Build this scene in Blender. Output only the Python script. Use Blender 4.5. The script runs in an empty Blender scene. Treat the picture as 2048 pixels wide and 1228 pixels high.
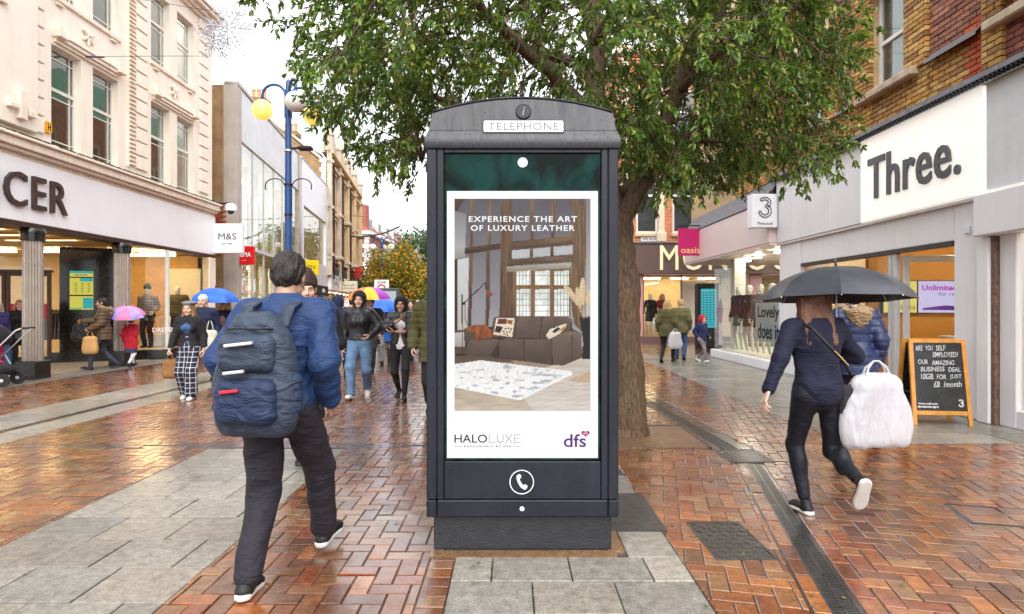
import bpy, bmesh, math, random
import numpy as np
from mathutils import Matrix, Vector
random.seed(11)
rng = np.random.default_rng(11)
S = bpy.context.scene
PI = math.pi

# ------------------------------------------------------------------ camera
CAMH = 1.42
cam_data = bpy.data.cameras.new('camera')
cam = bpy.data.objects.new('camera', cam_data)
S.collection.objects.link(cam)
cam.location = (0, 0, CAMH)
cam.rotation_euler = (PI / 2, 0, 0)
cam_data.sensor_width = 36.0
cam_data.lens = 36.0 * 1200 / 2048
cam_data.clip_start = 0.05
cam_data.clip_end = 3000
S.camera = cam

# ------------------------------------------------------------------ overcast sky, one soft sun
SUN_EL, SUN_AZ = math.radians(46), math.radians(172)      # azimuth clockwise from +Y
world = bpy.data.worlds.new('World')
S.world = world
world.use_nodes = True
wt = world.node_tree
wt.nodes.clear()
w_out = wt.nodes.new('ShaderNodeOutputWorld')
w_bg = wt.nodes.new('ShaderNodeBackground')
w_sky = wt.nodes.new('ShaderNodeTexSky')
w_sky.sky_type = 'NISHITA'
w_sky.sun_disc = False
w_sky.sun_elevation = SUN_EL
w_sky.sun_rotation = SUN_AZ
w_sky.dust_density = 4.0
w_hs = wt.nodes.new('ShaderNodeHueSaturation')
w_hs.inputs['Saturation'].default_value = 0.25
w_mix = wt.nodes.new('ShaderNodeMix')
w_mix.data_type = 'RGBA'
w_mix.inputs['Factor'].default_value = 0.8               # cloud cover
w_cloud = wt.nodes.new('ShaderNodeTexNoise')
w_cloud.inputs['Scale'].default_value = 2.2
w_cloud.inputs['Detail'].default_value = 5
w_ramp = wt.nodes.new('ShaderNodeValToRGB')
w_ramp.color_ramp.elements[0].position = 0.25
w_ramp.color_ramp.elements[0].color = (6.3, 6.55, 6.9, 1)
w_ramp.color_ramp.elements[1].position = 0.75
w_ramp.color_ramp.elements[1].color = (7.6, 7.75, 7.95, 1)
w_tc = wt.nodes.new('ShaderNodeTexCoord')
wt.links.new(w_tc.outputs['Generated'], w_cloud.inputs['Vector'])
wt.links.new(w_cloud.outputs['Fac'], w_ramp.inputs['Fac'])
wt.links.new(w_sky.outputs['Color'], w_hs.inputs['Color'])
wt.links.new(w_hs.outputs['Color'], w_mix.inputs['A'])
wt.links.new(w_ramp.outputs['Color'], w_mix.inputs['B'])
wt.links.new(w_mix.outputs['Result'], w_bg.inputs['Color'])
w_bg.inputs['Strength'].default_value = 0.12
wt.links.new(w_bg.outputs['Background'], w_out.inputs['Surface'])

sun_d = bpy.data.lights.new('sun', 'SUN')
sun_d.energy = 1.5
sun_d.angle = math.radians(60)
sun_d.color = (1.0, 0.96, 0.9)
sun = bpy.data.objects.new('sun', sun_d)
S.collection.objects.link(sun)
_sd = Vector((math.sin(SUN_AZ) * math.cos(SUN_EL), math.cos(SUN_AZ) * math.cos(SUN_EL), math.sin(SUN_EL)))
sun.rotation_euler = _sd.to_track_quat('Z', 'Y').to_euler()
sun.location = (0, -5, 20)

vs = S.view_settings
vs.view_transform = 'Standard'
vs.look = 'None'
vs.gamma = 1.0
vs.use_curve_mapping = False
EXPO = 1.25
vs.exposure = EXPO
cy = S.cycles
cy.use_denoising = True
cy.max_bounces = 7
cy.diffuse_bounces = 3
cy.glossy_bounces = 4
cy.transmission_bounces = 4
cy.transparent_max_bounces = 24
cy.caustics_reflective = False
cy.caustics_refractive = False
cy.sample_clamp_indirect = 4.0
cy.blur_glossy = 0.5
cy.use_adaptive_sampling = True
cy.adaptive_threshold = 0.015

# ------------------------------------------------------------------ small helpers
def L1(c):
    c = c / 255.0
    return c / 12.92 if c <= 0.04045 else ((c + 0.055) / 1.055) ** 2.4
def RGB(r, g, b):
    return (L1(r), L1(g), L1(b))
def px(x, y, Y):
    """point at depth Y that the photograph shows at pixel x, y (used once, to read real positions)"""
    return Vector(((x - 1024) / 1200 * Y, Y, CAMH - (y - 614) / 1200 * Y))
def gp(x, y):
    Y = 1704.0 / (y - 614)
    return Vector(((x - 1024) / 1200 * Y, Y, 0))

COL = S.collection
def link(o, parent=None, world=False):
    COL.objects.link(o)
    if parent is not None:
        o.parent = parent
        if world:
            o.matrix_parent_inverse = parent.matrix_basis.inverted()
    return o
def tag(o, label=None, cat=None, group=None, kind=None):
    if label: o['label'] = label
    if cat: o['category'] = cat
    if group: o['group'] = group
    if kind: o['kind'] = kind
    return o
def thing(name, label, cat, loc=(0, 0, 0), rz=0.0, group=None):
    o = bpy.data.objects.new(name, None)
    o.empty_display_size = 0.1
    COL.objects.link(o)
    o.location = loc
    o.rotation_euler = (0, 0, rz)
    tag(o, label, cat, group)
    return o
def copy_tree(o, parent=None):
    c = o.copy()
    COL.objects.link(c)
    c.parent = parent
    if parent is not None:
        c.matrix_parent_inverse = o.matrix_parent_inverse.copy()
    for ch in o.children:
        copy_tree(ch, c)
    return c

class MB:
    """collects faces for ONE mesh"""
    def __init__(s, M=None):
        s.v = []; s.f = []; s.c = []; s.M = M; s.hasc = False
    def add(s, verts, faces, M=None, col=None):
        M = M if M is not None else s.M
        b = len(s.v)
        if M is not None:
            verts = [M @ Vector(p) for p in verts]
            if M.to_3x3().determinant() < 0:
                faces = [tuple(reversed(f)) for f in faces]
        s.v.extend([tuple(p) for p in verts])
        s.f.extend([tuple(i + b for i in f) for f in faces])
        if col is not None: s.hasc = True
        s.c.extend([col] * len(faces))
        return s
    def box(s, x0, x1, y0, y1, z0, z1, M=None, col=None):
        v = [(x0, y0, z0), (x1, y0, z0), (x1, y1, z0), (x0, y1, z0), (x0, y0, z1), (x1, y0, z1), (x1, y1, z1), (x0, y1, z1)]
        f = [(0, 3, 2, 1), (4, 5, 6, 7), (0, 1, 5, 4), (1, 2, 6, 5), (2, 3, 7, 6), (3, 0, 4, 7)]
        return s.add(v, f, M, col)
    def bbox(s, x0, x1, y0, y1, z0, z1, b=0.01, M=None, col=None):
        """box with chamfered edges"""
        b = min(b, (x1 - x0) * .45, (y1 - y0) * .45, (z1 - z0) * .45)
        bm = bmesh.new()
        bmesh.ops.create_cube(bm, size=1)
        for v in bm.verts:
            v.co = ((x0 + x1) / 2 + v.co.x * (x1 - x0), (y0 + y1) / 2 + v.co.y * (y1 - y0), (z0 + z1) / 2 + v.co.z * (z1 - z0))
        bmesh.ops.bevel(bm, geom=bm.edges[:], offset=b, segments=1, affect='EDGES')
        bm.verts.index_update()
        s.add([tuple(v.co) for v in bm.verts], [tuple(v.index for v in f.verts) for f in bm.faces], M, col)
        bm.free()
        return s
    def prism(s, poly, h0, h1, M=None, col=None):
        """polygon in local xy, extruded along local z from h0 to h1"""
        n = len(poly)
        a = sum(poly[i][0] * poly[(i + 1) % n][1] - poly[(i + 1) % n][0] * poly[i][1] for i in range(n))
        if a < 0: poly = poly[::-1]
        v = [(p[0], p[1], h0) for p in poly] + [(p[0], p[1], h1) for p in poly]
        f = [tuple(range(n - 1, -1, -1)), tuple(range(n, 2 * n))]
        f += [(i, (i + 1) % n, n + (i + 1) % n, n + i) for i in range(n)]
        return s.add(v, f, M, col)
    def lathe(s, prof, n=16, M=None, col=None, cap=True):
        """profile [(r, z)] about local z"""
        v = []; f = []
        for r, z in prof:
            for i in range(n):
                a = 2 * PI * i / n
                v.append((r * math.cos(a), r * math.sin(a), z))
        m = len(prof)
        for j in range(m - 1):
            for i in range(n):
                i2 = (i + 1) % n
                f.append((j * n + i, j * n + i2, (j + 1) * n + i2, (j + 1) * n + i))
        if cap:
            f.append(tuple(range(n - 1, -1, -1)))
            f.append(tuple((m - 1) * n + i for i in range(n)))
        return s.add(v, f, M, col)
    def cyl(s, a, b, r0, r1=None, n=10, M=None, col=None):
        return s.tube([a, b], [r0, r0 if r1 is None else r1], n, M, col)
    def tube(s, pts, rad, n=8, M=None, col=None, closed=False):
        pts = [Vector(p) for p in pts]
        if not hasattr(rad, '__len__'): rad = [rad] * len(pts)
        v = []; f = []
        up = None
        m = len(pts)
        for j, p in enumerate(pts):
            if closed: t = pts[(j + 1) % m] - pts[j - 1]
            else: t = pts[min(j + 1, m - 1)] - pts[max(j - 1, 0)]
            if t.length < 1e-9: t = Vector((0, 0, 1))
            t.normalize()
            if up is None:
                up = Vector((0, 0, 1)) if abs(t.z) < .9 else Vector((1, 0, 0))
            a = up.cross(t)
            if a.length < 1e-6: a = Vector((1, 0, 0)).cross(t)
            a.normalize()
            b = t.cross(a)
            up = b
            for i in range(n):
                th = 2 * PI * i / n
                v.append(p + (a * math.cos(th) + b * math.sin(th)) * rad[j])
        for j in range(m if closed else m - 1):
            j2 = (j + 1) % m
            for i in range(n):
                i2 = (i + 1) % n
                f.append((j * n + i, j * n + i2, j2 * n + i2, j2 * n + i))
        if not closed:
            f.append(tuple(range(n - 1, -1, -1)))
            f.append(tuple((m - 1) * n + i for i in range(n)))
        return s.add(v, f, M, col)
    def ball(s, c, r, n=16, m=10, M=None, col=None):
        if not hasattr(r, '__len__'): r = (r, r, r)
        v = [(c[0], c[1], c[2] - r[2])]
        for j in range(1, m):
            ph = -PI / 2 + PI * j / m
            for i in range(n):
                a = 2 * PI * i / n
                v.append((c[0] + r[0] * math.cos(ph) * math.cos(a), c[1] + r[1] * math.cos(ph) * math.sin(a), c[2] + r[2] * math.sin(ph)))
        v.append((c[0], c[1], c[2] + r[2]))
        f = []
        for i in range(n):
            f.append((0, 1 + (i + 1) % n, 1 + i))
            f.append((len(v) - 1, 1 + (m - 2) * n + i, 1 + (m - 2) * n + (i + 1) % n))
        for j in range(m - 2):
            for i in range(n):
                i2 = (i + 1) % n
                f.append((1 + j * n + i, 1 + j * n + i2, 1 + (j + 1) * n + i2, 1 + (j + 1) * n + i))
        return s.add(v, f, M, col)
    def mesh(s, name, mat=None, smooth=False):
        me = bpy.data.meshes.new(name)
        me.from_pydata(s.v, [], s.f)
        if s.hasc:
            at = me.color_attributes.new('Col', 'FLOAT_COLOR', 'CORNER')
            arr = []
            for f, c in zip(s.f, s.c):
                c = c or (.5, .5, .5)
                arr.extend([c[0], c[1], c[2], 1.0] * len(f))
            at.data.foreach_set('color', arr)
        if mat: me.materials.append(mat)
        if smooth:
            me.polygons.foreach_set('use_smooth', [True] * len(me.polygons))
            if smooth is not True:
                me.set_sharp_from_angle(angle=math.radians(smooth))
        return me
    def build(s, name, mat, parent=None, smooth=False, world=False):
        o = bpy.data.objects.new(name, s.mesh(name, mat, smooth))
        return link(o, parent, world)

def np_mesh(name, verts, faces, mat=None, vcol=None, smooth=True):
    """verts (n,3), faces (m,3 or 4) arrays, vcol per vertex"""
    me = bpy.data.meshes.new(name)
    verts = np.asarray(verts, np.float32); faces = np.asarray(faces, np.int32)
    k = faces.shape[1]
    me.vertices.add(len(verts)); me.vertices.foreach_set('co', verts.ravel())
    me.loops.add(faces.size); me.loops.foreach_set('vertex_index', faces.ravel())
    me.polygons.add(len(faces))
    me.polygons.foreach_set('loop_start', np.arange(0, faces.size, k, dtype=np.int32))
    me.polygons.foreach_set('loop_total', np.full(len(faces), k, np.int32))
    if smooth: me.polygons.foreach_set('use_smooth', np.ones(len(faces), bool))
    me.update(calc_edges=True)
    if vcol is not None:
        at = me.color_attributes.new('Col', 'FLOAT_COLOR', 'POINT')
        c = np.ones((len(verts), 4), np.float32); c[:, :3] = vcol
        at.data.foreach_set('color', c.ravel())
    if mat: me.materials.append(mat)
    return me

def text_geo(s, size=1.0, ext=0.0, bold=0.0, spacing=1.0, shear=0.0, align='CENTER', res=3):
    cu = bpy.data.curves.new('lettering', 'FONT')
    cu.body = s; cu.size = size; cu.extrude = ext; cu.offset = bold
    cu.space_character = spacing; cu.shear = shear; cu.align_x = align; cu.resolution_u = res
    o = bpy.data.objects.new('lettering', cu)
    me = o.to_mesh()
    v = [tuple(p.co) for p in me.vertices]
    f = [tuple(p.vertices) for p in me.polygons]
    o.to_mesh_clear()
    bpy.data.objects.remove(o); bpy.data.curves.remove(cu)
    return v, f
def text_fit(s, width, M, ext=0.01, height=None, **kw):
    """lettering whose width is set in metres, (optionally) cap height too, centred on the local origin of M"""
    v, f = text_geo(s, 1.0, 0.0, **kw)
    xs = [p[0] for p in v]; ys = [p[1] for p in v]
    sx = width / max(1e-6, max(xs) - min(xs))
    sy = sx if height is None else height / (max(ys) - min(ys))
    cx = (max(xs) + min(xs)) / 2; cyy = (max(ys) + min(ys)) / 2
    v2 = [((p[0] - cx) * sx, (p[1] - cyy) * sy, 0) for p in v]
    if ext <= 0:
        m = MB(); m.add(v2, f, M); return m
    # extrude: front faces plus side walls from boundary edges
    n = len(v2)
    vv = [(p[0], p[1], ext) for p in v2] + [(p[0], p[1], 0) for p in v2]
    cnt = {}
    for fc in f:
        for i in range(len(fc)):
            a, b = fc[i], fc[(i + 1) % len(fc)]
            cnt[(a, b)] = 1
    ff = list(f)
    for (a, b) in cnt:
        if (b, a) not in cnt: ff.append((b, a, a + n, b + n))
    m = MB(); m.add(vv, ff, M)
    return m

def frame(origin, right, up, normal):
    M = Matrix.Identity(4)
    for i, d in enumerate((right, up, normal)):
        d = Vector(d).normalized()
        M[0][i], M[1][i], M[2][i] = d
    M[0][3], M[1][3], M[2][3] = origin
    return M
def facing(p, d=(0, -1, 0)):
    """text frame at p whose normal is the horizontal direction d"""
    n = Vector(d).normalized()
    r = Vector((0, 0, 1)).cross(n)
    return frame(p, r, (0, 0, 1), n)
def facade(origin, along, out):
    """frame for facades: local x along the wall, y outwards, z up"""
    return frame(origin, along, out, (0, 0, 1))

# ------------------------------------------------------------------ materials
class NT:
    def __init__(s, name):
        s.m = bpy.data.materials.new(name); s.m.use_nodes = True
        s.t = s.m.node_tree; s.t.nodes.clear()
        s.out = s.t.nodes.new('ShaderNodeOutputMaterial')
    def n(s, typ, ins=None, **props):
        nd = s.t.nodes.new(typ)
        for k, v in props.items(): setattr(nd, k, v)
        for k, v in (ins or {}).items():
            sk = nd.inputs[k]
            if isinstance(v, bpy.types.NodeSocket): s.t.links.new(v, sk)
            else: sk.default_value = v
        return nd
    def pos(s): return s.n('ShaderNodeNewGeometry').outputs['Position']
    def obj(s): return s.n('ShaderNodeTexCoord').outputs['Object']
    def noise(s, vec, scale, detail=3, rough=.55, dist=0):
        return s.n('ShaderNodeTexNoise', {'Vector': vec, 'Scale': scale, 'Detail': detail, 'Roughness': rough, 'Distortion': dist}).outputs['Fac']
    def mapr(s, val, a, b, c, d):
        return s.n('ShaderNodeMapRange', {'Value': val, 'From Min': a, 'From Max': b, 'To Min': c, 'To Max': d}).outputs['Result']
    def math(s, op, a, b=0.0):
        return s.n('ShaderNodeMath', {0: a, 1: b}, operation=op).outputs[0]
    def mix(s, f, a, b, blend='MIX'):
        nd = s.n('ShaderNodeMix', data_type='RGBA', blend_type=blend)
        for k, v in ((0, f), (6, a), (7, b)):
            if isinstance(v, bpy.types.NodeSocket): s.t.links.new(v, nd.inputs[k])
            else: nd.inputs[k].default_value = v if k == 0 else (tuple(v) + (1,))[:4]
        return nd.outputs[2]
    def scalev(s, vec, sc):
        return s.n('ShaderNodeVectorMath', {0: vec, 1: sc}, operation='MULTIPLY').outputs[0]
    def bump(s, h, st=.3, dist=.01):
        return s.n('ShaderNodeBump', {'Height': h, 'Strength': st, 'Distance': dist}).outputs['Normal']
    def attr(s, name='Col'):
        return s.n('ShaderNodeAttribute', attribute_name=name).outputs['Color']
    def done(s, sh):
        s.t.links.new(sh, s.out.inputs['Surface']); return s.m
    def bsdf(s, **ins):
        mp = {}
        for k, v in ins.items():
            if isinstance(v, tuple) and len(v) == 3 and k != 'Subsurface_Radius': v = v + (1,)
            mp[k.replace('_', ' ')] = v
        return s.n('ShaderNodeBsdfPrincipled', mp).outputs['BSDF']

_mats = {}
def mat(name, col=(.5, .5, .5), rough=.5, metal=0.0, var=.12, vs=6.0, bump=0.0, bs=60.0, coat=0.0, vcol=False,
        em=None, es=0.0, streak=0.0, sheen=0.0, spec=.5, spots=0.0):
    """general material: base colour with soft mottling, optional vertical weather streaks and fine relief"""
    if name in _mats: return _mats[name]
    t = NT(name)
    p = t.pos()
    c = t.attr() if vcol else None
    if c is None:
        c = t.n('ShaderNodeRGB').outputs[0]; c.default_value = tuple(col) + (1,)
    f = t.mapr(t.noise(p, vs, 5), .3, .7, 1 - var, 1 + var)
    cc = t.n('ShaderNodeVectorMath', {0: c, 'Scale': f}, operation='SCALE').outputs[0]
    if streak:
        sf = t.noise(t.scalev(p, (9, 9, .7)), 1.0, 4, .6)
        cc = t.mix(t.mapr(sf, .45, .75, 0, streak), cc, (.09, .075, .055))
    if spots:
        sf = t.noise(p, 3.0, 6, .7)
        cc = t.mix(t.mapr(sf, .55, .75, 0, spots), cc, (.12, .09, .06))
    rr = t.mapr(t.noise(p, vs * 2.3, 3), .3, .7, max(0.02, rough - .08), min(1, rough + .08))
    kw = dict(Base_Color=cc, Roughness=rr, Metallic=metal, Specular_IOR_Level=spec)
    if bump: kw['Normal'] = t.bump(t.noise(p, bs, 4), bump, .02)
    if coat: kw['Coat_Weight'] = coat; kw['Coat_Roughness'] = .06
    if sheen: kw['Sheen_Weight'] = sheen; kw['Sheen_Roughness'] = .5
    if em is not None:
        kw['Emission_Color'] = tuple(em) ; kw['Emission_Strength'] = es
    _mats[name] = t.done(t.bsdf(**kw))
    return _mats[name]

def glass_mat(name, tint=(.93, .96, .95), refl=1.0, base=0.04, rough=.015, drops=False):
    if name in _mats: return _mats[name]
    t = NT(name)
    tr = t.n('ShaderNodeBsdfTransparent', {'Color': tuple(tint) + (1,)}).outputs[0]
    kw = {'Color': (1, 1, 1, 1), 'Roughness': rough}
    nrm = t.bump(t.noise(t.pos(), 1.3, 2), .02, .05)
    kw['Normal'] = nrm
    gl = t.n('ShaderNodeBsdfAnisotropic', kw).outputs[0]
    fr = t.n('ShaderNodeFresnel', {'IOR': 1.5}).outputs[0]
    fac = t.math('MINIMUM', t.math('ADD', t.math('MULTIPLY', fr, refl), base), 1.0)
    sh = t.n('ShaderNodeMixShader', {0: fac, 1: tr, 2: gl}).outputs[0]
    _mats[name] = t.done(sh)
    return _mats[name]

def emit(name, col, st, var=0.0):
    """a lamp, screen or lit panel"""
    if name in _mats: return _mats[name]
    t = NT(name)
    _mats[name] = t.done(t.bsdf(Base_Color=(.8, .8, .8), Roughness=.4, Emission_Color=tuple(col), Emission_Strength=st))
    return _mats[name]

# ================================================================== THE GROUND: wet brick and granite paving
def wet_mat(name, vcol=True, col=None, grain=1.0, wet=1.0, rbase=.36, tex=None):
    """rain-wet paving: own colour below, a broken film of water (coat) on top"""
    t = NT(name)
    p = t.pos()
    c = t.attr() if vcol else None
    if tex: c, jn = tex(t, p)
    elif c is None:
        c = t.n('ShaderNodeRGB').outputs[0]; c.default_value = tuple(col) + (1,)
    fine = t.noise(p, 190, 3, .65)
    mid = t.noise(p, 17, 4, .6)
    g = t.mapr(fine, .3, .7, 1 - .33 * grain, 1 + .33 * grain)
    c = t.n('ShaderNodeVectorMath', {0: c, 'Scale': g}, operation='SCALE').outputs[0]
    c = t.n('ShaderNodeVectorMath', {0: c, 'Scale': t.mapr(mid, .3, .7, .68, 1.3)}, operation='SCALE').outputs[0]
    c = t.n('ShaderNodeVectorMath', {0: c, 'Scale': t.mapr(t.noise(p, 60, 5, .7), .3, .7, .7, 1.3)}, operation='SCALE').outputs[0]
    c = t.mix(t.mapr(t.noise(p, 95, 3, .7), .62, .74, 0, .35), c, (.42, .38, .33))          # pale worn grit
    c = t.n('ShaderNodeVectorMath', {0: c, 'Scale': t.mapr(t.noise(p, .8, 5, .65), .3, .7, .76, 1.26)}, operation='SCALE').outputs[0]
    # trodden gum and old stains
    vo = t.n('ShaderNodeTexVoronoi', {'Vector': p, 'Scale': 7.0, 'Randomness': 1.0})
    gum = t.math('MULTIPLY', t.mapr(vo.outputs['Distance'], .09, .13, 1, 0), t.math('GREATER_THAN', t.n('ShaderNodeSeparateColor', {0: vo.outputs['Color']}).outputs[0], .72))
    c = t.mix(t.math('MULTIPLY', gum, .45), c, (.05, .045, .04))
    c = t.mix(t.mapr(t.noise(p, 1.7, 6, .7, .5), .58, .72, 0, .45), c, (.06, .045, .032))
    # how much water stands: broad pools broken by the texture of the stone
    pool = t.noise(p, .55, 4, .6, .6)
    small = t.noise(p, 5.5, 5, .62)
    wsum = t.math('ADD', t.math('MULTIPLY', pool, .6), t.math('MULTIPLY', small, .4))
    w = t.mapr(wsum, .38, .52, .6 * wet, 1.0 * wet)
    c = t.n('ShaderNodeVectorMath', {0: c, 'Scale': t.mapr(w, 0, 1, .95, .62)}, operation='SCALE').outputs[0]
    rough = t.mapr(w, 0, 1, rbase + .12, rbase - .14)
    bmp = t.bump(t.math('ADD', fine, t.math('MULTIPLY', mid, 1.5)), .25 * grain, .004)
    cn = t.bump(t.math('ADD', t.noise(p, 9, 2), t.math('MULTIPLY', fine, .3)), .09, .012)
    sh = t.bsdf(Base_Color=c, Roughness=rough, Normal=bmp, Coat_Weight=w, Coat_Roughness=t.mapr(small, .43, .58, .24, .03), Coat_IOR=1.5,
                Coat_Normal=cn)
    return t.done(sh)

def far_tex(t, p):
    b = t.n('ShaderNodeTexBrick', {'Vector': p, 'Color1': RGB(150, 92, 62) + (1,), 'Color2': RGB(120, 72, 52) + (1,), 'Mortar': RGB(70, 56, 48) + (1,),
                                   'Scale': 1.0, 'Mortar Size': .006, 'Brick Width': .2, 'Row Height': .1})
    b.offset = .5
    return b.outputs['Color'], b.outputs['Fac']
M_PAVE = wet_mat('wet_brick_paving')
M_FARPAVE = wet_mat('wet_brick_paving_distant', vcol=False, tex=far_tex)
M_SLAB = wet_mat('wet_granite_slab', grain=1.1, wet=.5, rbase=.52)
M_BED = wet_mat('wet_sand_joint', vcol=False, col=RGB(74, 56, 44), wet=.9)

BRICKS = [RGB(*c) for c in ((152, 96, 54), (134, 80, 48), (162, 106, 62), (118, 78, 58), (150, 112, 84), (114, 72, 50), (146, 102, 70), (156, 92, 48), (132, 88, 60), (122, 80, 58), (140, 76, 44), (150, 112, 82))]
BRICKS = [(c[0] * 1.08, c[1] * .98, c[2] * .80) for c in BRICKS]
SLABS = [RGB(*c) for c in ((150, 144, 134), (142, 136, 127), (156, 150, 139), (137, 133, 126), (146, 138, 127))]

def clip_poly(poly, clip):
    """convex clip (both counter-clockwise)"""
    out = poly
    n = len(clip)
    for i in range(n):
        ax, ay = clip[i]; bx, by = clip[(i + 1) % n]
        nx, ny = -(by - ay), bx - ax
        inp = out; out = []
        if not inp: return []
        m = len(inp)
        for j in range(m):
            p, q = inp[j], inp[(j + 1) % m]
            dp = (p[0] - ax) * nx + (p[1] - ay) * ny
            dq = (q[0] - ax) * nx + (q[1] - ay) * ny
            if dp >= 0: out.append(p)
            if (dp > 0 > dq) or (dp < 0 < dq):
                u = dp / (dp - dq)
                out.append((p[0] + (q[0] - p[0]) * u, p[1] + (q[1] - p[1]) * u))
    # drop doubled points
    r = []
    for p in out:
        if not r or abs(p[0] - r[-1][0]) + abs(p[1] - r[-1][1]) > 1e-4: r.append(p)
    if len(r) > 1 and abs(r[0][0] - r[-1][0]) + abs(r[0][1] - r[-1][1]) < 1e-4: r.pop()
    return r
def area(p):
    return .5 * sum(p[i][0] * p[(i + 1) % len(p)][1] - p[(i + 1) % len(p)][0] * p[i][1] for i in range(len(p)))
def inset(poly, d):
    cx = sum(p[0] for p in poly) / len(poly); cyy = sum(p[1] for p in poly) / len(poly)
    n = len(poly); out = []
    for i in range(n):
        a, b, c = poly[i - 1], poly[i], poly[(i + 1) % n]
        e1 = Vector((b[0] - a[0], b[1] - a[1])).normalized(); e2 = Vector((c[0] - b[0], c[1] - b[1])).normalized()
        n1 = Vector((-e1.y, e1.x)); n2 = Vector((-e2.y, e2.x))
        m = n1 + n2
        if m.length < .2: out.append(b); continue
        k = d / max(.35, (1 + n1.dot(n2)) / 2) / 2
        out.append((b[0] + m.x * k, b[1] + m.y * k))
    return out
def block(mb, poly, col, joint=.0035, cham=.004, tilt=.006, dz=.0018, org=None):
    """one paving unit with recessed joint, chamfered arris and a slight tilt; top near z = 0"""
    p0 = inset(poly, joint); p1 = inset(poly, joint + cham)
    n = len(p0)
    cx = sum(p[0] for p in p0) / n; cyy = sum(p[1] for p in p0) / n
    tx, ty, h = random.gauss(0, tilt), random.gauss(0, tilt), random.gauss(0, dz)
    ox, oy = org or (0, 0)
    zt = lambda p: h + (p[0] - cx) * tx + (p[1] - cyy) * ty
    v = [(p[0] - ox, p[1] - oy, -.03) for p in p0] + [(p[0] - ox, p[1] - oy, zt(p) - cham * .8) for p in p0] + [(p[0] - ox, p[1] - oy, zt(p)) for p in p1]
    f = []
    for i in range(n):
        j = (i + 1) % n
        f.append((i, j, n + j, n + i)); f.append((n + i, n + j, 2 * n + j, 2 * n + i))
    f.append(tuple(range(2 * n, 3 * n)))
    mb.add(v, f, None, col)

UNITS = []          # (poly, kind, colour)
def rot2(p, a, o): 
    c, s = math.cos(a), math.sin(a)
    return (o[0] + c * p[0] - s * p[1], o[1] + s * p[0] + c * p[1])
def herring(zone, ang=0.0, org=(0, 0), a=.1025, pal=BRICKS, dark=1.0):
    if area(zone) < 0: zone = zone[::-1]
    inv = [(math.cos(-ang) * (p[0] - org[0]) - math.sin(-ang) * (p[1] - org[1]), math.sin(-ang) * (p[0] - org[0]) + math.cos(-ang) * (p[1] - org[1])) for p in zone]
    x0 = min(p[0] for p in inv) / a; x1 = max(p[0] for p in inv) / a
    y0 = min(p[1] for p in inv) / a; y1 = max(p[1] for p in inv) / a
    # lattice k(1,1) + l(2,-2)
    for l in range(int((x0 - y1) / 4) - 2, int((x1 - y0) / 4) + 3):
        for k in range(int((x0 + y0) / 2) - 3, int((x1 + y1) / 2) + 4):
            bx, by = k + 2 * l, k - 2 * l
            if bx < x0 - 3 or bx > x1 + 3 or by < y0 - 3 or by > y1 + 3: continue
            for r in ((bx, by, bx + 2, by + 1), (bx, by + 1, bx + 1, by + 3)):
                q = [(r[0] * a, r[1] * a), (r[2] * a, r[1] * a), (r[2] * a, r[3] * a), (r[0] * a, r[3] * a)]
                q = [rot2(p, ang, org) for p in q]
                q = clip_poly(q, zone)
                if len(q) >= 3 and area(q) > .0022:
                    c = random.choice(pal); m = random.uniform(.8, 1.18) * dark
                    UNITS.append((q, 'brick', tuple(v * m for v in c)))
def rows(zone_rect, du, dv, kind, pal, off=.5, along='x', jit=0.0):
    """running bond of slabs or bricks in an axis-aligned rectangle"""
    x0, x1, y0, y1 = zone_rect
    Z = [(x0, y0), (x1, y0), (x1, y1), (x0, y1)]
    i = 0
    if along == 'x':
        y = y0
        while y < y1 - .02:
            x = x0 - (off * du if i % 2 else 0)
            while x < x1 - .005:
                q = clip_poly([(x, y), (x + du, y), (x + du, y + dv), (x, y + dv)], Z)
                if len(q) >= 3 and area(q) > .001:
                    c = random.choice(pal); m = random.uniform(.88, 1.1)
                    UNITS.append((q, kind, tuple(v * m for v in c)))
                x += du
            y += dv; i += 1
    else:
        x = x0
        while x < x1 - .02:
            y = y0 - (off * dv if i % 2 else 0)
            while y < y1 - .005:
                q = clip_poly([(x, y), (x + du, y), (x + du, y + dv), (x, y + dv)], Z)
                if len(q) >= 3 and area(q) > .001:
                    c = random.choice(pal); m = random.uniform(.88, 1.1)
                    UNITS.append((q, kind, tuple(v * m for v in c)))
                y += dv
            x += du; i += 1
R = lambda x0, x1, y0, y1: [(x0, y0), (x1, y0), (x1, y1), (x0, y1)]
YF = 12.5        # beyond this the bricks are too small to tell apart
# left of the kiosk
rows((-3.04, -1.67, 2.1, 6.02), 1.37 / 3, .392, 'slab', SLABS, off=.42)
herring(R(-1.67, -.46, 2.1, 6.05))
rows((-.46, -.32, 2.1, 3.40), .14, .105, 'brick', BRICKS, off=0)
herring(R(-5.3, -3.04, 2.6, 6.05))
rows((-5.3, 2.02, 6.05, 6.27), .22, .11, 'brick', [RGB(96, 78, 68), RGB(112, 86, 70), RGB(104, 72, 56)], off=.5)
herring(R(-5.3, -.6, 6.27, YF))
herring(R(-.6, 1.95, 6.27, YF))
# granite strip with the slot drain
rows((-6.7, -5.87, 4.4, 16), .83, .6, 'slab', SLABS, off=0)
rows((-5.75, -5.3, 4.4, 16), .45, .6, 'slab', SLABS, off=0)
herring(R(-8.9, -6.7, 5.6, YF + .5))
rows((-9.75, -8.9, 7.5, 19), .425, .6, 'slab', SLABS, off=.5)
# kiosk pad and the ground behind the kiosk
rows((-.32, .95, 2.1, 3.405), 1.27 / 3, .335, 'slab', [tuple(v * 1.12 for v in c) for c in SLABS], off=.5)
rows((.66, .95, 3.405, 3.80), .29, .4, 'slab', SLABS, off=0)
rows((.66, .95, 4.56, 5.6), .29, .5, 'slab', SLABS, off=0)
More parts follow.
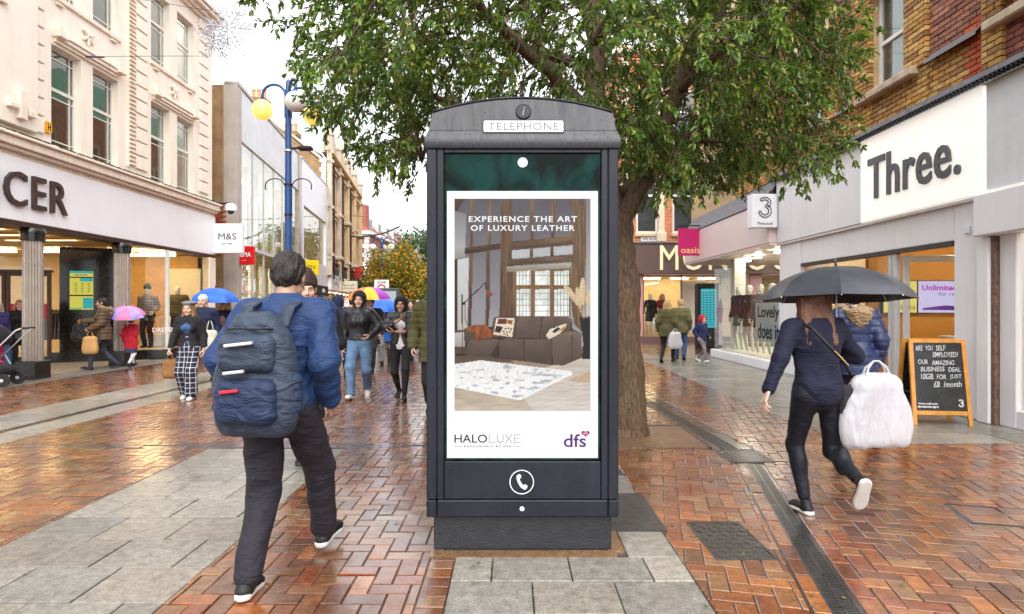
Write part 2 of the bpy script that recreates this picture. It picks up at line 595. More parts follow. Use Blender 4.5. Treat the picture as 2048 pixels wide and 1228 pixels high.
# right of the kiosk: the bond is turned to follow the curving drain
DA = -math.atan2(2.2 - 1.47, 5.45 - 2.4)
def drx(y): return 1.47 + (y - 2.4) * (2.2 - 1.47) / (5.45 - 2.4)
herring([(.95, 2.1), (drx(2.1) - .17, 2.1), (drx(5.5) - .17, 5.5), (2.03, 6.05), (.95, 6.05)], DA, (1.3, 2.1))
herring([(drx(2.1) + .17, 2.1), (6.2, 2.1), (6.2, 5.5), (drx(5.5) + .17, 5.5)], DA, (1.8, 2.1), dark=1.05)
herring([(2.42, 5.5), (6.2, 5.5), (6.2, 6.25), (2.42, 6.25)], DA, (1.8, 2.1), dark=1.05)
herring([(2.4, 6.25), (3.5, 6.25), (3.5, YF), (2.2, YF)], DA, (1.8, 2.1))
rows((3.5, 6.0, 6.25, 18), .6, .45, 'slab', [tuple(v * .92 for v in c) for c in SLABS], off=.5)
# long edging bricks beside the drain
for sgn in (-1, 1):
    L_ = 0.0
    while L_ < 3.2:
        q = [(0, 0), (.095, 0), (.095, .205), (0, .205)]
        o_ = (1.47 + math.sin(-DA) * L_, 2.35 + math.cos(DA) * L_)
        q = [rot2((p[0] + (-.165 if sgn < 0 else .07), p[1]), DA, o_) for p in q]
        UNITS.append((q, 'brick', tuple(v * 1.05 for v in random.choice(BRICKS))))
        L_ += .207

ground = MB().add([(-1500, -60, -.06), (1500, -60, -.06), (1500, 2500, -.06), (-1500, 2500, -.06)], [(0, 1, 2, 3)]).build('ground', M_BED)
tag(ground, kind='structure')
paving = MB().add([(-16, -4, -.009), (12, -4, -.009), (12, 24, -.009), (-16, 24, -.009)], [(0, 1, 2, 3)]).build('paving', M_BED)
tag(paving, kind='structure')
farp = MB()
for r in ((-5.3, 3.5, YF, 140), (-8.9, -6.7, YF + .5, 24), (-22, -5.3, 24, 140), (3.5, 8, 18, 24.6), (-6.7, -5.3, 16, 24), (-8.9, -6.7, -4, 5.6), (-6.7, 6.2, -4, 2.1), (-6.7, -5.3, 2.1, 4.4), (-5.3, -3.04, 2.1, 2.6)):
    farp.add([(r[0], r[2], -.002), (r[1], r[2], -.002), (r[1], r[3], -.002), (r[0], r[3], -.002)], [(0, 1, 2, 3)])
tag(farp.build('street', M_FARPAVE), kind='structure')

def in_view(q):
    x = sum(p[0] for p in q) / len(q); y = sum(p[1] for p in q) / len(q)
    return y > 2.72 and abs(x) / y < .87 and not (-.47 < x < .63 and y > 3.45 and abs(x - .08) < y * .16)
slabs = [u for u in UNITS if u[1] == 'slab']
brs = [u for u in UNITS if u[1] == 'brick']
brs.sort(key=lambda u: (not in_view(u[0]), sum(p[1] for p in u[0]) / len(u[0])))
for k, u in enumerate(slabs):
    q = u[0]; c = (sum(p[0] for p in q) / len(q), sum(p[1] for p in q) / len(q))
    m = MB(); block(m, q, u[2], joint=.004, cham=.004, tilt=.002, org=c)
    o = m.build('slab', M_SLAB, paving); o.location = (c[0], c[1], 0)
field = MB()
for k, u in enumerate(brs):
    if k < 300:
        q = u[0]; c = (sum(p[0] for p in q) / len(q), sum(p[1] for p in q) / len(q))
        m = MB(); block(m, q, u[2], org=c)
        o = m.build('brick', M_PAVE, paving); o.location = (c[0], c[1], 0)
    else:
        block(field, u[0], u[2])
tag(field.build('brick_field', M_PAVE, paving), kind='stuff')

# kiosk mortar skirt, asphalt patch, tree pit
M_MORTAR = wet_mat('wet_mortar', vcol=False, col=RGB(140, 104, 66), wet=.8, grain=1.4)
mb = MB()
mb.box(-.47, -.445, 3.40, 4.5, -.02, .004); mb.box(-.445, .60, 3.40, 3.49, -.02, .006); mb.box(.56, .655, 3.49, 4.5, -.02, .003)
mb.box(-.445, -.40, 3.49, 4.5, -.02, .003)
mb.build('mortar_skirt', M_MORTAR, paving)
M_ASPH = wet_mat('wet_asphalt', vcol=False, col=(.055, .05, .048), wet=.5, grain=1.8, rbase=.6)
MB().box(.60, .985, 3.80, 4.56, -.02, .005).build('asphalt_patch', M_ASPH, paving)
MB().box(-.44, .95, 4.57, 6.05, -.02, -.001).build('asphalt_bed', M_ASPH, paving)
M_GRAVEL = wet_mat('bonded_gravel', vcol=False, col=RGB(128, 98, 70), wet=.5, grain=2.2, rbase=.6)
mb = MB(); mb.prism([(.72, 6.02), (1.98, 6.02), (1.98, 7.12), (.72, 7.12)], -.02, .011)
mb.build('tree_pit', M_GRAVEL, paving)
M_IRON = wet_mat('wet_cast_iron', vcol=False, col=(.05, .047, .045), wet=.8, grain=.8, rbase=.4)
mb = MB(); mb.box(1.98, 2.0, 6.0, 7.15, -.02, .02); mb.box(.7, 2.0, 7.12, 7.15, -.02, .02); mb.build('tree_pit_edging', M_IRON, paving)

# slot drain on the left strip
mb = MB()
mb.box(-5.87, -5.75, 4.4, 16, -.03, -.012)
y = 4.4
while y < 13:
    mb.box(-5.865, -5.755, y, y + .022, -.02, .001); y += .034
mb.box(-5.868, -5.857, 4.4, 16, -.02, .003); mb.box(-5.763, -5.752, 4.4, 16, -.02, .003)
tag(mb.build('slot_drain', M_IRON), 'narrow iron slot drain running through the grey granite strip', 'drain')
# the big channel drain on the right: one grating section is one part
dr = thing('channel_drain', 'long rusty iron channel drain grating running past the kiosk', 'drain', (1.47, 2.4, 0))
sec = MB()
sec.box(-.068, -.058, 0, .498, -.02, .003); sec.box(.058, .068, 0, .498, -.02, .003); sec.box(-.004, .004, 0, .498, -.02, .002)
sec.box(-.058, .058, 0, .006, -.02, .002); sec.box(-.058, .058, .492, .498, -.02, .002)
for i in range(24):
    yy = .012 + i * .02
    for x0, x1 in ((-.058, -.004), (.004, .058)):
        sec.add([(x0, yy, .001), (x1, yy + .006, .001), (x1, yy + .016, .001), (x0, yy + .010, .001), (x0, yy, -.015), (x1, yy + .006, -.015), (x1, yy + .016, -.015), (x0, yy + .010, -.015)],
                [(0, 1, 2, 3), (0, 4, 5, 1), (2, 6, 7, 3)])
sme = sec.mesh('grating', M_IRON)
trough = MB()
def drain_run(p, q, n0):
    d = Vector(q) - Vector(p); a = -math.atan2(d.x, d.y); Ln = d.length; k = 0
    n = max(1, int(Ln / .5))
    for i in range(n):
        o = bpy.data.objects.new('grating', sme); COL.objects.link(o); o.parent = dr
        o.matrix_parent_inverse = dr.matrix_basis.inverted()
        pp = Vector(p) + d * (i / n)
        o.location = (pp.x, pp.y, random.uniform(-.001, .002)); o.rotation_euler = (0, 0, a); o.scale = (1, Ln / n / .5, 1)
    r = Vector((d.y, -d.x)).normalized() * .068
    trough.add([(p[0] - r.x, p[1] - r.y, -.028), (p[0] + r.x, p[1] + r.y, -.028), (q[0] + r.x, q[1] + r.y, -.028), (q[0] - r.x, q[1] - r.y, -.028)], [(0, 1, 2, 3)])
drain_run((1.38, 2.05), (2.18, 5.42), 0)
drain_run((2.2, 5.98), (2.04, 9.2), 0)
drain_run((2.04, 9.2), (1.98, YF), 0)
trough.build('trough', M_BED, dr, world=True)
# gully plate and manhole cover, both with raised treads
def tread_cover(name, label, x0, x1, y0, y1, ang=0, nx=7, ny=9, z=.004):
    t = thing(name, label, 'manhole cover', ((x0 + x1) / 2, (y0 + y1) / 2, 0), ang)
    w, h = (x1 - x0) / 2, (y1 - y0) / 2
    MB().bbox(-w, w, -h, h, -.02, z, .004).build('plate', M_IRON, t)
    m = MB()
    for a, b, c, d in ((-w - .014, -w - .002, -h - .014, h + .014), (w + .002, w + .014, -h - .014, h + .014), (-w - .002, w + .002, -h - .014, -h - .002), (-w - .002, w + .002, h + .002, h + .014)):
        m.box(a, b, c, d, -.02, z + .003)
    m.build('frame', M_IRON, t)
    m = MB()
    for i in range(nx):
        for j in range(ny):
            cx = -w + (i + .5) * 2 * w / nx; cyy = -h + (j + .5) * 2 * h / ny
            k = .34 if (i + j) % 2 else -.34
            a = Matrix.Translation((cx, cyy, 0)) @ Matrix.Rotation(math.radians(45) if (i + j) % 2 else math.radians(-45), 4, 'Z')
            s_ = min(w / nx, h / ny)
            m.bbox(-s_ * .95, s_ * .95, -s_ * .36, s_ * .36, z - .004, z + .005, .003, a)
    tag(m.build('tread', M_IRON, t), kind='stuff')
    return t
tread_cover('manhole_cover', 'rectangular iron manhole cover with raised treads beside the kiosk', 1.16, 1.48, 3.38, 3.94)
tread_cover('gully_plate', 'iron gully plate set across the channel drain by the tree', 2.0, 2.4, 5.5, 5.96, 0, 8, 8)
# a service frame filled with paving bricks, lower right corner
t = thing('service_cover', 'flush service cover frame filled with red bricks, right edge of paving', 'manhole cover', (3.35, 4.05, 0), -.25)
m = MB()
for a, b, c, d in ((-.3, -.285, -.2, .2), (.285, .3, -.2, .2), (-.285, .285, -.2, -.185), (-.285, .285, .185, .2)): m.box(a, b, c, d, -.02, .009)
m.build('frame', M_IRON, t)
for i in range(2):
    for j in range(3):
        m = MB(); x = -.28 + i * .28; yy = -.18 + j * .12
        block(m, [(x, yy), (x + .278, yy), (x + .278, yy + .118), (x, yy + .118)], random.choice(BRICKS[:5]))
        o = m.build('brick', M_PAVE, t); o.location.z = .008

# ================================================================== THE TELEPHONE KIOSK
def kiosk_paint(name='wet_kiosk_paint', k=.25):
    t = NT(name)
    p = t.pos()
    st = t.noise(t.scalev(p, (42, 42, 2.2)), 1.0, 5, .6)
    bl = t.noise(p, 5, 4)
    c = t.mix(t.mapr(st, .35, .7, .5 - k / 2, .5 + k / 2), (.004, .005, .009), (.018, .021, .033))
    c = t.n('ShaderNodeVectorMath', {0: c, 'Scale': t.mapr(bl, .3, .7, .75, 1.25)}, operation='SCALE').outputs[0]
    vo = t.n('ShaderNodeTexVoronoi', {'Vector': t.scalev(p, (1, 1, .72)), 'Scale': 55, 'Randomness': 1.0}).outputs['Distance']
    dsel = t.noise(p, 21, 3)
    drop = t.math('MULTIPLY', t.mapr(vo, .08, .24, 1, 0), t.mapr(dsel, .52, .6, 0, 1))
    c = t.mix(t.math('MULTIPLY', drop, .8), c, (.004, .005, .009))
    r = t.math('SUBTRACT', t.mapr(st, .3, .7, .36 - .14 * k, .36 + .14 * k), t.math('MULTIPLY', drop, .25))
    nrm = t.bump(t.math('ADD', t.math('MULTIPLY', drop, 1.0), t.math('MULTIPLY', st, .35 * k)), .35, .006)
    return t.done(t.bsdf(Base_Color=c, Roughness=r, Normal=nrm, Specular_IOR_Level=.3 + .25 * (k > .5)))
M_KIOSK = kiosk_paint()
M_CANOPY = kiosk_paint('rain_streaked_canopy_paint', 1.0)
M_SEAM = mat('dark_seam', (.006, .006, .008), .6, var=0)
M_WHITE = mat('white_print', (.78, .79, .82), .4, var=.03)
M_PLINTH = mat('kiosk_plinth_paint', (.015, .016, .021), .45, var=.3, vs=14, bump=.25, bs=90, spots=.15)

KF = 3.45                    # front plane of the kiosk
kz = lambda y: CAMH + (614 - y) / 1200 * KF
kx = lambda x: (x - 1045) / 1200 * KF
kiosk = thing('telephone_kiosk', 'tall dark grey telephone kiosk with a bright advertising screen', 'telephone kiosk', (.0605, KF, 0))
hw = kx(1237)
D = 1.0
# plinth
MB().bbox(kx(865), kx(1226), .055, D - .06, -.02, kz(1036), .008).build('plinth', M_PLINTH, kiosk)
# dark core between the cladding pieces
MB().box(-hw + .03, hw - .03, .06, D - .03, kz(1036) + .002, kz(296)).build('core', M_SEAM, kiosk)
z_b, z_k, z_t = kz(1035), kz(1000), kz(297)
for s in (-1, 1):
    a, b = sorted((s * hw, s * kx(1217)))
    MB().bbox(a, b, 0, D, z_b, z_k - .003, .006).build('kick_corner', M_KIOSK, kiosk)
    MB().bbox(a, b, 0, D, z_k, z_t, .006).build('corner_post', M_KIOSK, kiosk)
    a, b = sorted((s * kx(1216.4), s * kx(1203)))
    MB().bbox(a, b, .006, .08, z_k, z_t, .004).build('inner_stile', M_KIOSK, kiosk)
MB().bbox(-kx(1216.4), kx(1216.4), .002, .08, z_b, z_k - .003, .006).build('kick_panel', M_KIOSK, kiosk)
MB().bbox(-kx(1202.6), kx(1202.6), .010, .08, z_k, kz(924), .005).build('lower_panel', M_KIOSK, kiosk)
MB().bbox(-kx(1202.6), kx(1202.6), .008, .08, kz(305), z_t, .004).build('head_rail', M_KIOSK, kiosk)
for s in (-1, 1):                                  # glazed sides
    x0, x1 = sorted((s * (hw - .028), s * (hw - .004)))
    MB().box(x0, x1, .09, D - .09, kz(980), kz(320)).build('side_panel', mat('kiosk_side_glass', (.02, .03, .03), .08, var=.1), kiosk)
# canopy: lip and sail roof with segmental edges
lp = MB()
pr = [(0, .556), (.012, .562), (.055, .562), (.068, .557), (.080, .552), (.096, .546), (.105, .542)]
def ring(h, e, dd): return [(-e, -dd, h), (e, -dd, h), (e, D + dd, h), (-e, D + dd, h)]
vv = []; ff = []
for i, (h, e) in enumerate(pr): vv += ring(z_t + h, e, e - hw + .004)
for i in range(len(pr) - 1):
    for j in range(4):
        ff.append((i * 4 + j, i * 4 + (j + 1) % 4, (i + 1) * 4 + (j + 1) % 4, (i + 1) * 4 + j))
ff.append((3, 2, 1, 0)); ff.append(tuple(range(len(vv) - 4, len(vv))))
lp.add(vv, ff)
lip = lp.build('canopy_lip', M_CANOPY, kiosk, smooth=40)
zl = z_t + .105
rf = MB(); N = 24
e0, ed = .540, D / 2 - .004
def zedge(u): return .112 + .082 * (1 - u * u)
top = {}
vv = []; ff = []
for i in range(N + 1):
    for j in range(N + 1):
        u, v = -1 + 2 * i / N, -1 + 2 * j / N
        sh = .965
        z = zl + .112 + .082 * ((1 - u * u) + (1 - v * v))
        vv.append((u * e0 * sh, D / 2 + v * ed * sh, z))
for i in range(N):
    for j in range(N):
        a = i * (N + 1) + j
        ff.append((a, a + N + 1, a + N + 2, a + 1))
base = len(vv)
per = [(i, 0) for i in range(N)] + [(N, j) for j in range(N)] + [(i, N) for i in range(N, 0, -1)] + [(0, j) for j in range(N, 0, -1)]
for (i, j) in per:
    u, v = -1 + 2 * i / N, -1 + 2 * j / N
    vv.append((u * e0, D / 2 + v * ed, zl))
n = len(per)
for k in range(n):
    k2 = (k + 1) % n
    ta = per[k][0] * (N + 1) + per[k][1]; tb = per[k2][0] * (N + 1) + per[k2][1]
    ff.append((base + k, base + k2, tb, ta))
rf.add(vv, ff)
rf.build('canopy_roof', M_CANOPY, kiosk, smooth=35)
# raised rim along the front arch
rim = MB()
rim.tube([(u * e0 * .965, D / 2 - ed * .968, zl + zedge(u)) for u in np.linspace(-1, 1, 25)], .007, 6)
rim.build('arch_rim', M_KIOSK, kiosk, smooth=True)
# TELEPHONE plate and information badge, both on the sloping front
slope = math.atan2(ed * .035, .15)
def cf(x, z, out=0.0):
    """frame on the sloping canopy front at height z"""
    yy = D / 2 - ed + (z - zl) * math.tan(slope)
    n_ = Vector((0, -math.cos(slope), math.sin(slope))).normalized()
    u_ = Vector((0, math.sin(slope), math.cos(slope)))
    return frame(Vector((x, yy, z)) + n_ * out, (1, 0, 0), u_, n_)
zc = kz(253)
fp = cf(kx(1047), zc)
def rounded(w, h, r, n=5):
    out = []
    for cx, cy_, a0 in ((w - r, h - r, 0), (-w + r, h - r, 90), (-w + r, -h + r, 180), (w - r, -h + r, 270)):
        for k in range(n + 1):
            a = math.radians(a0 + 90 * k / n)
            out.append((cx + r * math.cos(a), cy_ + r * math.sin(a)))
    return out
MB().prism(rounded(.236, .040, .012), -.01, .006, fp).build('sign_surround', M_KIOSK, kiosk)
sp = MB().prism(rounded(.229, .0335, .008), 0, .009, fp).build('sign_plate', mat('sign_plate_white', (.62, .63, .66), .35, var=.1, vs=20, em=(.9, .92, 1), es=.04), kiosk)
text_fit('TELEPHONE', .405, cf(kx(1047), zc, .0095), ext=.001, height=.043, bold=-.004, spacing=1.12).build('lettering', mat('sign_letter_grey', (.09, .09, .11), .5, var=.05), sp)
fb = cf(kx(1047), kz(222.5))
bd = MB().lathe([(.046, 0), (.046, .008), (.040, .012)], 28, fb).build('information_badge', M_KIOSK, kiosk, smooth=30)
text_fit('i', .014, cf(kx(1047), kz(222.5), .0122), ext=.003, height=.05, shear=.3, bold=.004).build('lettering', mat('badge_letter', (.3, .31, .34), .4, var=.05), bd)
# screen assembly
def screen_glass():
    t = NT('dark_green_screen_glass')
    p = t.pos()
    n1 = t.noise(t.scalev(p, (1.6, 1, 1)), 3.2, 3, .5, 1.2)
    c = t.mix(t.mapr(n1, .42, .6, 0, 1), (.0012, .006, .005), (.003, .034, .030))
    return t.done(t.bsdf(Base_Color=c, Roughness=.12, Specular_IOR_Level=.12))
scr = MB().box(-kx(1201.8), kx(1201.8), .024, .07, kz(922.5), kz(305.5)).build('screen', screen_glass(), kiosk)
MB().lathe([(.029, 0), (.029, .002)], 24, facing((kx(1045.5), .0235, kz(323)))).build('sensor', mat('sensor_white', (.55, .68, .68), .4, var=.03), scr)
SE = 1.0 / 2 ** EXPO
def screen_emit(name, st, vcol=False, col=(1, 1, 1)):
    t = NT(name)
    kw = dict(Base_Color=(.01, .01, .01), Roughness=.18, Specular_IOR_Level=.12, Emission_Strength=st)
    kw['Emission_Color'] = t.attr() if vcol else tuple(col)
    return t.done(t.bsdf(**kw))
M_SCRW = screen_emit('screen_white', 1.02 * SE)
wp = MB().box(kx(893), kx(1197), .0225, .0238, kz(918), kz(380.5)).build('poster', M_SCRW, scr)

# ---- the picture on the screen, painted cell by cell: a living room with a leather sofa
W_, H_ = 206, 322
X0, X1, Y0, Y1 = 63., 674., 36., 990.
gx, gy = np.meshgrid(np.linspace(X0, X1, W_), np.linspace(Y0, Y1, H_))
def vnoise(sx, sy, seed, oct_=4):
    """smooth value noise on the picture grid"""
    r = np.random.default_rng(seed); out = np.zeros_like(gx); amp = 1.; tot = 0
    for o in range(oct_):
        nx, ny = max(2, int((X1 - X0) / sx)) + 2, max(2, int((Y1 - Y0) / sy)) + 2
        g = r.random((ny, nx))
        u = (gx - X0) / sx; v = (gy - Y0) / sy
        i = np.clip(u.astype(int), 0, nx - 2); j = np.clip(v.astype(int), 0, ny - 2)
        fu = u - i; fv = v - j; fu = fu * fu * (3 - 2 * fu); fv = fv * fv * (3 - 2 * fv)
        out += amp * ((g[j, i] * (1 - fu) + g[j, i + 1] * fu) * (1 - fv) + (g[j + 1, i] * (1 - fu) + g[j + 1, i + 1] * fu) * fv)
        tot += amp; amp *= .5; sx = max(sx / 2, 2.5); sy = max(sy / 2, 2.5)
    return out / tot
def pip(poly):
    ins = np.zeros(gx.shape, bool); n = len(poly)
    for i in range(n):
        (x1, y1), (x2, y2) = poly[i], poly[(i + 1) % n]
        if y1 == y2: continue
        c = ((y1 > gy) != (y2 > gy)) & (gx < (x2 - x1) * (gy - y1) / (y2 - y1) + x1)
        ins ^= c
    return ins
img = np.zeros(gx.shape + (3,))
def paint(poly, c0, c1=None, axis='y', tex=None, amt=0.2):
    m = pip(poly) if isinstance(poly, list) else poly
    c0 = np.array(c0, float); c1 = c0 if c1 is None else np.array(c1, float)
    xs = [p[0] for p in poly] if isinstance(poly, list) else [X0, X1]; ys = [p[1] for p in poly] if isinstance(poly, list) else [Y0, Y1]
    t = (gy - min(ys)) / (max(ys) - min(ys) + 1e-6) if axis == 'y' else (gx - min(xs)) / (max(xs) - min(xs) + 1e-6)
    t = np.clip(t, 0, 1)[..., None]
    c = c0 * (1 - t) + c1 * t
    if tex is not None: c = c * (1 + amt * (tex[..., None] - .5) * 2)
    img[m] = c[m]
wood_v = vnoise(5, 90, 3); wood_h = vnoise(90, 5, 4); fine = vnoise(6, 6, 5); soft = vnoise(60, 60, 6); fl = vnoise(70, 8, 9)
allm = np.ones(gx.shape, bool)
paint(allm, (112, 106, 112), (206, 208, 210), tex=soft, amt=.05)                       # wall, darker towards the top
paint([(63, 36), (110, 36), (63, 110)], (96, 76, 58), tex=wood_h, amt=.2)
paint([(63, 90), (115, 105), (112, 300), (63, 305)], (150, 148, 150), (196, 196, 194))
paint([(63, 245), (112, 250), (112, 300), (63, 305)], (190, 188, 184), (165, 160, 155))
paint([(75, 310), (128, 300), (120, 640), (75, 640)], (214, 214, 214), (196, 192, 186), tex=soft, amt=.05)
wd, wl = (96, 76, 60), (138, 112, 88)
def beam(poly, h=False, a=wl, b=wd, amt=.35): paint(poly, a, b, tex=wood_h if h else wood_v, amt=amt)
beam([(63, 310), (75, 308), (75, 640), (63, 640)], a=(86, 66, 50), b=(70, 52, 40))
beam([(132, 36), (150, 36), (148, 250), (138, 620), (123, 620), (130, 280), (134, 150)])
beam([(212, 36), (228, 36), (224, 250), (222, 360), (224, 500), (214, 620), (202, 620), (206, 300), (214, 140)])
beam([(275, 36), (325, 36), (322, 250), (330, 330), (330, 570), (265, 570), (270, 250), (272, 120)], a=(122, 100, 80), b=(116, 88, 66))
beam([(405, 36), (420, 36), (417, 300), (402, 300)]); beam([(498, 36), (518, 36), (510, 300), (495, 300)])
beam([(572, 36), (600, 36), (645, 170), (640, 210)])
beam([(598, 36), (652, 36), (654, 300), (640, 430), (640, 640), (600, 600), (580, 430), (592, 330), (590, 200)], a=(128, 106, 86), b=(126, 98, 74))
paint([(655, 36), (674, 36), (674, 560), (655, 560)], (150, 144, 144), (205, 200, 196))
beam([(108, 258), (270, 236), (270, 262), (108, 286)], True, a=(110, 82, 58), b=(82, 58, 40))
beam([(318, 228), (594, 200), (596, 242), (318, 268)], True)
beam([(300, 312), (596, 286), (598, 318), (300, 338)], True)
paint([(320, 268), (594, 246), (594, 284), (320, 306)], (196, 196, 198), tex=soft, amt=.04)
beam([(402, 262), (417, 260), (417, 298), (402, 300)]); beam([(495, 250), (509, 248), (509, 292), (495, 294)])
# window with leaded lights and a blind
beam([(326, 350), (586, 335), (582, 566), (330, 566)], a=(146, 116, 84), b=(138, 106, 74), amt=.25)
for x0, x1 in ((342, 403), (424, 490), (511, 578)):
    for y0, y1 in ((362, 424), (444, 564)):
        paint([(x0, y0), (x1, y0 - 3), (x1, y1), (x0, y1)], (226, 232, 226), (250, 252, 246), tex=vnoise(16, 18, x0), amt=.14)
        k = x0 + 13
        while k < x1:
            img[(abs(gx - k) < 1.3) & (gy > y0) & (gy < y1)] = (150, 150, 146); k += 15
        k = y0 + 18
        while k < y1:
            img[(abs(gy - k) < 1.3) & (gx > x0) & (gx < x1)] = (160, 160, 154); k += 26
paint([(296, 342), (586, 324), (584, 348), (296, 366)], (196, 190, 178), (150, 140, 126), tex=wood_h, amt=.12)
# skirting, floor and rug
paint([(63, 628), (120, 628), (120, 700), (63, 700)], (206, 202, 198), (180, 172, 164))
paint([(63, 628), (110, 626), (110, 634), (63, 640)], (120, 92, 66))
paint([(63, 700), (674, 700), (674, 990), (63, 990)], (150, 128, 110), (214, 200, 184), tex=fl, amt=.10)
paint([(300, 840), (674, 740), (674, 990), (420, 990)], (206, 196, 184), (222, 214, 206), tex=fl, amt=.08)
for k in range(12):
    a = 760 + k * 22
    img[(abs((gy - a) + (gx - 400) * .32 - 40) < 1.2) & (gy > 790) & (gx > 330)] *= .93
paint([(63, 700), (250, 720), (330, 770), (63, 775)], (96, 76, 62), (120, 98, 80))
paint([(568, 854), (674, 806), (674, 866)], (204, 180, 158), tex=fine, amt=.1)
paint([(63, 780), (180, 762), (590, 812), (592, 826), (356, 942), (63, 884)], (240, 238, 236), (250, 249, 247), tex=fine, amt=.08)
rugm = pip([(70, 784), (180, 768), (580, 814), (356, 934), (70, 880)])
sq = vnoise(30, 12, 21, 3)
img[rugm & (sq > .60)] = (214, 215, 219)
img[rugm & (sq > .69)] = (186, 188, 195)
# vase with pampas grass
paint([(624, 568), (674, 566), (674, 756), (636, 756), (642, 690), (634, 620)], (44, 42, 44), (30, 28, 30), 'x', tex=wood_h, amt=.3)
for (a, b, c) in (((560, 430), (602, 470), (640, 570)), ((640, 396), (634, 480), (648, 570)), ((666, 452), (664, 500), (660, 570)), ((614, 440), (622, 500), (644, 570))):
    for k in range(40):
        t_ = k / 39.; x = (1 - t_) ** 2 * a[0] + 2 * t_ * (1 - t_) * b[0] + t_ * t_ * c[0]; y = (1 - t_) ** 2 * a[1] + 2 * t_ * (1 - t_) * b[1] + t_ * t_ * c[1]
        r = 11 * math.sin(PI * min(1, t_ * 1.25 + .12)) + 2
        m = ((gx - x) ** 2 + (gy - y) ** 2 < r * r); img[m] = np.array((222, 200, 166)) * (.86 + .26 * fine[m][:, None])
# sofa
sl, sm_, sdk = (122, 104, 92), (104, 88, 78), (72, 60, 53)
paint([(106, 622), (130, 612), (232, 612), (240, 570), (262, 564), (560, 566), (590, 576), (594, 622), (634, 640), (636, 750), (552, 786), (236, 752), (236, 744), (110, 742)], sdk)
paint([(236, 600), (246, 568), (340, 566), (344, 660), (240, 655)], sl, sm_, tex=soft, amt=.1)
paint([(330, 640), (342, 572), (356, 566), (444, 566), (456, 572), (446, 664), (332, 660)], (126, 108, 96), (98, 82, 73), tex=soft, amt=.12)
paint([(446, 664), (456, 574), (470, 566), (572, 568), (588, 578), (586, 632), (500, 668)], (124, 106, 94), (98, 82, 73), tex=soft, amt=.12)
paint([(108, 634), (132, 618), (236, 622), (230, 670), (112, 700)], (108, 92, 82), (90, 75, 66))
paint([(104, 736), (132, 672), (258, 668), (262, 676), (222, 746), (112, 742)], (126, 108, 96), (96, 80, 71), tex=soft, amt=.1)
paint([(258, 676), (300, 662), (374, 668), (374, 766), (262, 754)], (116, 99, 88), (92, 77, 69), tex=soft, amt=.1)
paint([(376, 668), (498, 668), (502, 784), (376, 766)], (118, 101, 90), (92, 77, 69), tex=soft, amt=.1)
paint([(498, 664), (530, 640), (600, 630), (632, 640), (636, 746), (548, 786), (502, 782)], (138, 120, 108), (104, 88, 78), tex=soft, amt=.1)
paint([(498, 668), (540, 654), (552, 660), (548, 784), (502, 780)], (128, 110, 99), (108, 92, 82))
for (x1, y1, x2, y2) in ((344, 570, 332, 655), (456, 572, 446, 662), (375, 668, 376, 766), (500, 668, 503, 782), (592, 650, 590, 768), (260, 678, 262, 752)):
    dd = np.abs((y2 - y1) * gx - (x2 - x1) * gy + x2 * y1 - y2 * x1) / math.hypot(x2 - x1, y2 - y1)
    img[(dd < 2.2) & (gy > min(y1, y2)) & (gy < max(y1, y2)) & (gx > min(x1, x2) - 6) & (gx < max(x1, x2) + 6)] *= .62
# throw and cushions
paint([(112, 618), (150, 604), (200, 600), (232, 632), (262, 652), (236, 660), (196, 662), (172, 678), (150, 660), (160, 636), (110, 628)], (170, 104, 58), (134, 76, 42), tex=vnoise(10, 26, 31), amt=.35)
paint([(252, 572), (334, 574), (322, 658), (238, 646)], (238, 228, 210), (226, 212, 192), tex=soft, amt=.04)
paint([(258, 576), (300, 577), (296, 600), (256, 598)], (126, 62, 44)); paint([(252, 606), (282, 612), (268, 640), (242, 634)], (74, 38, 34)); paint([(302, 580), (326, 580), (322, 602), (300, 596)], (166, 104, 60))
for (x, y) in ((284, 632), (292, 620), (298, 636), (306, 618), (312, 634), (318, 622), (300, 648), (286, 644)): img[(gx - x) ** 2 + (gy - y) ** 2 < 16] = (40, 36, 36)
paint([(474, 650), (492, 622), (566, 596), (562, 616), (536, 642), (488, 668)], (240, 232, 216), (224, 212, 194))
paint([(500, 634), (528, 612), (540, 620), (514, 640)], (52, 46, 44)); paint([(528, 636), (562, 602), (558, 622)], (190, 150, 78)); paint([(496, 618), (520, 608), (516, 616)], (60, 50, 46))
# floor lamp
def stroke(p, q, r, c):
    d = np.clip(((gx - p[0]) * (q[0] - p[0]) + (gy - p[1]) * (q[1] - p[1])) / ((q[0] - p[0]) ** 2 + (q[1] - p[1]) ** 2), 0, 1)
    img[np.hypot(gx - p[0] - d * (q[0] - p[0]), gy - p[1] - d * (q[1] - p[1])) < r] = c
stroke((97, 466), (99, 738), 2.2, (38, 36, 38)); stroke((102, 508), (202, 414), 2.4, (40, 38, 40)); stroke((202, 414), (206, 446), 2.2, (40, 38, 40))
stroke((98, 506), (108, 508), 5, (30, 28, 30)); stroke((110, 514), (112, 580), 1.4, (60, 56, 56)); stroke((112, 580), (122, 606), 1.4, (60, 56, 56)); stroke((72, 738), (112, 736), 4.5, (46, 42, 42))
paint([(206, 450), (216, 446), (238, 466), (212, 484)], (176, 104, 66), (120, 66, 42))
g = np.clip(img / 255., 0, 1) ** 1.22
lin = np.where(g <= .04045, g / 12.92, ((g + .055) / 1.055) ** 2.4)
fx = kx(880) + (gx / 2.2333) / 1200 * KF
fz = kz(380) - (gy / 2.2333) / 1200 * KF
pv = np.stack([fx, np.full_like(fx, .0216), fz], -1).reshape(-1, 3)
ii = np.arange(H_ - 1)[:, None] * W_ + np.arange(W_ - 1)[None, :]
pf = np.stack([ii + W_, ii + W_ + 1, ii + 1, ii], -1).reshape(-1, 4)
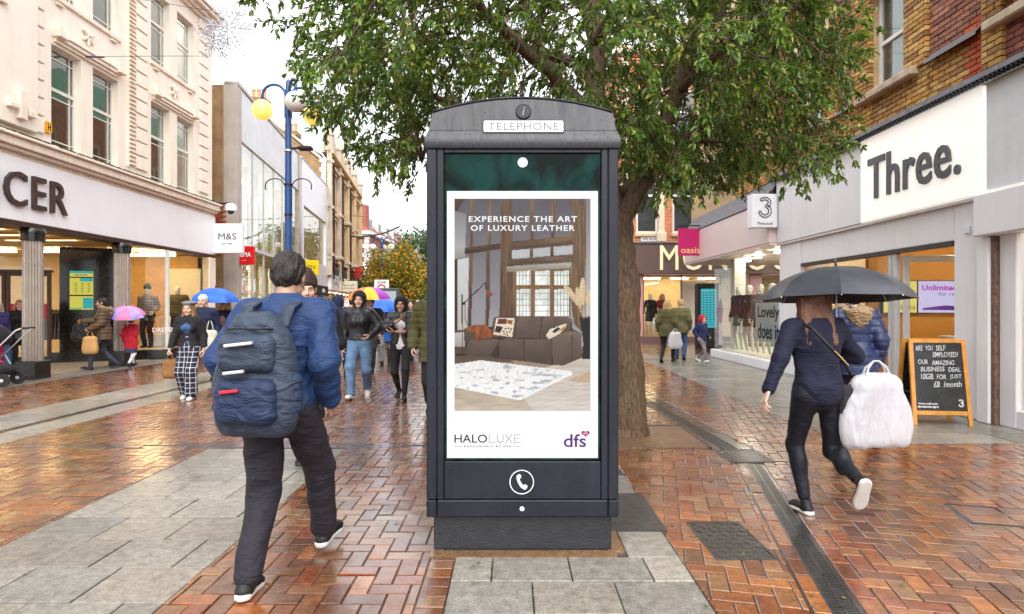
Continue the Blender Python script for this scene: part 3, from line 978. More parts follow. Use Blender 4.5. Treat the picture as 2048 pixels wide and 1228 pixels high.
link(bpy.data.objects.new('picture', np_mesh('picture', pv, pf, screen_emit('screen_picture', 1.0 * SE, True), lin.reshape(-1, 3), False)), scr)
for txt, a, b, y in (('EXPERIENCE THE ART', 937, 1155, 437), ('OF LUXURY LEATHER', 941, 1150, 455)):
    tag(text_fit(txt, kx(b) - kx(a), facing((kx((a + b) / 2), .0210, kz(y))), ext=0, height=.0335, bold=.018, spacing=1.18).build('headline', M_SCRW, scr), kind='stuff')
M_SCRK = screen_emit('screen_black', .012 * SE); M_SCRP = screen_emit('screen_purple', SE, col=RGB(92, 40, 130)); M_SCRM = screen_emit('screen_magenta', SE, col=RGB(176, 20, 120))
FY = .0220
text_fit('HALO', kx(974) - kx(908), facing((kx(941), FY, kz(879))), ext=0, height=.048, bold=.008).build('brand_lettering', M_SCRK, scr)
mb = MB()
for x0, segs in ((978, [((0, 1), (0, 0)), ((0, 0), (.8, 0))]), (995, [((0, 1), (0, .2)), ((0, .2), (.4, 0)), ((.4, 0), (.8, .2)), ((.8, .2), (.8, 1))]),
                 (1011, [((0, 1), (.9, 0)), ((.9, 1), (0, 0))]), (1029, [((0, 1), (0, 0)), ((0, 1), (.8, 1)), ((0, .5), (.6, .5)), ((0, 0), (.8, 0))])):
    for (p, q) in segs:                       # dotted capitals L U X E
        nn = max(3, int(math.hypot((q[0] - p[0]) * 14, (q[1] - p[1]) * 16) / 2.4))
        for k in range(nn + 1):
            u = p[0] + (q[0] - p[0]) * k / nn; v = p[1] + (q[1] - p[1]) * k / nn
            X_, Z_ = kx(x0 + u * 14), kz(887 - v * 16); r_ = .0022
            mb.add([(X_ - r_, FY, Z_ - r_), (X_ + r_, FY, Z_ - r_), (X_ + r_, FY, Z_ + r_), (X_ - r_, FY, Z_ + r_)], [(0, 1, 2, 3)])
mb.build('dotted_lettering', M_SCRK, scr)
text_fit('EXCLUSIVELY AT DFS', kx(1022) - kx(928), facing((kx(975), FY, kz(894.5))), ext=0, height=.010, bold=.02, spacing=1.3).build('strapline', M_SCRK, scr)
for a, b in ((908, 924), (1025, 1041)):
    mb = MB(); mb.add([(kx(a), FY, kz(894.8)), (kx(b), FY, kz(894.8)), (kx(b), FY, kz(894.1)), (kx(a), FY, kz(894.1))], [(0, 1, 2, 3)])
    mb.build('strapline_rule', M_SCRK, scr)
text_fit('dfs', kx(1173) - kx(1128), facing((kx(1150.5), FY, kz(883))), ext=0, height=.076, bold=.012).build('store_lettering', M_SCRP, scr)
hp = []
for k in range(28):
    a = 2 * PI * k / 28
    hp.append((16 * math.sin(a) ** 3 / 17 * .026, (13 * math.cos(a) - 5 * math.cos(2 * a) - 2 * math.cos(3 * a) - math.cos(4 * a)) / 17 * .021))
MB().prism(hp, 0, .0005, facing((kx(1172), FY, kz(868.5)))).build('heart', M_SCRM, scr)
hm = facing((kx(1172), FY - .0007, kz(868.5)))
sh_ = MB(M=hm)
for a, b, c, d in ((-.011, .011, .003, .0045), (-.011, -.0095, -.004, .003), (.0095, .011, -.004, .003), (-.0095, .0095, -.001, .0003), (-.0095, .0095, -.004, -.0027)): sh_.prism([(a, c), (b, c), (b, d), (a, d)], 0, .0004)
sh_.build('heart_sofa', M_SCRW, scr)
# handset symbol
lpn = MB()
cf_ = facing((kx(1043.5), .0095, kz(965)))
ringv = []; rf_ = []
for k in range(40):
    a = 2 * PI * k / 40
    for r in (.0655, .0705): ringv.append((r * math.cos(a), r * math.sin(a), .0005))
for k in range(40):
    a = 2 * k; b = 2 * ((k + 1) % 40); rf_.append((a, a + 1, b + 1, b))
lpn.add(ringv, rf_, cf_)
lpn.build('handset_ring', M_WHITE, kiosk)
hs = [(-.024, .040), (-.014, .046), (-.003, .038), (-.004, .026), (-.012, .018), (-.008, .002), (.004, -.014), (.012, -.018), (.022, -.014), (.032, -.020), (.032, -.032), (.022, -.043), (.010, -.042), (-.008, -.028), (-.022, -.004), (-.030, .020), (-.030, .034)]
MB().prism(hs, 0, .0006, cf_).build('handset_symbol', M_WHITE, kiosk)
MB().lathe([(.0135, 0), (.0135, .001), (.010, .003)], 18, facing((kx(1044), .002, kz(1018)))).build('lock_cover', M_WHITE, kiosk, smooth=30)

# ================================================================== THE TREE BEHIND THE KIOSK
def bark_mat(name, a, b):
    t = NT(name); p = t.pos()
    n1 = t.noise(t.scalev(p, (42, 42, 9)), 1.2, 6, .65)
    n2 = t.noise(p, 45, 4)
    c = t.mix(t.mapr(n1, .35, .65, 0, 1), a, b)
    c = t.mix(t.mapr(t.noise(p, 5, 3), .52, .72, 0, .4), c, (.06, .06, .022))
    return t.done(t.bsdf(Base_Color=c, Roughness=.62, Normal=t.bump(t.math('ADD', n1, t.math('MULTIPLY', n2, .5)), .8, .02)))
M_BARK = bark_mat('wet_bark', (.04, .024, .013), (.19, .115, .06))
def leaf_mat(name, trans=.44, rough=.34):
    t = NT(name)
    c = t.attr()
    di = t.bsdf(Base_Color=c, Roughness=rough, Specular_IOR_Level=.6)
    tr = t.n('ShaderNodeBsdfTranslucent', {'Color': t.mix(.5, c, (.16, .26, .03), 'MIX')}).outputs[0]
    return t.done(t.n('ShaderNodeMixShader', {0: trans, 1: di, 2: tr}).outputs[0])
M_LEAF = leaf_mat('evergreen_oak_leaf')
M_LEAF2 = leaf_mat('autumn_leaf', .4, .6)

def leaves_mesh(P, Dn, Up, Ln, Wd, C, fold=.25, curl=.15):
    """P base, Dn along leaf, Up leaf normal; six-vertex folded leaves"""
    P = np.asarray(P); Dn = Dn / np.linalg.norm(Dn, axis=1, keepdims=True)
    Sd = np.cross(Dn, Up); Sd /= (np.linalg.norm(Sd, axis=1, keepdims=True) + 1e-9)
    N_ = np.cross(Sd, Dn)
    Ln = Ln[:, None]; Wd = Wd[:, None]
    v = np.stack([P, P + Dn * Ln * .33 + Sd * Wd * .5 + N_ * Wd * fold, P + Dn * Ln * .72 + Sd * Wd * .38 + N_ * Wd * (fold - curl),
                  P + Dn * Ln - N_ * Ln * curl, P + Dn * Ln * .72 - Sd * Wd * .38 + N_ * Wd * (fold - curl), P + Dn * Ln * .33 - Sd * Wd * .5 + N_ * Wd * fold], 1)
    n = len(P)
    b = np.arange(n)[:, None] * 6
    f = np.stack([b + np.array([0, 1, 2, 3]), b + np.array([0, 3, 4, 5])], 1).reshape(-1, 4)
    return v.reshape(-1, 3), f, np.repeat(C, 6, 0)

def unit(n):
    v = rng.normal(size=(n, 3)); return v / np.linalg.norm(v, axis=1, keepdims=True)

tree = thing('street_tree', 'spreading evergreen street tree with leaning trunk behind the kiosk', 'tree', (1.26, 6.72, 0))
TR = Matrix.Translation((-1.26, -6.72, 0))
limbs = [   # world polylines with radii; the first is the trunk
    ([(1.26, 6.72, -.03), (1.27, 6.72, .12), (1.27, 6.72, .5), (1.24, 6.72, 1.2), (1.22, 6.73, 1.9), (1.16, 6.75, 2.4), (1.06, 6.78, 3.0), (.97, 6.8, 3.7), (.94, 6.85, 4.6), (.9, 6.9, 5.6), (.95, 7.0, 6.8)],
     [.30, .245, .215, .195, .185, .175, .13, .115, .1, .07, .02]),
    ([(1.2, 6.73, 2.3), (1.4, 6.6, 2.75), (1.52, 6.5, 3.1), (1.7, 6.4, 3.6), (1.9, 6.3, 4.1), (2.2, 6.2, 4.6), (2.5, 6.2, 5.4)], [.12, .105, .095, .08, .065, .05, .015]),
    ([(1.15, 6.76, 2.6), (1.55, 6.9, 3.0), (1.95, 7.0, 3.35), (2.5, 7.1, 3.7), (3.1, 7.1, 4.0), (3.6, 7.1, 4.3)], [.09, .07, .055, .045, .03, .01]),
    ([(1.0, 6.8, 3.4), (.7, 6.5, 3.65), (.3, 6.2, 3.95), (-.1, 5.9, 4.2), (-.55, 5.7, 4.45), (-1.2, 5.7, 4.7), (-1.8, 5.8, 4.8)], [.10, .085, .07, .058, .045, .03, .01]),
    ([(1.02, 6.8, 3.2), (.5, 6.9, 3.45), (-.1, 7.0, 3.55), (-.7, 7.0, 3.8), (-1.4, 7.0, 4.0), (-2.1, 6.9, 4.0)], [.07, .05, .042, .035, .025, .008]),
    ([(.96, 6.8, 4.0), (.6, 7.2, 4.4), (.1, 7.6, 4.7), (-.6, 7.9, 4.9), (-1.3, 8.1, 5.0)], [.08, .065, .05, .035, .01]),
    ([(.95, 6.84, 4.4), (1.2, 6.3, 4.7), (1.5, 5.7, 4.8), (1.9, 5.2, 4.8), (2.4, 4.9, 4.7)], [.075, .06, .045, .03, .01]),
    ([(1.55, 6.5, 3.2), (1.8, 6.8, 3.7), (2.1, 7.4, 4.2), (2.5, 8.0, 4.6), (3.0, 8.3, 4.9)], [.07, .055, .045, .03, .01]),
    ([(1.75, 6.38, 3.7), (2.1, 6.0, 4.0), (2.6, 5.8, 4.25), (3.2, 5.8, 4.4), (3.7, 6.0, 4.6)], [.055, .045, .035, .022, .008]),
    ([(.94, 6.85, 4.6), (.6, 6.4, 5.0), (.2, 5.8, 5.2), (-.2, 5.2, 5.2), (-.7, 4.8, 5.1)], [.06, .05, .04, .03, .01]),
    ([(.3, 6.2, 3.95), (.2, 6.1, 4.3), (-.05, 6.0, 4.8), (-.3, 5.9, 5.4)], [.05, .04, .03, .01]),
    ([(-.1, 7.0, 3.55), (-.3, 6.9, 3.3), (-.6, 6.85, 3.15), (-1.0, 6.8, 3.1)], [.03, .024, .018, .006]),
    ([(1.95, 7.0, 3.35), (2.3, 6.8, 3.3), (2.7, 6.7, 3.2), (3.1, 6.6, 3.1)], [.035, .028, .02, .006]),
]
def smooth_line(pts, rad, k=4):
    P = [Vector(p) for p in pts]; out = []; ro = []
    for i in range(len(P) - 1):
        p0, p1, p2, p3 = P[max(i - 1, 0)], P[i], P[i + 1], P[min(i + 2, len(P) - 1)]
        for j in range(k):
            t = j / k
            out.append(.5 * ((2 * p1) + (p2 - p0) * t + (2 * p0 - 5 * p1 + 4 * p2 - p3) * t * t + (3 * p1 - p0 - 3 * p2 + p3) * t ** 3))
            ro.append(rad[i] + (rad[i + 1] - rad[i]) * t)
    out.append(P[-1]); ro.append(rad[-1])
    return out, ro
limb_pts = []
for i, (pts, rad) in enumerate(limbs):
    p, r = smooth_line(pts, rad)
    q = []
    for k, v in enumerate(p):
        w = .012 if i == 0 and v.z < 2.2 else .03
        q.append(v + Vector((random.gauss(0, w), random.gauss(0, w), 0)) * (0 if k == 0 else 1))
    m = MB(M=TR); m.tube(q, [x * random.uniform(.94, 1.07) for x in r], 14 if i == 0 else 9)
    m.build('trunk' if i == 0 else 'limb', M_BARK, tree, smooth=True)
    for k, v in enumerate(q):
        if v.z > 2.5: limb_pts.append((v, r[k]))
LP = np.array([tuple(v) for v, r in limb_pts])
# clumps of twigs through the crown's volume
cl = []
def crown_ok(c):
    u = (c - np.array((.85, 6.85, 4.85))) / np.array((3.35, 2.55, 2.5))
    return np.sum(np.abs(u) ** 2.4, -1)
tries = 0
while len(cl) < 580 and tries < 60000:
    tries += 1
    c = np.array((rng.uniform(-2.7, 4.3), rng.uniform(4.25, 9.4), rng.uniform(2.5, 7.3)))
    q = crown_ok(c)
    if q > 1: continue
    near = max(0, 6.85 - c[1])                       # the street side of the crown is cut back from the shop fronts
    if c[0] > 3.75 - near * .5 or c[0] < -2.2 + near * .4 or (c[0] < -1.95 and c[2] < 4.35): continue
    if c[2] < 3.7 and c[0] > 3.15 - near * .3: continue
    # the underside rises towards the back and the left
    if c[2] < 1.72 + .2 * c[1] or (c[0] < -.8 and c[2] < 1.75 + .21 * c[1]) or (c[0] < -1.6 and c[2] < 1.85 + .26 * c[1]): continue
    if c[0] < .6 and rng.random() < .3: continue
    if q < .25 and rng.random() < .55: continue
    if c[2] > 5.4 and rng.random() < .72: continue
    # an uneven lower edge
    if c[2] < 3.3 and math.sin(c[0] * 3.1 + 1) * math.cos(c[1] * 2.3) > .35: continue
    if any(np.sum((c - o) ** 2) < .20 ** 2 for o in cl): continue
    cl.append(c)
for c in ((-2.6, 6.3, 4.75), (-2.45, 6.2, 4.9), (-2.25, 6.5, 4.5), (-2.1, 6.6, 4.2), (-2.0, 6.6, 3.75), (3.05, 6.2, 3.15), (2.5, 6.5, 3.1), (2.85, 6.3, 3.2), (3.3, 6.2, 3.2), (1.6, 6.5, 2.85), (2.1, 6.5, 3.0), (3.5, 6.6, 3.9), (3.6, 6.7, 4.2), (3.3, 6.4, 3.4), (-1.0, 6.6, 3.1), (-1.9, 6.6, 3.75), (-1.5, 6.7, 3.4)):
    cl.append(np.array(c))
P, Dd, Uu, Ln, Wd, Cc = [], [], [], [], [], []
tw = MB(M=TR)
PAL = np.array([RGB(92, 118, 44), RGB(76, 106, 42), RGB(114, 136, 52), RGB(64, 92, 46), RGB(134, 142, 54), RGB(86, 118, 62), RGB(150, 148, 66), RGB(122, 98, 52)])
PW = np.array([.2, .22, .17, .16, .1, .1, .035, .015])
for c in cl:
    dn = np.linalg.norm(LP - c, axis=1); k = int(np.argmin(dn + np.maximum(0, LP[:, 2] - c[2]) * .3))
    src = Vector(LP[k]); cv = Vector(c)
    mid = (src + cv) / 2 + Vector((random.gauss(0, .08), random.gauss(0, .08), random.uniform(.02, .16)))
    tw.tube([src, mid, cv], [.014, .009, .006], 4)
    tone = rng.uniform(.85, 1.85)
    out = c - np.array((.9, 6.85, 4.4)); out /= np.linalg.norm(out) + 1e-6
    for s_ in range(8):
        d = out * .7 + unit(1)[0] * .85; d[2] -= .35; d /= np.linalg.norm(d)
        ln = rng.uniform(.22, .46)
        st = c + unit(1)[0] * .05
        e = st + d * ln; e[2] -= ln * .22
        mv = (st + e) / 2; mv[2] += .03
        tw.tube([tuple(st), tuple(mv), tuple(e)], [.0045, .0035, .002], 3)
        nl = int(11 + ln * 24)
        t_ = np.sqrt(rng.uniform(.03, 1, nl))[:, None]
        base = (1 - t_) ** 2 * st + 2 * t_ * (1 - t_) * mv + t_ * t_ * e
        ld = d * .65 + unit(nl) * .75; ld[:, 2] -= .38
        P.append(base); Dd.append(ld); Uu.append(unit(nl) * .5 + np.array((0, -.1, .75)))
        Ln.append(rng.uniform(.045, .085, nl)); Wd.append(rng.uniform(.021, .036, nl))
        cc = PAL[rng.choice(len(PAL), nl, p=PW)] * tone * rng.uniform(.75, 1.25, (nl, 1))
        Cc.append(cc)
tw.build('twigs', M_BARK, tree)
tag(tree.children[-1], kind='stuff')
lv, lf_, lc = leaves_mesh(np.concatenate(P) - np.array((1.26, 6.72, 0)), np.concatenate(Dd), np.concatenate(Uu), np.concatenate(Ln), np.concatenate(Wd), np.concatenate(Cc))
tag(link(bpy.data.objects.new('crown', np_mesh('crown', lv, lf_, M_LEAF, lc, False)), tree), kind='stuff')
print('leaves', len(lf_) // 2)

# ================================================================== BUILDINGS ON THE LEFT
def wall_grid(us, zs, holes, M, w0=0.0, reveal=.25):
    """one connected wall skin with real openings and reveals; holes = (u0, u1, z0, z1)"""
    us = sorted(set(us) | {h[0] for h in holes} | {h[1] for h in holes}); zs = sorted(set(zs) | {h[2] for h in holes} | {h[3] for h in holes})
    m = MB(M=M); idx = {}; V = []; F = []
    def vi(u, z, w):
        k = (round(u, 4), round(z, 4), round(w, 4))
        if k not in idx: idx[k] = len(V); V.append((u, w, z))
        return idx[k]
    for i in range(len(us) - 1):
        for j in range(len(zs) - 1):
            cu, cz = (us[i] + us[i + 1]) / 2, (zs[j] + zs[j + 1]) / 2
            if any(h[0] < cu < h[1] and h[2] < cz < h[3] for h in holes): continue
            F.append((vi(us[i], zs[j], w0), vi(us[i], zs[j + 1], w0), vi(us[i + 1], zs[j + 1], w0), vi(us[i + 1], zs[j], w0)))
    for h in holes:
        a, b, c, d = h
        def strip(p, q):
            F.append((vi(p[0], p[1], w0), vi(q[0], q[1], w0), vi(q[0], q[1], w0 - reveal), vi(p[0], p[1], w0 - reveal)))
        strip((a, c), (b, c)); strip((b, c), (b, d)); strip((b, d), (a, d)); strip((a, d), (a, c))
    m.add(V, F)
    return m
def letters(s, width, M, parent, material, ext=.03, height=None, name='letter', world=True, **kw):
    """each letter of a sign is a part of its own"""
    full = text_fit(s, width, Matrix.Identity(4), ext=ext, height=height, **kw)
    par = list(range(len(full.v)))
    def find(a):
        while par[a] != a: par[a] = par[par[a]]; a = par[a]
        return a
    for f in full.f:
        for b in f[1:]:
            ra, rb = find(f[0]), find(b)
            if ra != rb: par[ra] = rb
    comp = {}
    for f in full.f: comp.setdefault(find(f[0]), []).append(f)
    groups = []
    for c, fs in comp.items():
        xs = [full.v[i][0] for f in fs for i in f]; groups.append([min(xs), max(xs), fs])
    groups.sort(key=lambda g: g[0])
    merged = []
    for g in groups:
        if merged and g[0] < merged[-1][1] - (g[1] - g[0]) * .5: merged[-1][1] = max(merged[-1][1], g[1]); merged[-1][2] += g[2]
        else: merged.append(g)
    for g in merged:
        ids = sorted({i for f in g[2] for i in f}); mp = {i: k for k, i in enumerate(ids)}
        m = MB(); m.add([full.v[i] for i in ids], [tuple(mp[i] for i in f) for f in g[2]], M)
        m.build(name, material, parent, world=world)
def window(parent, M, u0, u1, z0, z1, w, fm, pm, bars_u=(), bars_z=(), thick=.05, bar=.022, blind=None, name='window', depth=.05, blind_w=-.25, bu=(0, 1)):
    f = MB(M=M)
    f.box(u0, u0 + thick, w - depth, w, z0, z1); f.box(u1 - thick, u1, w - depth, w, z0, z1)
    f.box(u0 + thick, u1 - thick, w - depth, w, z0, z0 + thick); f.box(u0 + thick, u1 - thick, w - depth, w, z1 - thick, z1)
    for b in bars_z:
        t_ = b[1] if isinstance(b, tuple) else bar; b = b[0] if isinstance(b, tuple) else b
        f.box(u0 + thick, u1 - thick, w - depth * .7, w + (.012 if t_ > bar else -.004), z0 + (z1 - z0) * b - t_ / 2, z0 + (z1 - z0) * b + t_ / 2)
    for b in bars_u:
        f.box(u0 + (u1 - u0) * b - bar / 2, u0 + (u1 - u0) * b + bar / 2, w - depth * .72, w - .006, z0 + thick, z1 - thick)
    fo = f.build(name, fm, parent, world=True)
    g = MB(M=M); g.add([(u0 + .01, w - depth * .5, z0 + .01), (u0 + .01, w - depth * .5, z1 - .01), (u1 - .01, w - depth * .5, z1 - .01), (u1 - .01, w - depth * .5, z0 + .01)], [(0, 1, 2, 3)])
    g.build('pane', pm, fo, world=True)
    if blind:
        b = MB(M=M); n = max(3, int((u1 - u0) / .06)); V = []; F = []
        ua, ub = u0 + (u1 - u0) * bu[0], u0 + (u1 - u0) * bu[1]
        for i in range(n + 1):
            u = ua + (ub - ua) * i / n; ww = w + blind_w + (.025 if i % 2 else 0)
            V += [(u, ww, z0), (u, ww, z1)]
        for i in range(n): F.append((2 * i, 2 * i + 1, 2 * i + 3, 2 * i + 2))
        b.add(V, F); b.build('blind', blind, fo, world=True)
    return fo

M_CREAM = mat('cream_render', RGB(247, 235, 220), .65, var=.05, vs=2.5, bump=.12, bs=25, streak=.09)
M_CREAM2 = mat('cream_moulding', RGB(243, 228, 211), .6, var=.08, vs=4, bump=.15, bs=30, streak=.2)
M_FASCIA = mat('white_fascia', RGB(244, 244, 249), .35, var=.03, vs=1.2, streak=.05)
M_BRONZE = mat('bronze_letter', RGB(72, 56, 52), .35, .3, var=.1)
M_BRONZET = mat('bronze_trim', RGB(66, 46, 38), .4, .3, var=.2)
M_STEELW = mat('white_steel_frame', RGB(226, 224, 216), .4, var=.06)
M_GLASS = glass_mat('window_glass', (.86, .92, .9), 1.0, .06)
M_SHOPGL = glass_mat('shop_glass', (.95, .97, .96), .8, .02)
M_BLINDC = mat('cream_curtain', RGB(226, 222, 196), .8, var=.06)
M_BLINDG = mat('pale_green_curtain', RGB(190, 204, 192), .8, var=.06)
M_DARKIN = mat('dim_interior', RGB(120, 112, 96), .8, var=.2)
M_BLACKG = mat('black_granite', (.016, .015, .014), .16, var=.4, vs=30)
M_GOLD = mat('warm_soffit', RGB(206, 170, 104), .4, var=.1)
M_WARM = emit('warm_ceiling_light', (1.0, .78, .42), 11.0)
M_WARM2 = emit('shop_strip_light', (1.0, .86, .62), 30.0)
M_INWALL = mat('shop_inner_wall', RGB(226, 196, 140), .6, var=.06)

ms = thing('department_store', 'cream rendered department store with white fascia and fluted columns', 'building', (-9.5, 15, 0))
ML = facade((-9.5, 0, 0), (0, 1, 0), (1, 0, 0))
BAY = 3.42
holes = []
for k in range(-3, 2):
    for (a, b) in ((12.37, 13.23), (13.60, 14.48)):
        for (c, d) in ((4.68, 6.86), (7.93, 9.82)):
            holes.append((a + k * BAY, b + k * BAY, c, d))
wall_grid([2.0, 19.0], [4.2, 11.6], holes, ML, 0, .28).build('wall', M_CREAM, ms, world=True)
mb = MB(M=ML); mb.box(18.9, 19.0, -8, -.001, 0, 11.6); mb.build('end_wall', M_CREAM, ms, world=True)
mb = MB(M=ML); mb.box(2, 18.9, -8, -1.6, 4.4, 11.4); mb.build('inner_rooms', M_DARKIN, ms, world=True)
for k in range(-3, 2):
    for i, (a, b) in enumerate(((12.37, 13.23), (13.60, 14.48))):
        for j, (c, d) in enumerate(((4.68, 6.86), (7.93, 9.82))):
            window(ms, ML, a + k * BAY, b + k * BAY, c, d, -.14, M_STEELW, M_GLASS, bars_u=(.82,), bars_z=((.60, .07), .11, .52, .90), blind=(M_BLINDC, M_BLINDG)[(i + j + k) % 2], blind_w=-.5, bu=((0, .45), (.3, 1), (.2, .9))[(i + 2 * j + k) % 3])
    u = 12.37 + k * BAY
    # sills, stepped head moulding and spandrel ornament of one bay
    for z in (4.62, 7.86):
        MB(M=ML).bbox(u - .06, u + 2.17, -.05, .05, z - .05, z + .055, .012).build('sill', M_CREAM2, ms, world=True)
    zz = 6.92
    for s_, (h, w_) in enumerate(((.07, .05), (.09, .09), (.05, .12))):
        MB(M=ML).bbox(u + .06, u + 2.05, .001, w_, zz, zz + h, .008).build('head_moulding', M_CREAM2, ms, world=True); zz += h
    for uu in (u + .02, u + 1.92):
        for s_ in range(3):
            MB(M=ML).bbox(uu + .03 * s_, uu + .26 - .03 * s_, .001, .17 - .03 * s_, 7.02 + .09 * s_, 7.10 + .09 * s_, .01).build('bracket', M_CREAM2, ms, world=True)
    st = MB(M=ML)
    for a in (35, 90, 145):
        rm = ML @ Matrix.Translation((u + 1.05, .03, 7.46)) @ Matrix.Rotation(math.radians(a - 90), 4, 'Y')
        st.bbox(-.035, .035, -.03, .03, -.2, .2, .02, rm)
    st.build('star_ornament', M_CREAM2, ms, world=True)
    for uu in (u + .1, u + 1.8):
        MB(M=ML).bbox(uu, uu + .2, .001, .06, 7.72, 7.77, .01).build('dentil', M_CREAM2, ms, world=True)
# broad pilaster with fin ornament, ribbed strip and block strips
for k in (-1, 0):
    u = 11.2 + k * 3.42 * 2
    MB(M=ML).bbox(u - 1.0, u + .72, .001, .10, 4.86, 10.2, .02).build('pilaster', M_CREAM, ms, world=True)
    for i, (du, z0, z1) in enumerate(((-.22, 5.16, 5.34), (.0, 5.0, 5.62), (.22, 5.1, 5.3))):
        for s_ in range(3):
            MB(M=ML).bbox(u + .25 + du - .09 + .02 * s_, u + .25 + du + .09 - .02 * s_, .101, .2 - .03 * s_, z0 + .05 * s_, z1 - .04 * (2 - s_), .012).build('fin_ornament', M_CREAM2, ms, world=True)
for u in (14.83, 8.0):
    z = 4.95
    MB(M=ML).box(u - .04, u, .001, .05, 4.9, 10.2).build('rib_margin', M_CREAM2, ms, world=True)
    rib = MB(M=ML); rib.bbox(u, u + .25, .001, .07, 0, .055, .012); rme = rib.mesh('rib', M_CREAM2)
    while z < 10.1:
        o = bpy.data.objects.new('rib', rme); link(o, ms, True); o.location.z = z; z += .108
for (u0, u1) in ((15.12, 15.6), (18.2, 18.72), (11.75, 12.15)):
    blk = MB(M=ML); blk.bbox(u0, u1, .001, .045, 0, .318, .014); bme = blk.mesh('facing_block', M_CREAM)
    z = 4.92
    while z < 10.0:
        o = bpy.data.objects.new('facing_block', bme); link(o, ms, True); o.location.z = z; z += .355
# cornices
zz = 4.27
for (h, w_) in ((.10, .06), (.07, .17), (.16, .24), (.06, .30), (.05, .2)):
    MB(M=ML).bbox(2.0, 19.06, -.02, w_, zz + .001, zz + h, .012).build('cornice', M_CREAM2, ms, world=True); zz += h
zz = 10.22
for (h, w_) in ((.08, .1), (.09, .2), (.12, .32), (.06, .38)):
    MB(M=ML).bbox(2.0, 19.1, -.02, w_, zz + .001, zz + h, .015).build('parapet_cornice', M_CREAM2, ms, world=True); zz += h
M_MOSS = mat('wet_moss', (.05, .05, .018), .9, var=.5, vs=30)
ms_ = MB(M=ML)
for i in range(420):
    u = random.uniform(9, 19); r_ = random.uniform(.008, .028)
    ms_.box(u - r_ * 2, u + r_ * 2, .05, .195 + random.uniform(0, .012), 4.69, 4.705 + r_ * .8)
tag(ms_.build('moss', M_MOSS, ms, world=True), kind='stuff')
# fascia with bronze letters
MB(M=ML).bbox(2.0, 19.02, -.05, .10, 3.06, 4.268, .01).build('fascia', M_FASCIA, ms, world=True)
MB(M=ML).box(2.0, 19.03, -.3, .085, 2.97, 3.058).build('fascia_trim', M_BRONZET, ms, world=True)
letters('SPENCER', 3.62, facing((-9.398, 10.82, 3.66), (1, 0, 0)), ms, M_BRONZE, ext=.06, height=.66, bold=.004, spacing=1.12)
M_HYD = mat('yellow_hydrant_sign', RGB(246, 176, 20), .4, var=.03)
hy = MB(M=ML).box(12.18, 12.32, .001, .055, 4.98, 5.2); ho = hy.build('hydrant_plate', M_HYD, ms, world=True)
text_fit('H', .085, facing((-9.444, 12.25, 5.09), (1, 0, 0)), ext=.002, height=.17, bold=.02).build('lettering', M_SEAM, ho, world=True)
# columns
for yy in (11.9, 14.62, 9.1):
    M0 = Matrix.Translation((-9.5, yy, 0))
    MB(M=M0).bbox(-.205, .205, -.205, .205, 0, .36, .012).build('column_base', M_BLACKG, ms, world=True)
    fl_ = MB(M=M0); V = []; F = []; nseg = 96
    for z in (.36, 2.72):
        for i in range(nseg):
            a = 2 * PI * i / nseg; r = .172 - .014 * abs(math.sin(a * 12)) ** .6
            V.append((r * math.cos(a), r * math.sin(a), z))
    for i in range(nseg): F.append((i, (i + 1) % nseg, nseg + (i + 1) % nseg, nseg + i))
    fl_.add(V, F); fl_.build('column_shaft', mat('fluted_steel', RGB(168, 156, 146), .35, .5, var=.1), ms, world=True)
    MB(M=M0).lathe([(.18, 2.72), (.205, 2.73), (.205, 2.86), (.22, 2.865), (.22, 2.93), (.2, 2.969)], 28).build('column_cap', M_BLACKG, ms, smooth=30, world=True)
# arcade soffit, floor and shop behind
sf = MB(); sf.box(-16, -9.52, 4, 19, 3.02, 3.06); sf.build('soffit', M_GOLD, ms, world=True)
for i in range(12):
    yy = 9.6 + i * .5
    MB().box(-13.0, -9.9, yy, yy + .3, 2.97, 3.015).build('soffit_slat', M_GOLD, ms, world=True)
for i in range(5):
    MB().box(-11.8, -10.2, 9.95 + i * 1.0, 10.05 + i * 1.0, 2.975, 3.01).build('soffit_light', emit('soffit_glow', (1.0, .72, .34), 3.2), ms, world=True)
fl = MB(); fl.box(-18, -9.75, 6.5, 19, -.02, .006); fl.build('arcade_floor', mat('beige_terrazzo', RGB(206, 190, 164), .25, var=.1, vs=20), ms, world=True)
A, B_, C_ = Vector((-11.7, 15.3, 0)), Vector((-9.42, 16.4, 0)), Vector((-9.42, 18.6, 0))
dAB = (B_ - A).normalized(); nAB = Vector((dAB.y, -dAB.x, 0))
MA = facade(A, dAB, nAB)
LAB = (B_ - A).length
mb = MB(M=MA); mb.box(-.05, LAB + .02, -.12, .08, .0, .26); mb.build('stall_riser', M_BLACKG, ms, world=True)
mb = MB(); mb.box(-9.52, -9.36, 16.42, 18.65, .0, .26); mb.build('stall_riser', M_BLACKG, ms, world=True)
bp = MB(M=MA).bbox(.14, 1.33, 0, .06, .262, 2.96, .004).build('black_panel', mat('black_marble_panel', (.014, .012, .011), .12, var=.5, vs=16), ms, world=True)
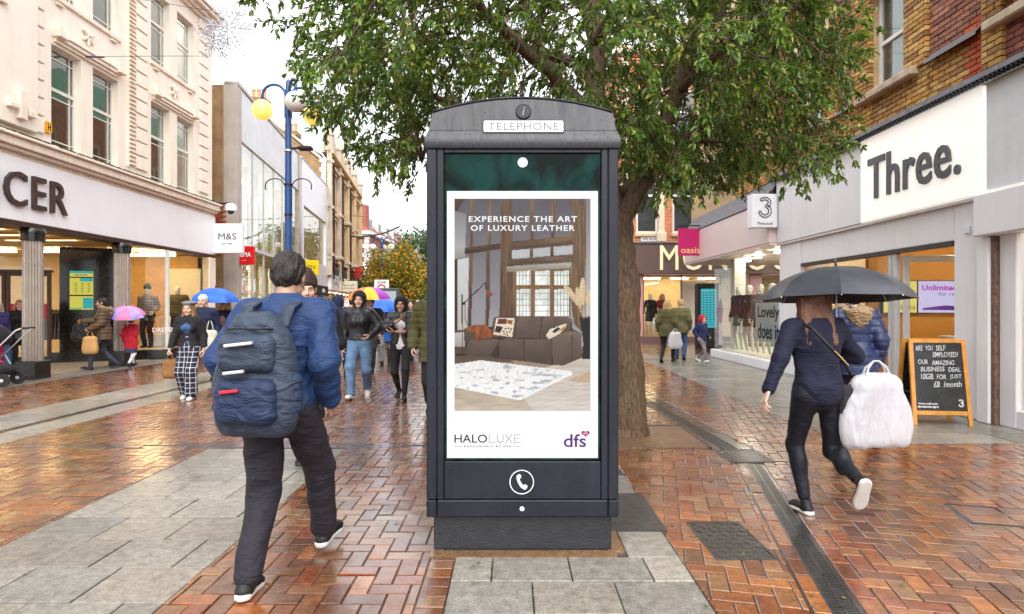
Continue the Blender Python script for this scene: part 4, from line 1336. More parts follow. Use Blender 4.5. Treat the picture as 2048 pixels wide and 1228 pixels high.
# store guide poster on the black panel
M_POY = screen_emit('guide_yellow', .75 * SE, col=RGB(232, 222, 96)); M_POT = screen_emit('guide_teal', .7 * SE, col=RGB(60, 190, 190)); M_POG = screen_emit('guide_green', .7 * SE, col=RGB(150, 200, 100))
gd = MB(M=MA).box(.36, .86, .062, .085, 1.35, 2.35).build('store_guide', M_POY, bp, world=True)
for (a, b, c, d, mm) in ((.36, .86, 2.29, 2.35, M_POT), (.58, .86, 2.08, 2.17, M_POT), (.36, .86, 1.70, 1.735, M_SEAM), (.36, .86, 2.17, 2.20, M_SEAM), (.64, .86, 1.38, 1.66, M_POT), (.36, .62, 1.35, 1.40, M_POG)):
    MB(M=MA).box(a + .002, b - .002, .0855, .088, c, d).build('guide_field', mm, bp, world=True)
text_fit('2ND FLOOR', .26, MA @ Matrix(((1, 0, 0, .6), (0, 0, 1, .0885), (0, 1, 0, 2.245), (0, 0, 0, 1))), ext=0, height=.05, bold=.01).build('guide_title', M_SEAM, bp, world=True)
gl = MB(M=MA)
for r in range(6):
    for cc in range(3): gl.box(.46 + cc * .14, .52 + cc * .14, .0858, .0872, 1.80 + r * .045, 1.812 + r * .045)
tag(gl.build('guide_lines', M_SEAM, bp, world=True), kind='stuff')
lk = MB(M=MA).bbox(1.35, 1.62, 0, .03, .262, 2.96, .004).build('list_panel', mat('etched_panel', RGB(150, 146, 140), .3, .4, var=.1), ms, world=True)
ll = MB(M=MA)
for r in range(11): ll.box(1.39, 1.39 + random.uniform(.1, .19), .031, .034, 1.0 + r * .12, 1.03 + r * .12)
tag(ll.build('list_lines', M_SEAM, lk, world=True), kind='stuff')
def pane_between(p, q, z0, z1, parent, pm=None, name='pane'):
    m = MB(); m.add([(p[0], p[1], z0), (q[0], q[1], z0), (q[0], q[1], z1), (p[0], p[1], z1)], [(0, 1, 2, 3)])
    return m.build(name, pm or M_SHOPGL, parent, world=True)
q0 = A + dAB * 1.64 + nAB * .02
pane_between(q0, B_ + nAB * .02, .262, 2.96, ms); pane_between(B_ + Vector((.02, .03, 0)), C_ + Vector((.02, 0, 0)), .262, 2.96, ms)
MB().bbox(-9.47, -9.38, 16.36, 16.45, .262, 2.96, .008).build('mullion', M_STEELW, ms, world=True)
MB().bbox(-9.75, -9.38, 18.6, 19.0, 0, 2.96, .01).build('end_pier', M_CREAM, ms, world=True)
# display behind the glass: timber backdrop, side panel with text
MB().box(-11.9, -9.6, 18.6, 18.7, .0, 3.0).build('display_back', mat('display_backdrop', RGB(206, 160, 92), .6, var=.12), ms, world=True)
MB().box(-10.6, -9.62, 18.5, 18.58, .6, 2.6).build('display_panel', mat('display_cream', RGB(240, 230, 205), .6, var=.04), ms, world=True)
MB().prism([(-11.62, 15.45), (-9.5, 16.48), (-9.5, 18.6), (-11.62, 18.6)], .0, .255).build('display_floor', mat('display_floor_cream', RGB(226, 206, 170), .5), ms, world=True)
MB().box(-10.9, -10.3, 17.6, 18.4, .27, .62).build('display_step', M_FASCIA, ms, world=True)
pst = MB(); pst.box(-11.05, -10.98, 16.6, 17.0, .3, 2.4); pst.build('display_poster', mat('display_poster_print', RGB(120, 70, 60), .4, var=.5, vs=4), ms, world=True)
MB().box(-11.6, -9.7, 17.2, 17.3, 2.88, 2.95).build('display_light', M_WARM, ms, world=True)
MB().box(-10.5, -9.7, 16.9, 17.0, 2.88, 2.95).build('display_light', M_WARM, ms, world=True)
text_fit('DRESSING THE', 1.06, facing((q0.x + .98, q0.y + .44, .80), tuple(nAB)), ext=.004, height=.13, bold=.02).build('window_lettering', M_FASCIA, ms, world=True)
# glazed doors running on to the left, lit shop inside
A2 = Vector((-15.6, 14.3, 0)); dD = (A2 - A).normalized(); nD = Vector((-dD.y, dD.x, 0))
if nD.y > 0: nD = -nD
MD = facade(A, dD, nD)
for i in range(4):
    u = .05 + i * .98
    dfm = MB(M=MD)
    for (a, b, c, d) in ((u, u + .07, 0, 2.3), (u + .89, u + .96, 0, 2.3), (u + .07, u + .89, 2.2, 2.3), (u + .07, u + .89, 0, .16)): dfm.box(a, b, -.04, .04, c, d)
    do = dfm.build('door', M_BRONZET, ms, world=True)
    g = MB(M=MD); g.add([(u + .06, 0, .15), (u + .9, 0, .15), (u + .9, 0, 2.22), (u + .06, 0, 2.22)], [(0, 1, 2, 3)]); g.build('pane', M_SHOPGL, do, world=True)
    b_ = MB(M=MD); b_.box(u + .07, u + .89, .006, .012, 1.12, 1.5); b_.build('red_band', mat('red_window_band', RGB(206, 26, 40), .4), do, world=True)
    b_ = MB(M=MD); b_.box(u + .3, u + .62, .014, .018, 1.14, 1.46); b_.build('notice', mat('notice_white', RGB(225, 225, 228), .5, var=.12, vs=40), do, world=True)
g = MB(M=MD); g.add([(0, 0, 2.32), (4, 0, 2.32), (4, 0, 2.98), (0, 0, 2.98)], [(0, 1, 2, 3)]); g.build('transom_pane', M_SHOPGL, ms, world=True)
MB(M=MD).box(0, 4, -.05, .05, 2.3, 2.36).build('transom', M_BRONZET, ms, world=True)
MB().box(-19, -11.9, 18.8, 18.88, 0, 3.0).build('shop_back_wall', M_INWALL, ms, world=True)
MB().box(-19, -11.9, 15.5, 18.8, -.015, .012).build('shop_floor', mat('shop_floor_wood', RGB(190, 160, 116), .3), ms, world=True)
for i in range(3):
    MB().box(-16 + i * 1.5, -15.2 + i * 1.5, 16.4, 16.6, 2.93, 2.97).build('shop_light', M_WARM, ms, world=True)
for k in range(3):
    sh = thing('clothes_rail', ('chrome clothes rail of dark coats just inside the store doors', 'clothes rail of brown coats deeper inside the store', 'clothes rail hung with grey tops beyond the store doors')[k], 'clothes rail', (-14.9 + k * 1.15, 16.6 + .5 * (k % 2), 0))
    m = MB(); m.tube([(-.45, 0, .02), (-.45, 0, 1.4), (.45, 0, 1.4), (.45, 0, .02)], .015, 6); m.build('rail', M_STEELW, sh)
    for j in range(9):
        m = MB(); x = -.4 + j * .1
        m.add([(x, -.03, 1.37), (x + .03, -.2, 1.25), (x + .04, -.22, .5 + .1 * random.random()), (x + .04, .22, .5), (x + .03, .2, 1.25), (x - .03, 0, 1.35), (x - .04, -.2, .55), (x - .04, .2, .55)],
                     [(0, 1, 2, 3, 4), (5, 7, 6), (1, 6, 2), (3, 7, 4), (0, 5, 6, 1), (4, 7, 5, 0), (2, 6, 7, 3)])
        m.build('garment', mat('garment_cloth_%d' % k, (RGB(40, 36, 36), RGB(96, 66, 44), RGB(110, 110, 116))[k], .8, var=.3), sh)

# projecting sign
def hang_sign(name, label, M, w, h, d, m_face, lines, parent_mat=None, bracket=None):
    """box sign centred on M (x right, y up, z towards the viewer)"""
    t = thing(name, label, 'sign', M.translation)
    b = MB(M=M).bbox(-w / 2, w / 2, -h / 2, h / 2, -d / 2, d / 2, .012).build('box', m_face, t, world=True)
    for (txt, ww, hh, yy, mm, kw) in lines:
        text_fit(txt, ww, M @ Matrix.Translation((kw.pop('x', 0), yy, d / 2 + .002)), ext=.003, height=hh, **kw).build('lettering', mm, t, world=True)
    return t
M_INK = mat('black_ink', (.02, .02, .022), .5, var=0)
SIGNW = mat('white_sign_face', RGB(240, 241, 246), .35, var=.02)
hang_sign('projecting_sign', 'square white projecting sign reading M&S est. 1884', facing((-8.93, 18.9, 3.575)), .94, .93, .16, SIGNW, [('M&S', .56, .2, .06, M_INK, {}), ('EST. 1884', .3, .045, -.17, M_INK, {'bold': .01})])
MB().box(-9.4, -9.38, 18.85, 18.95, 3.2, 3.95).build('bracket', M_STEELW, bpy.data.objects['projecting_sign'], world=True)
M_RED = mat('red_sign_face', RGB(222, 14, 26), .35, var=.02)
h_ = hang_sign('projecting_sign', 'square red projecting sign reading HEMA', facing((-9.24, 20.75, 3.2)), .66, .64, .14, M_RED, [('HEMA', .5, .16, .03, SIGNW, {'bold': .03}), ('amsterdam', .16, .03, -.17, SIGNW, {})])
MB().box(-9.6, -9.56, 20.7, 20.8, 2.9, 3.5).build('bracket', SIGNW, h_, world=True)
M_YEL = mat('yellow_sign_face', RGB(250, 214, 20), .35, var=.02)
h_ = hang_sign('projecting_sign', 'square yellow projecting sign reading itsu', facing((-10.33, 30.9, 3.45)), .74, .76, .14, M_YEL, [('itsu', .5, .24, .06, M_INK, {'shear': .25}), ('health & happiness', .42, .05, -.2, M_RED, {})])
MB().box(-10.75, -10.69, 30.85, 30.95, 3.2, 3.7).build('bracket', SIGNW, h_, world=True)
# dome camera on an arm at the store's corner
cc = thing('cctv_camera', 'white dome security camera on a dark arm at the store corner', 'camera', (-9.45, 19.1, 4.62))
MB().box(-.08, -.02, -.08, .08, -.14, .2).build('mounting_plate', mat('navy_metal', RGB(44, 52, 76), .4, .3), cc)
MB().tube([(-.02, 0, .1), (.45, 0, .1)], .035, 8).build('arm', _mats['navy_metal'], cc)
MB(M=Matrix.Translation((.5, 0, -.12))).lathe([(.02, .22), (.12, .2), (.17, .12), (.17, -.02), (.1, -.03)], 18).build('housing', SIGNW, cc, smooth=40)
MB(M=Matrix.Translation((.5, 0, -.12))).lathe([(.1, -.03), (.09, -.08), (.05, -.12), (.01, -.13)], 14).build('lens_dome', mat('smoked_dome', (.02, .02, .02), .1), cc, smooth=True)

# ---- glass-fronted shop building (red sign)
OH = Vector((-9.38, 20.5, 0)); dH = Vector((-.1309, .9914, 0)); nH = Vector((.9914, .1309, 0))
MH = facade(OH, dH, nH)
he = thing('glass_shop_building', 'glass fronted shop building with pale metal panels, next to the department store', 'building', OH)
M_PANEL = mat('pale_metal_panel', RGB(206, 208, 212), .4, .15, var=.04, vs=.8, streak=.12)
M_STONEG = mat('grey_stone_cladding', RGB(176, 166, 158), .5, var=.1, vs=2, streak=.2)
M_ROUGH = mat('rough_brown_render', RGB(158, 128, 92), .85, var=.3, vs=2.5, bump=.4, bs=18, streak=.35)
MB().box(-14.5, -9.84, 20.45, 20.6, 0, 9.0).build('side_wall', M_ROUGH, he, world=True)
for r in range(20):                                  # exposed red bricks at the party wall
    for c_ in range(3 if r % 2 else 2):
        x = -10.16 + c_ * .13 + (.06 if r % 2 else 0)
        MB().bbox(x, x + .115, 20.40, 20.449, 3.2 + r * .085, 3.27 + r * .085, .006).build('brick', mat('party_wall_brick', RGB(170, 78, 52), .8, var=.3), he, world=True)
MB(M=MH).bbox(-.02, .42, -.46, .02, 0, 9.1, .02).build('corner_pillar', M_STONEG, he, world=True)
MB(M=MH).bbox(9.35, 9.8, -.3, .05, 0, 8.95, .02).build('metal_pillar', mat('brushed_panel', RGB(168, 158, 150), .35, .5, var=.1), he, world=True)
for i in range(5):
    u = .43 + i * 1.784
    MB(M=MH).bbox(u, u + 1.774, -.2, 0, 7.2, 9.0, .012).build('cladding_panel', M_PANEL, he, world=True)
MB(M=MH).box(-.02, 9.35, -.4, .04, 9.003, 9.12).build('coping', M_STONEG, he, world=True)
M_GREEN = glass_mat('curtain_wall_glass', (.80, .90, .86), .35, .05)
for i in range(6):
    u = .43 + i * 1.487
    for (c, d) in ((.1, 3.5), (3.62, 7.18)):
        g = MB(M=MH); g.add([(u, -.06, c), (u + 1.48, -.06, c), (u + 1.48, -.06, d), (u, -.06, d)], [(0, 1, 2, 3)]); g.build('pane', M_GREEN, he, world=True)
    if i: MB(M=MH).box(u - .018, u + .018, -.1, -.03, .1, 7.18).build('mullion', M_PANEL, he, world=True)
MB(M=MH).box(.43, 9.35, -.3, -.03, 3.5, 3.62).build('floor_edge', M_PANEL, he, world=True)
MB(M=MH).box(.43, 9.35, -8, -.3, 3.3, 3.6).build('floor_slab', mat('shop_ceiling_white', RGB(226, 220, 206), .7), he, world=True)
MB(M=MH).box(.43, 9.35, -4.6, -4.5, 0, 7.2).build('back_wall', M_INWALL, he, world=True)
MB(M=MH).box(.43, 9.35, -8, -.2, 7.1, 7.19).build('upper_ceiling', _mats['shop_ceiling_white'], he, world=True)
for i in range(4):
    u = 1.2 + i * 2.1
    MB(M=MH).box(u, u + 1.2, -2.2, -2.0, 3.24, 3.29).build('strip_light', M_WARM2, he, world=True)
    o = MB(M=MH @ Matrix.Translation((u + .6, -1.5, 6.5))); o.tube([(.5 * math.cos(a), .5 * math.sin(a), 0) for a in np.linspace(0, 2 * PI, 21)[:-1]], .05, 6, closed=True)
    o.build('ring_light', emit('ring_glow', (1, .8, .45), 4), he, world=True)
for i in range(6):
    MB(M=MH @ Matrix.Translation((.9 + i * 1.6, -1.1, 0))).lathe([(.2, 0), (.2, 3.29)], 14).build('column', M_CREAM, he, smooth=40, world=True)  # columns added indoors to stand in for stone columns reflected in the glass
    MB(M=MH @ Matrix.Translation((.9 + i * 1.6, -1.1, 0))).lathe([(.2, 3.61), (.2, 7.09)], 14).build('column', M_CREAM, he, smooth=40, world=True)
    MB(M=MH).box(.5 + i * 1.5, 1.5 + i * 1.5, -1.9, -1.5, 3.62, 4.9 + .3 * (i % 3)).build('display_stand', mat('stand_%d' % (i % 4), (RGB(180, 50, 44), RGB(60, 120, 84), RGB(210, 190, 150), RGB(70, 60, 60))[i % 4], .6, var=.4, vs=5), he, world=True)
for i in range(5):
    for j in range(4):
        u = .8 + i * 1.7
        MB(M=MH).box(u, u + 1.4, -4.45, -4.0, .5 + j * .62, .55 + j * .62).build('shelf', M_STONEG, he, world=True)
        for k in range(5):
            MB(M=MH).box(u + .05 + k * .27, u + .27 + k * .27, -4.4, -4.08, .551 + j * .62, .75 + j * .62 + .2 * random.random()).build('goods', mat('goods_%d' % ((i + j + k) % 6), (RGB(210, 60, 40), RGB(230, 200, 120), RGB(70, 130, 120), RGB(236, 232, 220), RGB(60, 80, 130), RGB(220, 150, 60))[(i + j + k) % 6], .5), he, world=True)
# ---- white panelled restaurant building (yellow sign)
it = thing('white_panel_building', 'white panelled building with a large upper window, beside the yellow sign', 'building', OH + dH * 13)
M_ITW = mat('white_wall_panel', RGB(222, 226, 232), .35, .05, var=.03, vs=.7, streak=.08)
wall_grid([9.82, 17.3], [2.7, 8.95], [(10.4, 16.8, 3.95, 6.65)], MH, .06, .15).build('wall', M_ITW, it, world=True)
MB(M=MH).box(9.82, 17.3, -.3, .08, 8.952, 9.05).build('coping', M_STONEG, it, world=True)
for i in range(3):
    u = 10.4 + i * 2.14
    g = MB(M=MH); g.add([(u, -.06, 3.95), (u + 2.11, -.06, 3.95), (u + 2.11, -.06, 6.65), (u, -.06, 6.65)], [(0, 1, 2, 3)]); g.build('pane', M_GREEN, it, world=True)
MB(M=MH).box(9.85, 17.2, -4, -3.9, 0, 8.9).build('back_wall', M_DARKIN, it, world=True)
MB(M=MH).box(9.85, 17.2, -3.9, -.1, 3.2, 3.3).build('ceiling', _mats['shop_ceiling_white'], it, world=True)
MB(M=MH).box(10.5, 17.0, -2, -1.8, 3.12, 3.18).build('strip_light', M_WARM2, it, world=True)
fs = MB(M=MH).box(9.84, 17.28, .0, .12, 2.1, 2.68).build('fascia', M_SEAM, it, world=True)
text_fit('BURGER', .9, facing(OH + dH * 15.6 + nH * .13 + Vector((0, 0, 2.4)), tuple(nH)), ext=.01, height=.22).build('lettering', SIGNW, fs, world=True)
g = MB(M=MH); g.add([(9.9, -.05, .2), (17.2, -.05, .2), (17.2, -.05, 2.1), (9.9, -.05, 2.1)], [(0, 1, 2, 3)]); g.build('shop_pane', M_SHOPGL, it, world=True)
for u in (9.82, 13.4, 17.1): MB(M=MH).box(u, u + .2, -.1, .1, 0, 2.1).build('shop_pier', M_STONEG, it, world=True)

# ---- ornate stone Victorian terrace with gables and yellow brick end wall
def brick_tex_mat(name, c1, c2, mort, vec='facade', bw=.225, rh=.075, ms_=.012, streak=.2):
    t = NT(name); p = t.pos()
    sp = t.n('ShaderNodeSeparateXYZ', {0: p})
    cmb = t.n('ShaderNodeCombineXYZ', {0: t.math('ADD', sp.outputs[0], sp.outputs[1]), 1: sp.outputs[2], 2: 0.0}).outputs[0]
    b = t.n('ShaderNodeTexBrick', {'Vector': cmb, 'Color1': c1 + (1,), 'Color2': c2 + (1,), 'Mortar': mort + (1,), 'Scale': 1.0, 'Mortar Size': ms_, 'Brick Width': bw, 'Row Height': rh, 'Bias': 0.0})
    c = b.outputs['Color']
    c = t.n('ShaderNodeVectorMath', {0: c, 'Scale': t.mapr(t.noise(p, 2.3, 6, .7), .3, .7, .72, 1.25)}, operation='SCALE').outputs[0]
    c = t.n('ShaderNodeVectorMath', {0: c, 'Scale': t.mapr(t.noise(p, 14, 3), .3, .7, .8, 1.2)}, operation='SCALE').outputs[0]
    return t.done(t.bsdf(Base_Color=c, Roughness=.75, Normal=t.bump(b.outputs['Fac'], -.4, .01)))
M_YBR = brick_tex_mat('yellow_stock_brick', RGB(176, 138, 78), RGB(140, 102, 60), RGB(120, 104, 84))
M_STONE = mat('buff_limestone', RGB(216, 190, 150), .75, var=.2, vs=1.6, bump=.3, bs=12, streak=.4)
M_STONE2 = mat('grey_limestone', RGB(200, 186, 168), .75, var=.2, vs=1.6, bump=.3, bs=12, streak=.45)
M_SLATE = mat('slate_roof', RGB(98, 98, 106), .5, var=.25, vs=10)
M_DGL = mat('dark_window_glass', (.05, .06, .065), .08, var=.3, vs=2)
M_POT_ = mat('clay_chimney_pot', RGB(196, 150, 96), .7, var=.2)
def chimney(parent, x, y, z, w, d, h, pots):
    c = MB(); c.bbox(x - w / 2, x + w / 2, y - d / 2, y + d / 2, z, z + h, .02)
    c.bbox(x - w / 2 - .08, x + w / 2 + .08, y - d / 2 - .08, y + d / 2 + .08, z + h - .3, z + h + .05, .03)
    co = c.build('chimney', M_YBR, parent, world=True)
    for i in range(pots):
        MB(M=Matrix.Translation((x - w / 2 + (i + .5) * w / pots, y, z + h + .05))).lathe([(.14, 0), (.12, .1), (.11, .5), (.14, .52), (.14, .6), (.11, .62)], 12).build('chimney_pot', M_POT_, co, smooth=40, world=True)
vi = thing('victorian_terrace', 'ornate pale stone Victorian terrace with gables and yellow brick end wall', 'building', OH + dH * 24)
u0 = 17.35
e = OH + dH * u0
# end wall facing the camera, a gable of yellow brick with white quoins
fr = facade(e, -nH, -dH)                          # x runs back from the street, y towards the camera
gp_ = [(0.1, 0), (9, 0), (9, 11.2), (7.0, 12.6), (4.2, 13.3), (3.2, 12.9), (.55, 10.7), (.1, 10.7)]
g = MB(M=fr @ Matrix(((1, 0, 0, 0), (0, 0, 1, 0), (0, 1, 0, 0), (0, 0, 0, 1)))); g.prism(gp_, -.3, 0); g.build('gable_wall', M_YBR, vi, world=True)
cp = MB(M=fr @ Matrix(((1, 0, 0, 0), (0, 0, 1, 0), (0, 1, 0, 0), (0, 0, 0, 1)))); cp.prism([(.4, 10.7), (3.25, 13.03), (3.25, 13.2), (.3, 10.85)], -.35, .06); cp.build('gable_coping', M_STONE2, vi, world=True)
for i in range(8):
    ww = .42 if i % 2 else .3
    MB(M=fr).bbox(.02, ww, .001, .05, 8.4 + i * .3, 8.68 + i * .3, .01).build('quoin', M_ITW, vi, world=True)
for (uu, s_) in ((4.2, 0), (3.0, 1)):
    c = e - nH * uu + dH * (.5 + s_ * 5)
    chimney(vi, c.x - s_ * .4, c.y, 12.4 - s_ * .6, 1.0, .9, 2.0, 3)
nb = 4; bw = 4.0
hol = []
for i in range(nb):
    a = u0 + i * bw
    for (c, d) in ((4.9, 7.2), (8.0, 10.2)):
        for k in range(2): hol.append((a + .75 + k * 1.4, a + 1.85 + k * 1.4, c, d))
wall_grid([u0, u0 + nb * bw], [3.0, 11.2], hol, MH, 0, .3).build('wall', M_STONE, vi, world=True)
for (a, b, c, d) in hol:
    window(vi, MH, a, b, c, d, -.2, M_STONE2, M_DGL, bars_u=(.5,), bars_z=(.55,), thick=.06, bar=.05)
    MB(M=MH).bbox(a - .12, b + .12, .001, .16, d + .04, d + .2, .02).build('hood_mould', M_STONE, vi, world=True)
    MB(M=MH).bbox(a - .08, b + .08, .001, .14, c - .16, c - .02, .02).build('sill', M_STONE, vi, world=True)
for i in range(nb + 1):
    a = u0 + i * bw
    MB(M=MH).bbox(max(u0, a - .28), a + .28, .001, .32, 3.4, 11.3, .04).build('pier', M_STONE if i > 1 else M_STONE2, vi, world=True)
    for z in (4.6, 7.6, 10.5): MB(M=MH).bbox(max(u0, a - .36), a + .36, .001, .44, z, z + .22, .04).build('pier_band', M_STONE2, vi, world=True)
    MB(M=MH @ Matrix.Translation((a if i else a + .25, .1, 11.3))).lathe([(.3, 0), (.3, .9), (.36, .95), (.36, 1.1), (.2, 1.25), (.05, 2.1)], 8).build('pinnacle', M_STONE2, vi, world=True)
for z, w_ in ((4.3, .3), (7.45, .22), (10.4, .3), (11.1, .42)):
    MB(M=MH).bbox(u0, u0 + nb * bw, .001, w_, z, z + .18, .03).build('string_course', M_STONE, vi, world=True)
for i in range(nb):
    a = u0 + i * bw + bw / 2
    m = MB(M=MH @ Matrix(((1, 0, 0, a), (0, 0, 1, 0), (0, 1, 0, 11.28), (0, 0, 0, 1))))
    m.prism([(-1.5, 0), (1.5, 0), (1.4, .5), (.9, .8), (.7, 1.4), (.3, 1.9), (-.3, 1.9), (-.7, 1.4), (-.9, .8), (-1.4, .5)], -.4, .1); m.build('gable', M_STONE2 if i == 0 else M_STONE, vi, world=True)
    MB(M=MH).bbox(a - .5, a + .5, .1, .75, 7.3 if i % 2 else 4.5, 7.55 if i % 2 else 4.75, .06).build('balcony_bracket', M_STONE2, vi, world=True)
rf2 = MB(M=MH); rf2.add([(u0, -.3, 11.0), (u0 + nb * bw, -.3, 11.0), (u0 + nb * bw, -4.2, 13.2), (u0, -4.2, 13.2), (u0, -8, 11.2), (u0 + nb * bw, -8, 11.2)], [(0, 1, 2, 3), (3, 2, 5, 4)]); rf2.build('roof', M_SLATE, vi, world=True)
for uu in (u0 + .12, u0 + 4.0, u0 + 8.0): MB(M=MH).tube([(uu + .35, .38, 3.2), (uu + .35, .38, 10.9)], .06, 8).build('downpipe', M_SEAM, vi, world=True)
shop = [('pale shop fascia', M_ITW), ('cream', M_CREAM), ('white', SIGNW), ('red', mat('red_board', RGB(200, 40, 48), .5))]
for i in range(nb):
    a = u0 + i * bw
    fo = MB(M=MH).bbox(a + .3, a + bw - .3, .0, .25, 2.5, 3.5, .02).build('shop_fascia', shop[i][1] if i < 3 else M_CREAM, vi, world=True)
    MB(M=MH).bbox(a + .3, a + bw - .3, .0, .2, 3.52, 3.95, .02).build('shop_louvre', mat('dark_louvre', RGB(64, 58, 52), .6), vi, world=True)
    g = MB(M=MH); g.add([(a + .3, -.1, .4), (a + bw - .3, -.1, .4), (a + bw - .3, -.1, 2.5), (a + .3, -.1, 2.5)], [(0, 1, 2, 3)]); g.build('shop_pane', M_SHOPGL, vi, world=True)
    MB(M=MH).box(a + .3, a + bw - .3, -.2, .05, 0, .4).build('stall_riser', M_STONEG, vi, world=True)
    MB(M=MH).box(a + .3, a + bw - .3, -1.5, -1.4, 0, 2.6).build('shop_back', M_INWALL, vi, world=True)
    MB(M=MH).box(a + .8, a + bw - .8, -.9, -.7, 2.46, 2.5).build('shop_light', M_WARM, vi, world=True)
text_fit('Jewellery', 2.2, facing(OH + dH * (u0 + 2) + nH * .26 + Vector((0, 0, 3.0)), tuple(nH)), ext=.01, height=.55, shear=.1).build('lettering', M_STONEG, vi, world=True)
P_ = OH + dH * 27 + nH * .9
hang_sign('hanging_sign', 'small cream hanging sign reading Russell & Bromley', facing((P_.x + .45, 42.5, 2.88)), 1.25, .75, .12, mat('cream_sign', RGB(236, 228, 206), .5), [('Russell', .8, .16, .1, M_INK, {}), ('& Bromley', .95, .16, -.14, M_INK, {})])
MB().box(P_.x - 2.4, P_.x - .2, 42.48, 42.52, 3.28, 3.34).build('bracket', M_SEAM, bpy.data.objects['hanging_sign'], world=True)
eb = hang_sign('agent_board', 'red letting board reading ALL ENQUIRIES, beside the terrace', facing((-13.05, 49, 4.15)), 1.9, 1.2, .06, shop[3][1], [('ALL', .3, .2, .3, SIGNW, {'x': -.6, 'bold': .02}), ('ENQUIRIES', .9, .2, .0, SIGNW, {'x': -.3, 'bold': .02})])
MB().box(-14.2, -13.9, 48.98, 49.02, 3.5, 4.8).build('bracket', M_SEAM, eb, world=True)
eb = hang_sign('agent_board', 'second red letting board, lower and reading frank', facing((-12.8, 53, 3.6)), 2.6, 1.3, .06, shop[3][1], [('frank', 1.3, .4, -.1, SIGNW, {'x': .2, 'bold': .03})])
MB().box(-14.6, -14.0, 52.98, 53.02, 3.0, 4.2).build('bracket', M_SEAM, eb, world=True)

# ---- red brick corner building further down
M_RBR = brick_tex_mat('red_brick_distant', RGB(176, 84, 58), RGB(150, 66, 48), RGB(150, 120, 104))
rb = thing('red_brick_building', 'red brick corner building with white sash windows and quoins, beyond the terrace', 'building', (-15, 64, 0))
co = Vector((-14.9, 62, 0))
FB = facade(co, (-1, .12, 0), (-.12, -1, 0)); FS = facade(co, (.05, 1, 0), (1, -.05, 0))
for (Fm, ln, n_) in ((FB, 9, 4), (FS, 22, 9)):
    hol = []
    for i in range(n_):
        for (c, d) in ((3.8, 5.5), (6.3, 8.1)): hol.append((.9 + i * 2.2, 1.9 + i * 2.2, c, d))
    wall_grid([0, ln], [0, 8.9], hol, Fm, 0, .15).build('wall', M_RBR, rb, world=True)
    for (a, b, c, d) in hol: window(rb, Fm, a, b, c, d, -.05, SIGNW, M_DGL, bars_u=(.33, .66), bars_z=(.25, (.5, .06), .75), thick=.09, bar=.045)
    MB(M=Fm).bbox(-.3, ln, .001, .4, 8.9, 9.25, .05).build('cornice', SIGNW, rb, world=True)
    for i in range(12): MB(M=Fm).bbox(-.02, .55 if i % 2 else .35, .001, .06, 3.3 + i * .47, 3.72 + i * .47, .02).build('quoin', SIGNW, rb, world=True)
ro = MB(M=FS); ro.add([(0, 0, 9.25), (22, 0, 9.25), (22, -2, 11.6), (1.5, -2, 11.6), (0, -9, 9.25), (1.5, -9, 11.6)], [(0, 1, 2, 3), (0, 3, 5, 4)]); ro.build('roof', mat('red_tile_roof', RGB(150, 80, 58), .7, var=.25, vs=8), rb, world=True)
for i in range(4):
    d_ = MB(M=FS); d_.bbox(2 + i * 3.6, 3.6 + i * 3.6, -1.6, -.5, 9.4, 11.0, .04); d_.build('dormer', SIGNW, rb, world=True)
    d_ = MB(M=FS); d_.box(2.2 + i * 3.6, 3.4 + i * 3.6, -.5, -.48, 9.7, 10.8); d_.build('dormer_window', M_DGL, rb, world=True)
MB(M=FB).box(.6, 8, -2, -1, 9.3, 12.2).build('chimney', M_RBR, rb, world=True)
# far end of the street
fb = thing('distant_building', 'pale low building closing the far end of the street', 'building', (-8, 150, 0))
MB().box(-26, 12, 0, 12, 0, 6.5).build('wall', M_CREAM, fb)
MB().prism([(-26.5, 6.5), (12.5, 6.5), (8, 9), (-22, 9)], 0, 12, Matrix(((1, 0, 0, 0), (0, 0, -1, 12), (0, 1, 0, 0), (0, 0, 0, 1)))).build('roof', M_SLATE, fb)
for i in range(12): MB().box(-24 + i * 3, -22.6 + i * 3, -.02, .1, 3.6, 5.4).build('window', M_DGL, fb)

# ---- distant trees
def small_tree(name, label, base, h, r, pal, n, leaf, zc, tr_r=.12, seed=1, mm=None):
    t = thing(name, label, 'tree', base)
    m = MB(); m.tube([(0, 0, -.05), (.05, 0, h * .3), (0, .05, h * .75)], [tr_r, tr_r * .8, tr_r * .3], 8); m.build('trunk', M_BARK, t, smooth=True)
    cs = []
    while len(cs) < 60:
        c = rng.uniform(-1, 1, 3)
        if np.sum(c * c) < 1: cs.append(c * np.array((r, r, (h - zc) / 1.0)) * .92 + np.array((0, 0, zc)))
    m = MB()
    for c in cs[:30]: m.tube([(0, .02, h * .35), tuple(c * .5 + np.array((0, 0, h * .2))), tuple(c)], [tr_r * .3, tr_r * .18, .01], 4)
    m.build('limb', M_BARK, t)
    k = n // 60
    P = np.concatenate([c + rng.normal(0, r * .17, (k, 3)) for c in cs]); tone = np.repeat(rng.uniform(.7, 1.3, 60), k)[:, None]
    pal = np.array(pal); C = pal[rng.integers(0, len(pal), len(P))] * tone
    hi = np.clip((P[:, 2:3] - zc) / (h - zc), 0, 1)
    v, f, c = leaves_mesh(P, unit(len(P)) + np.array((0, 0, -.2)), unit(len(P)), rng.uniform(leaf * .7, leaf * 1.3, len(P)), rng.uniform(leaf * .5, leaf * .8, len(P)), C)
    tag(link(bpy.data.objects.new('crown', np_mesh('crown', v, f, mm or M_LEAF2, c, False)), t), kind='stuff')
    return t
small_tree('autumn_tree', 'small rounded tree turning orange and green beside the far street lamp', (-7.9, 42.5, 0), 5.9, 2.2, [RGB(130, 140, 40), RGB(196, 136, 30), RGB(150, 146, 48), RGB(96, 122, 44), RGB(214, 150, 40)], 7200, .2, 3.6)
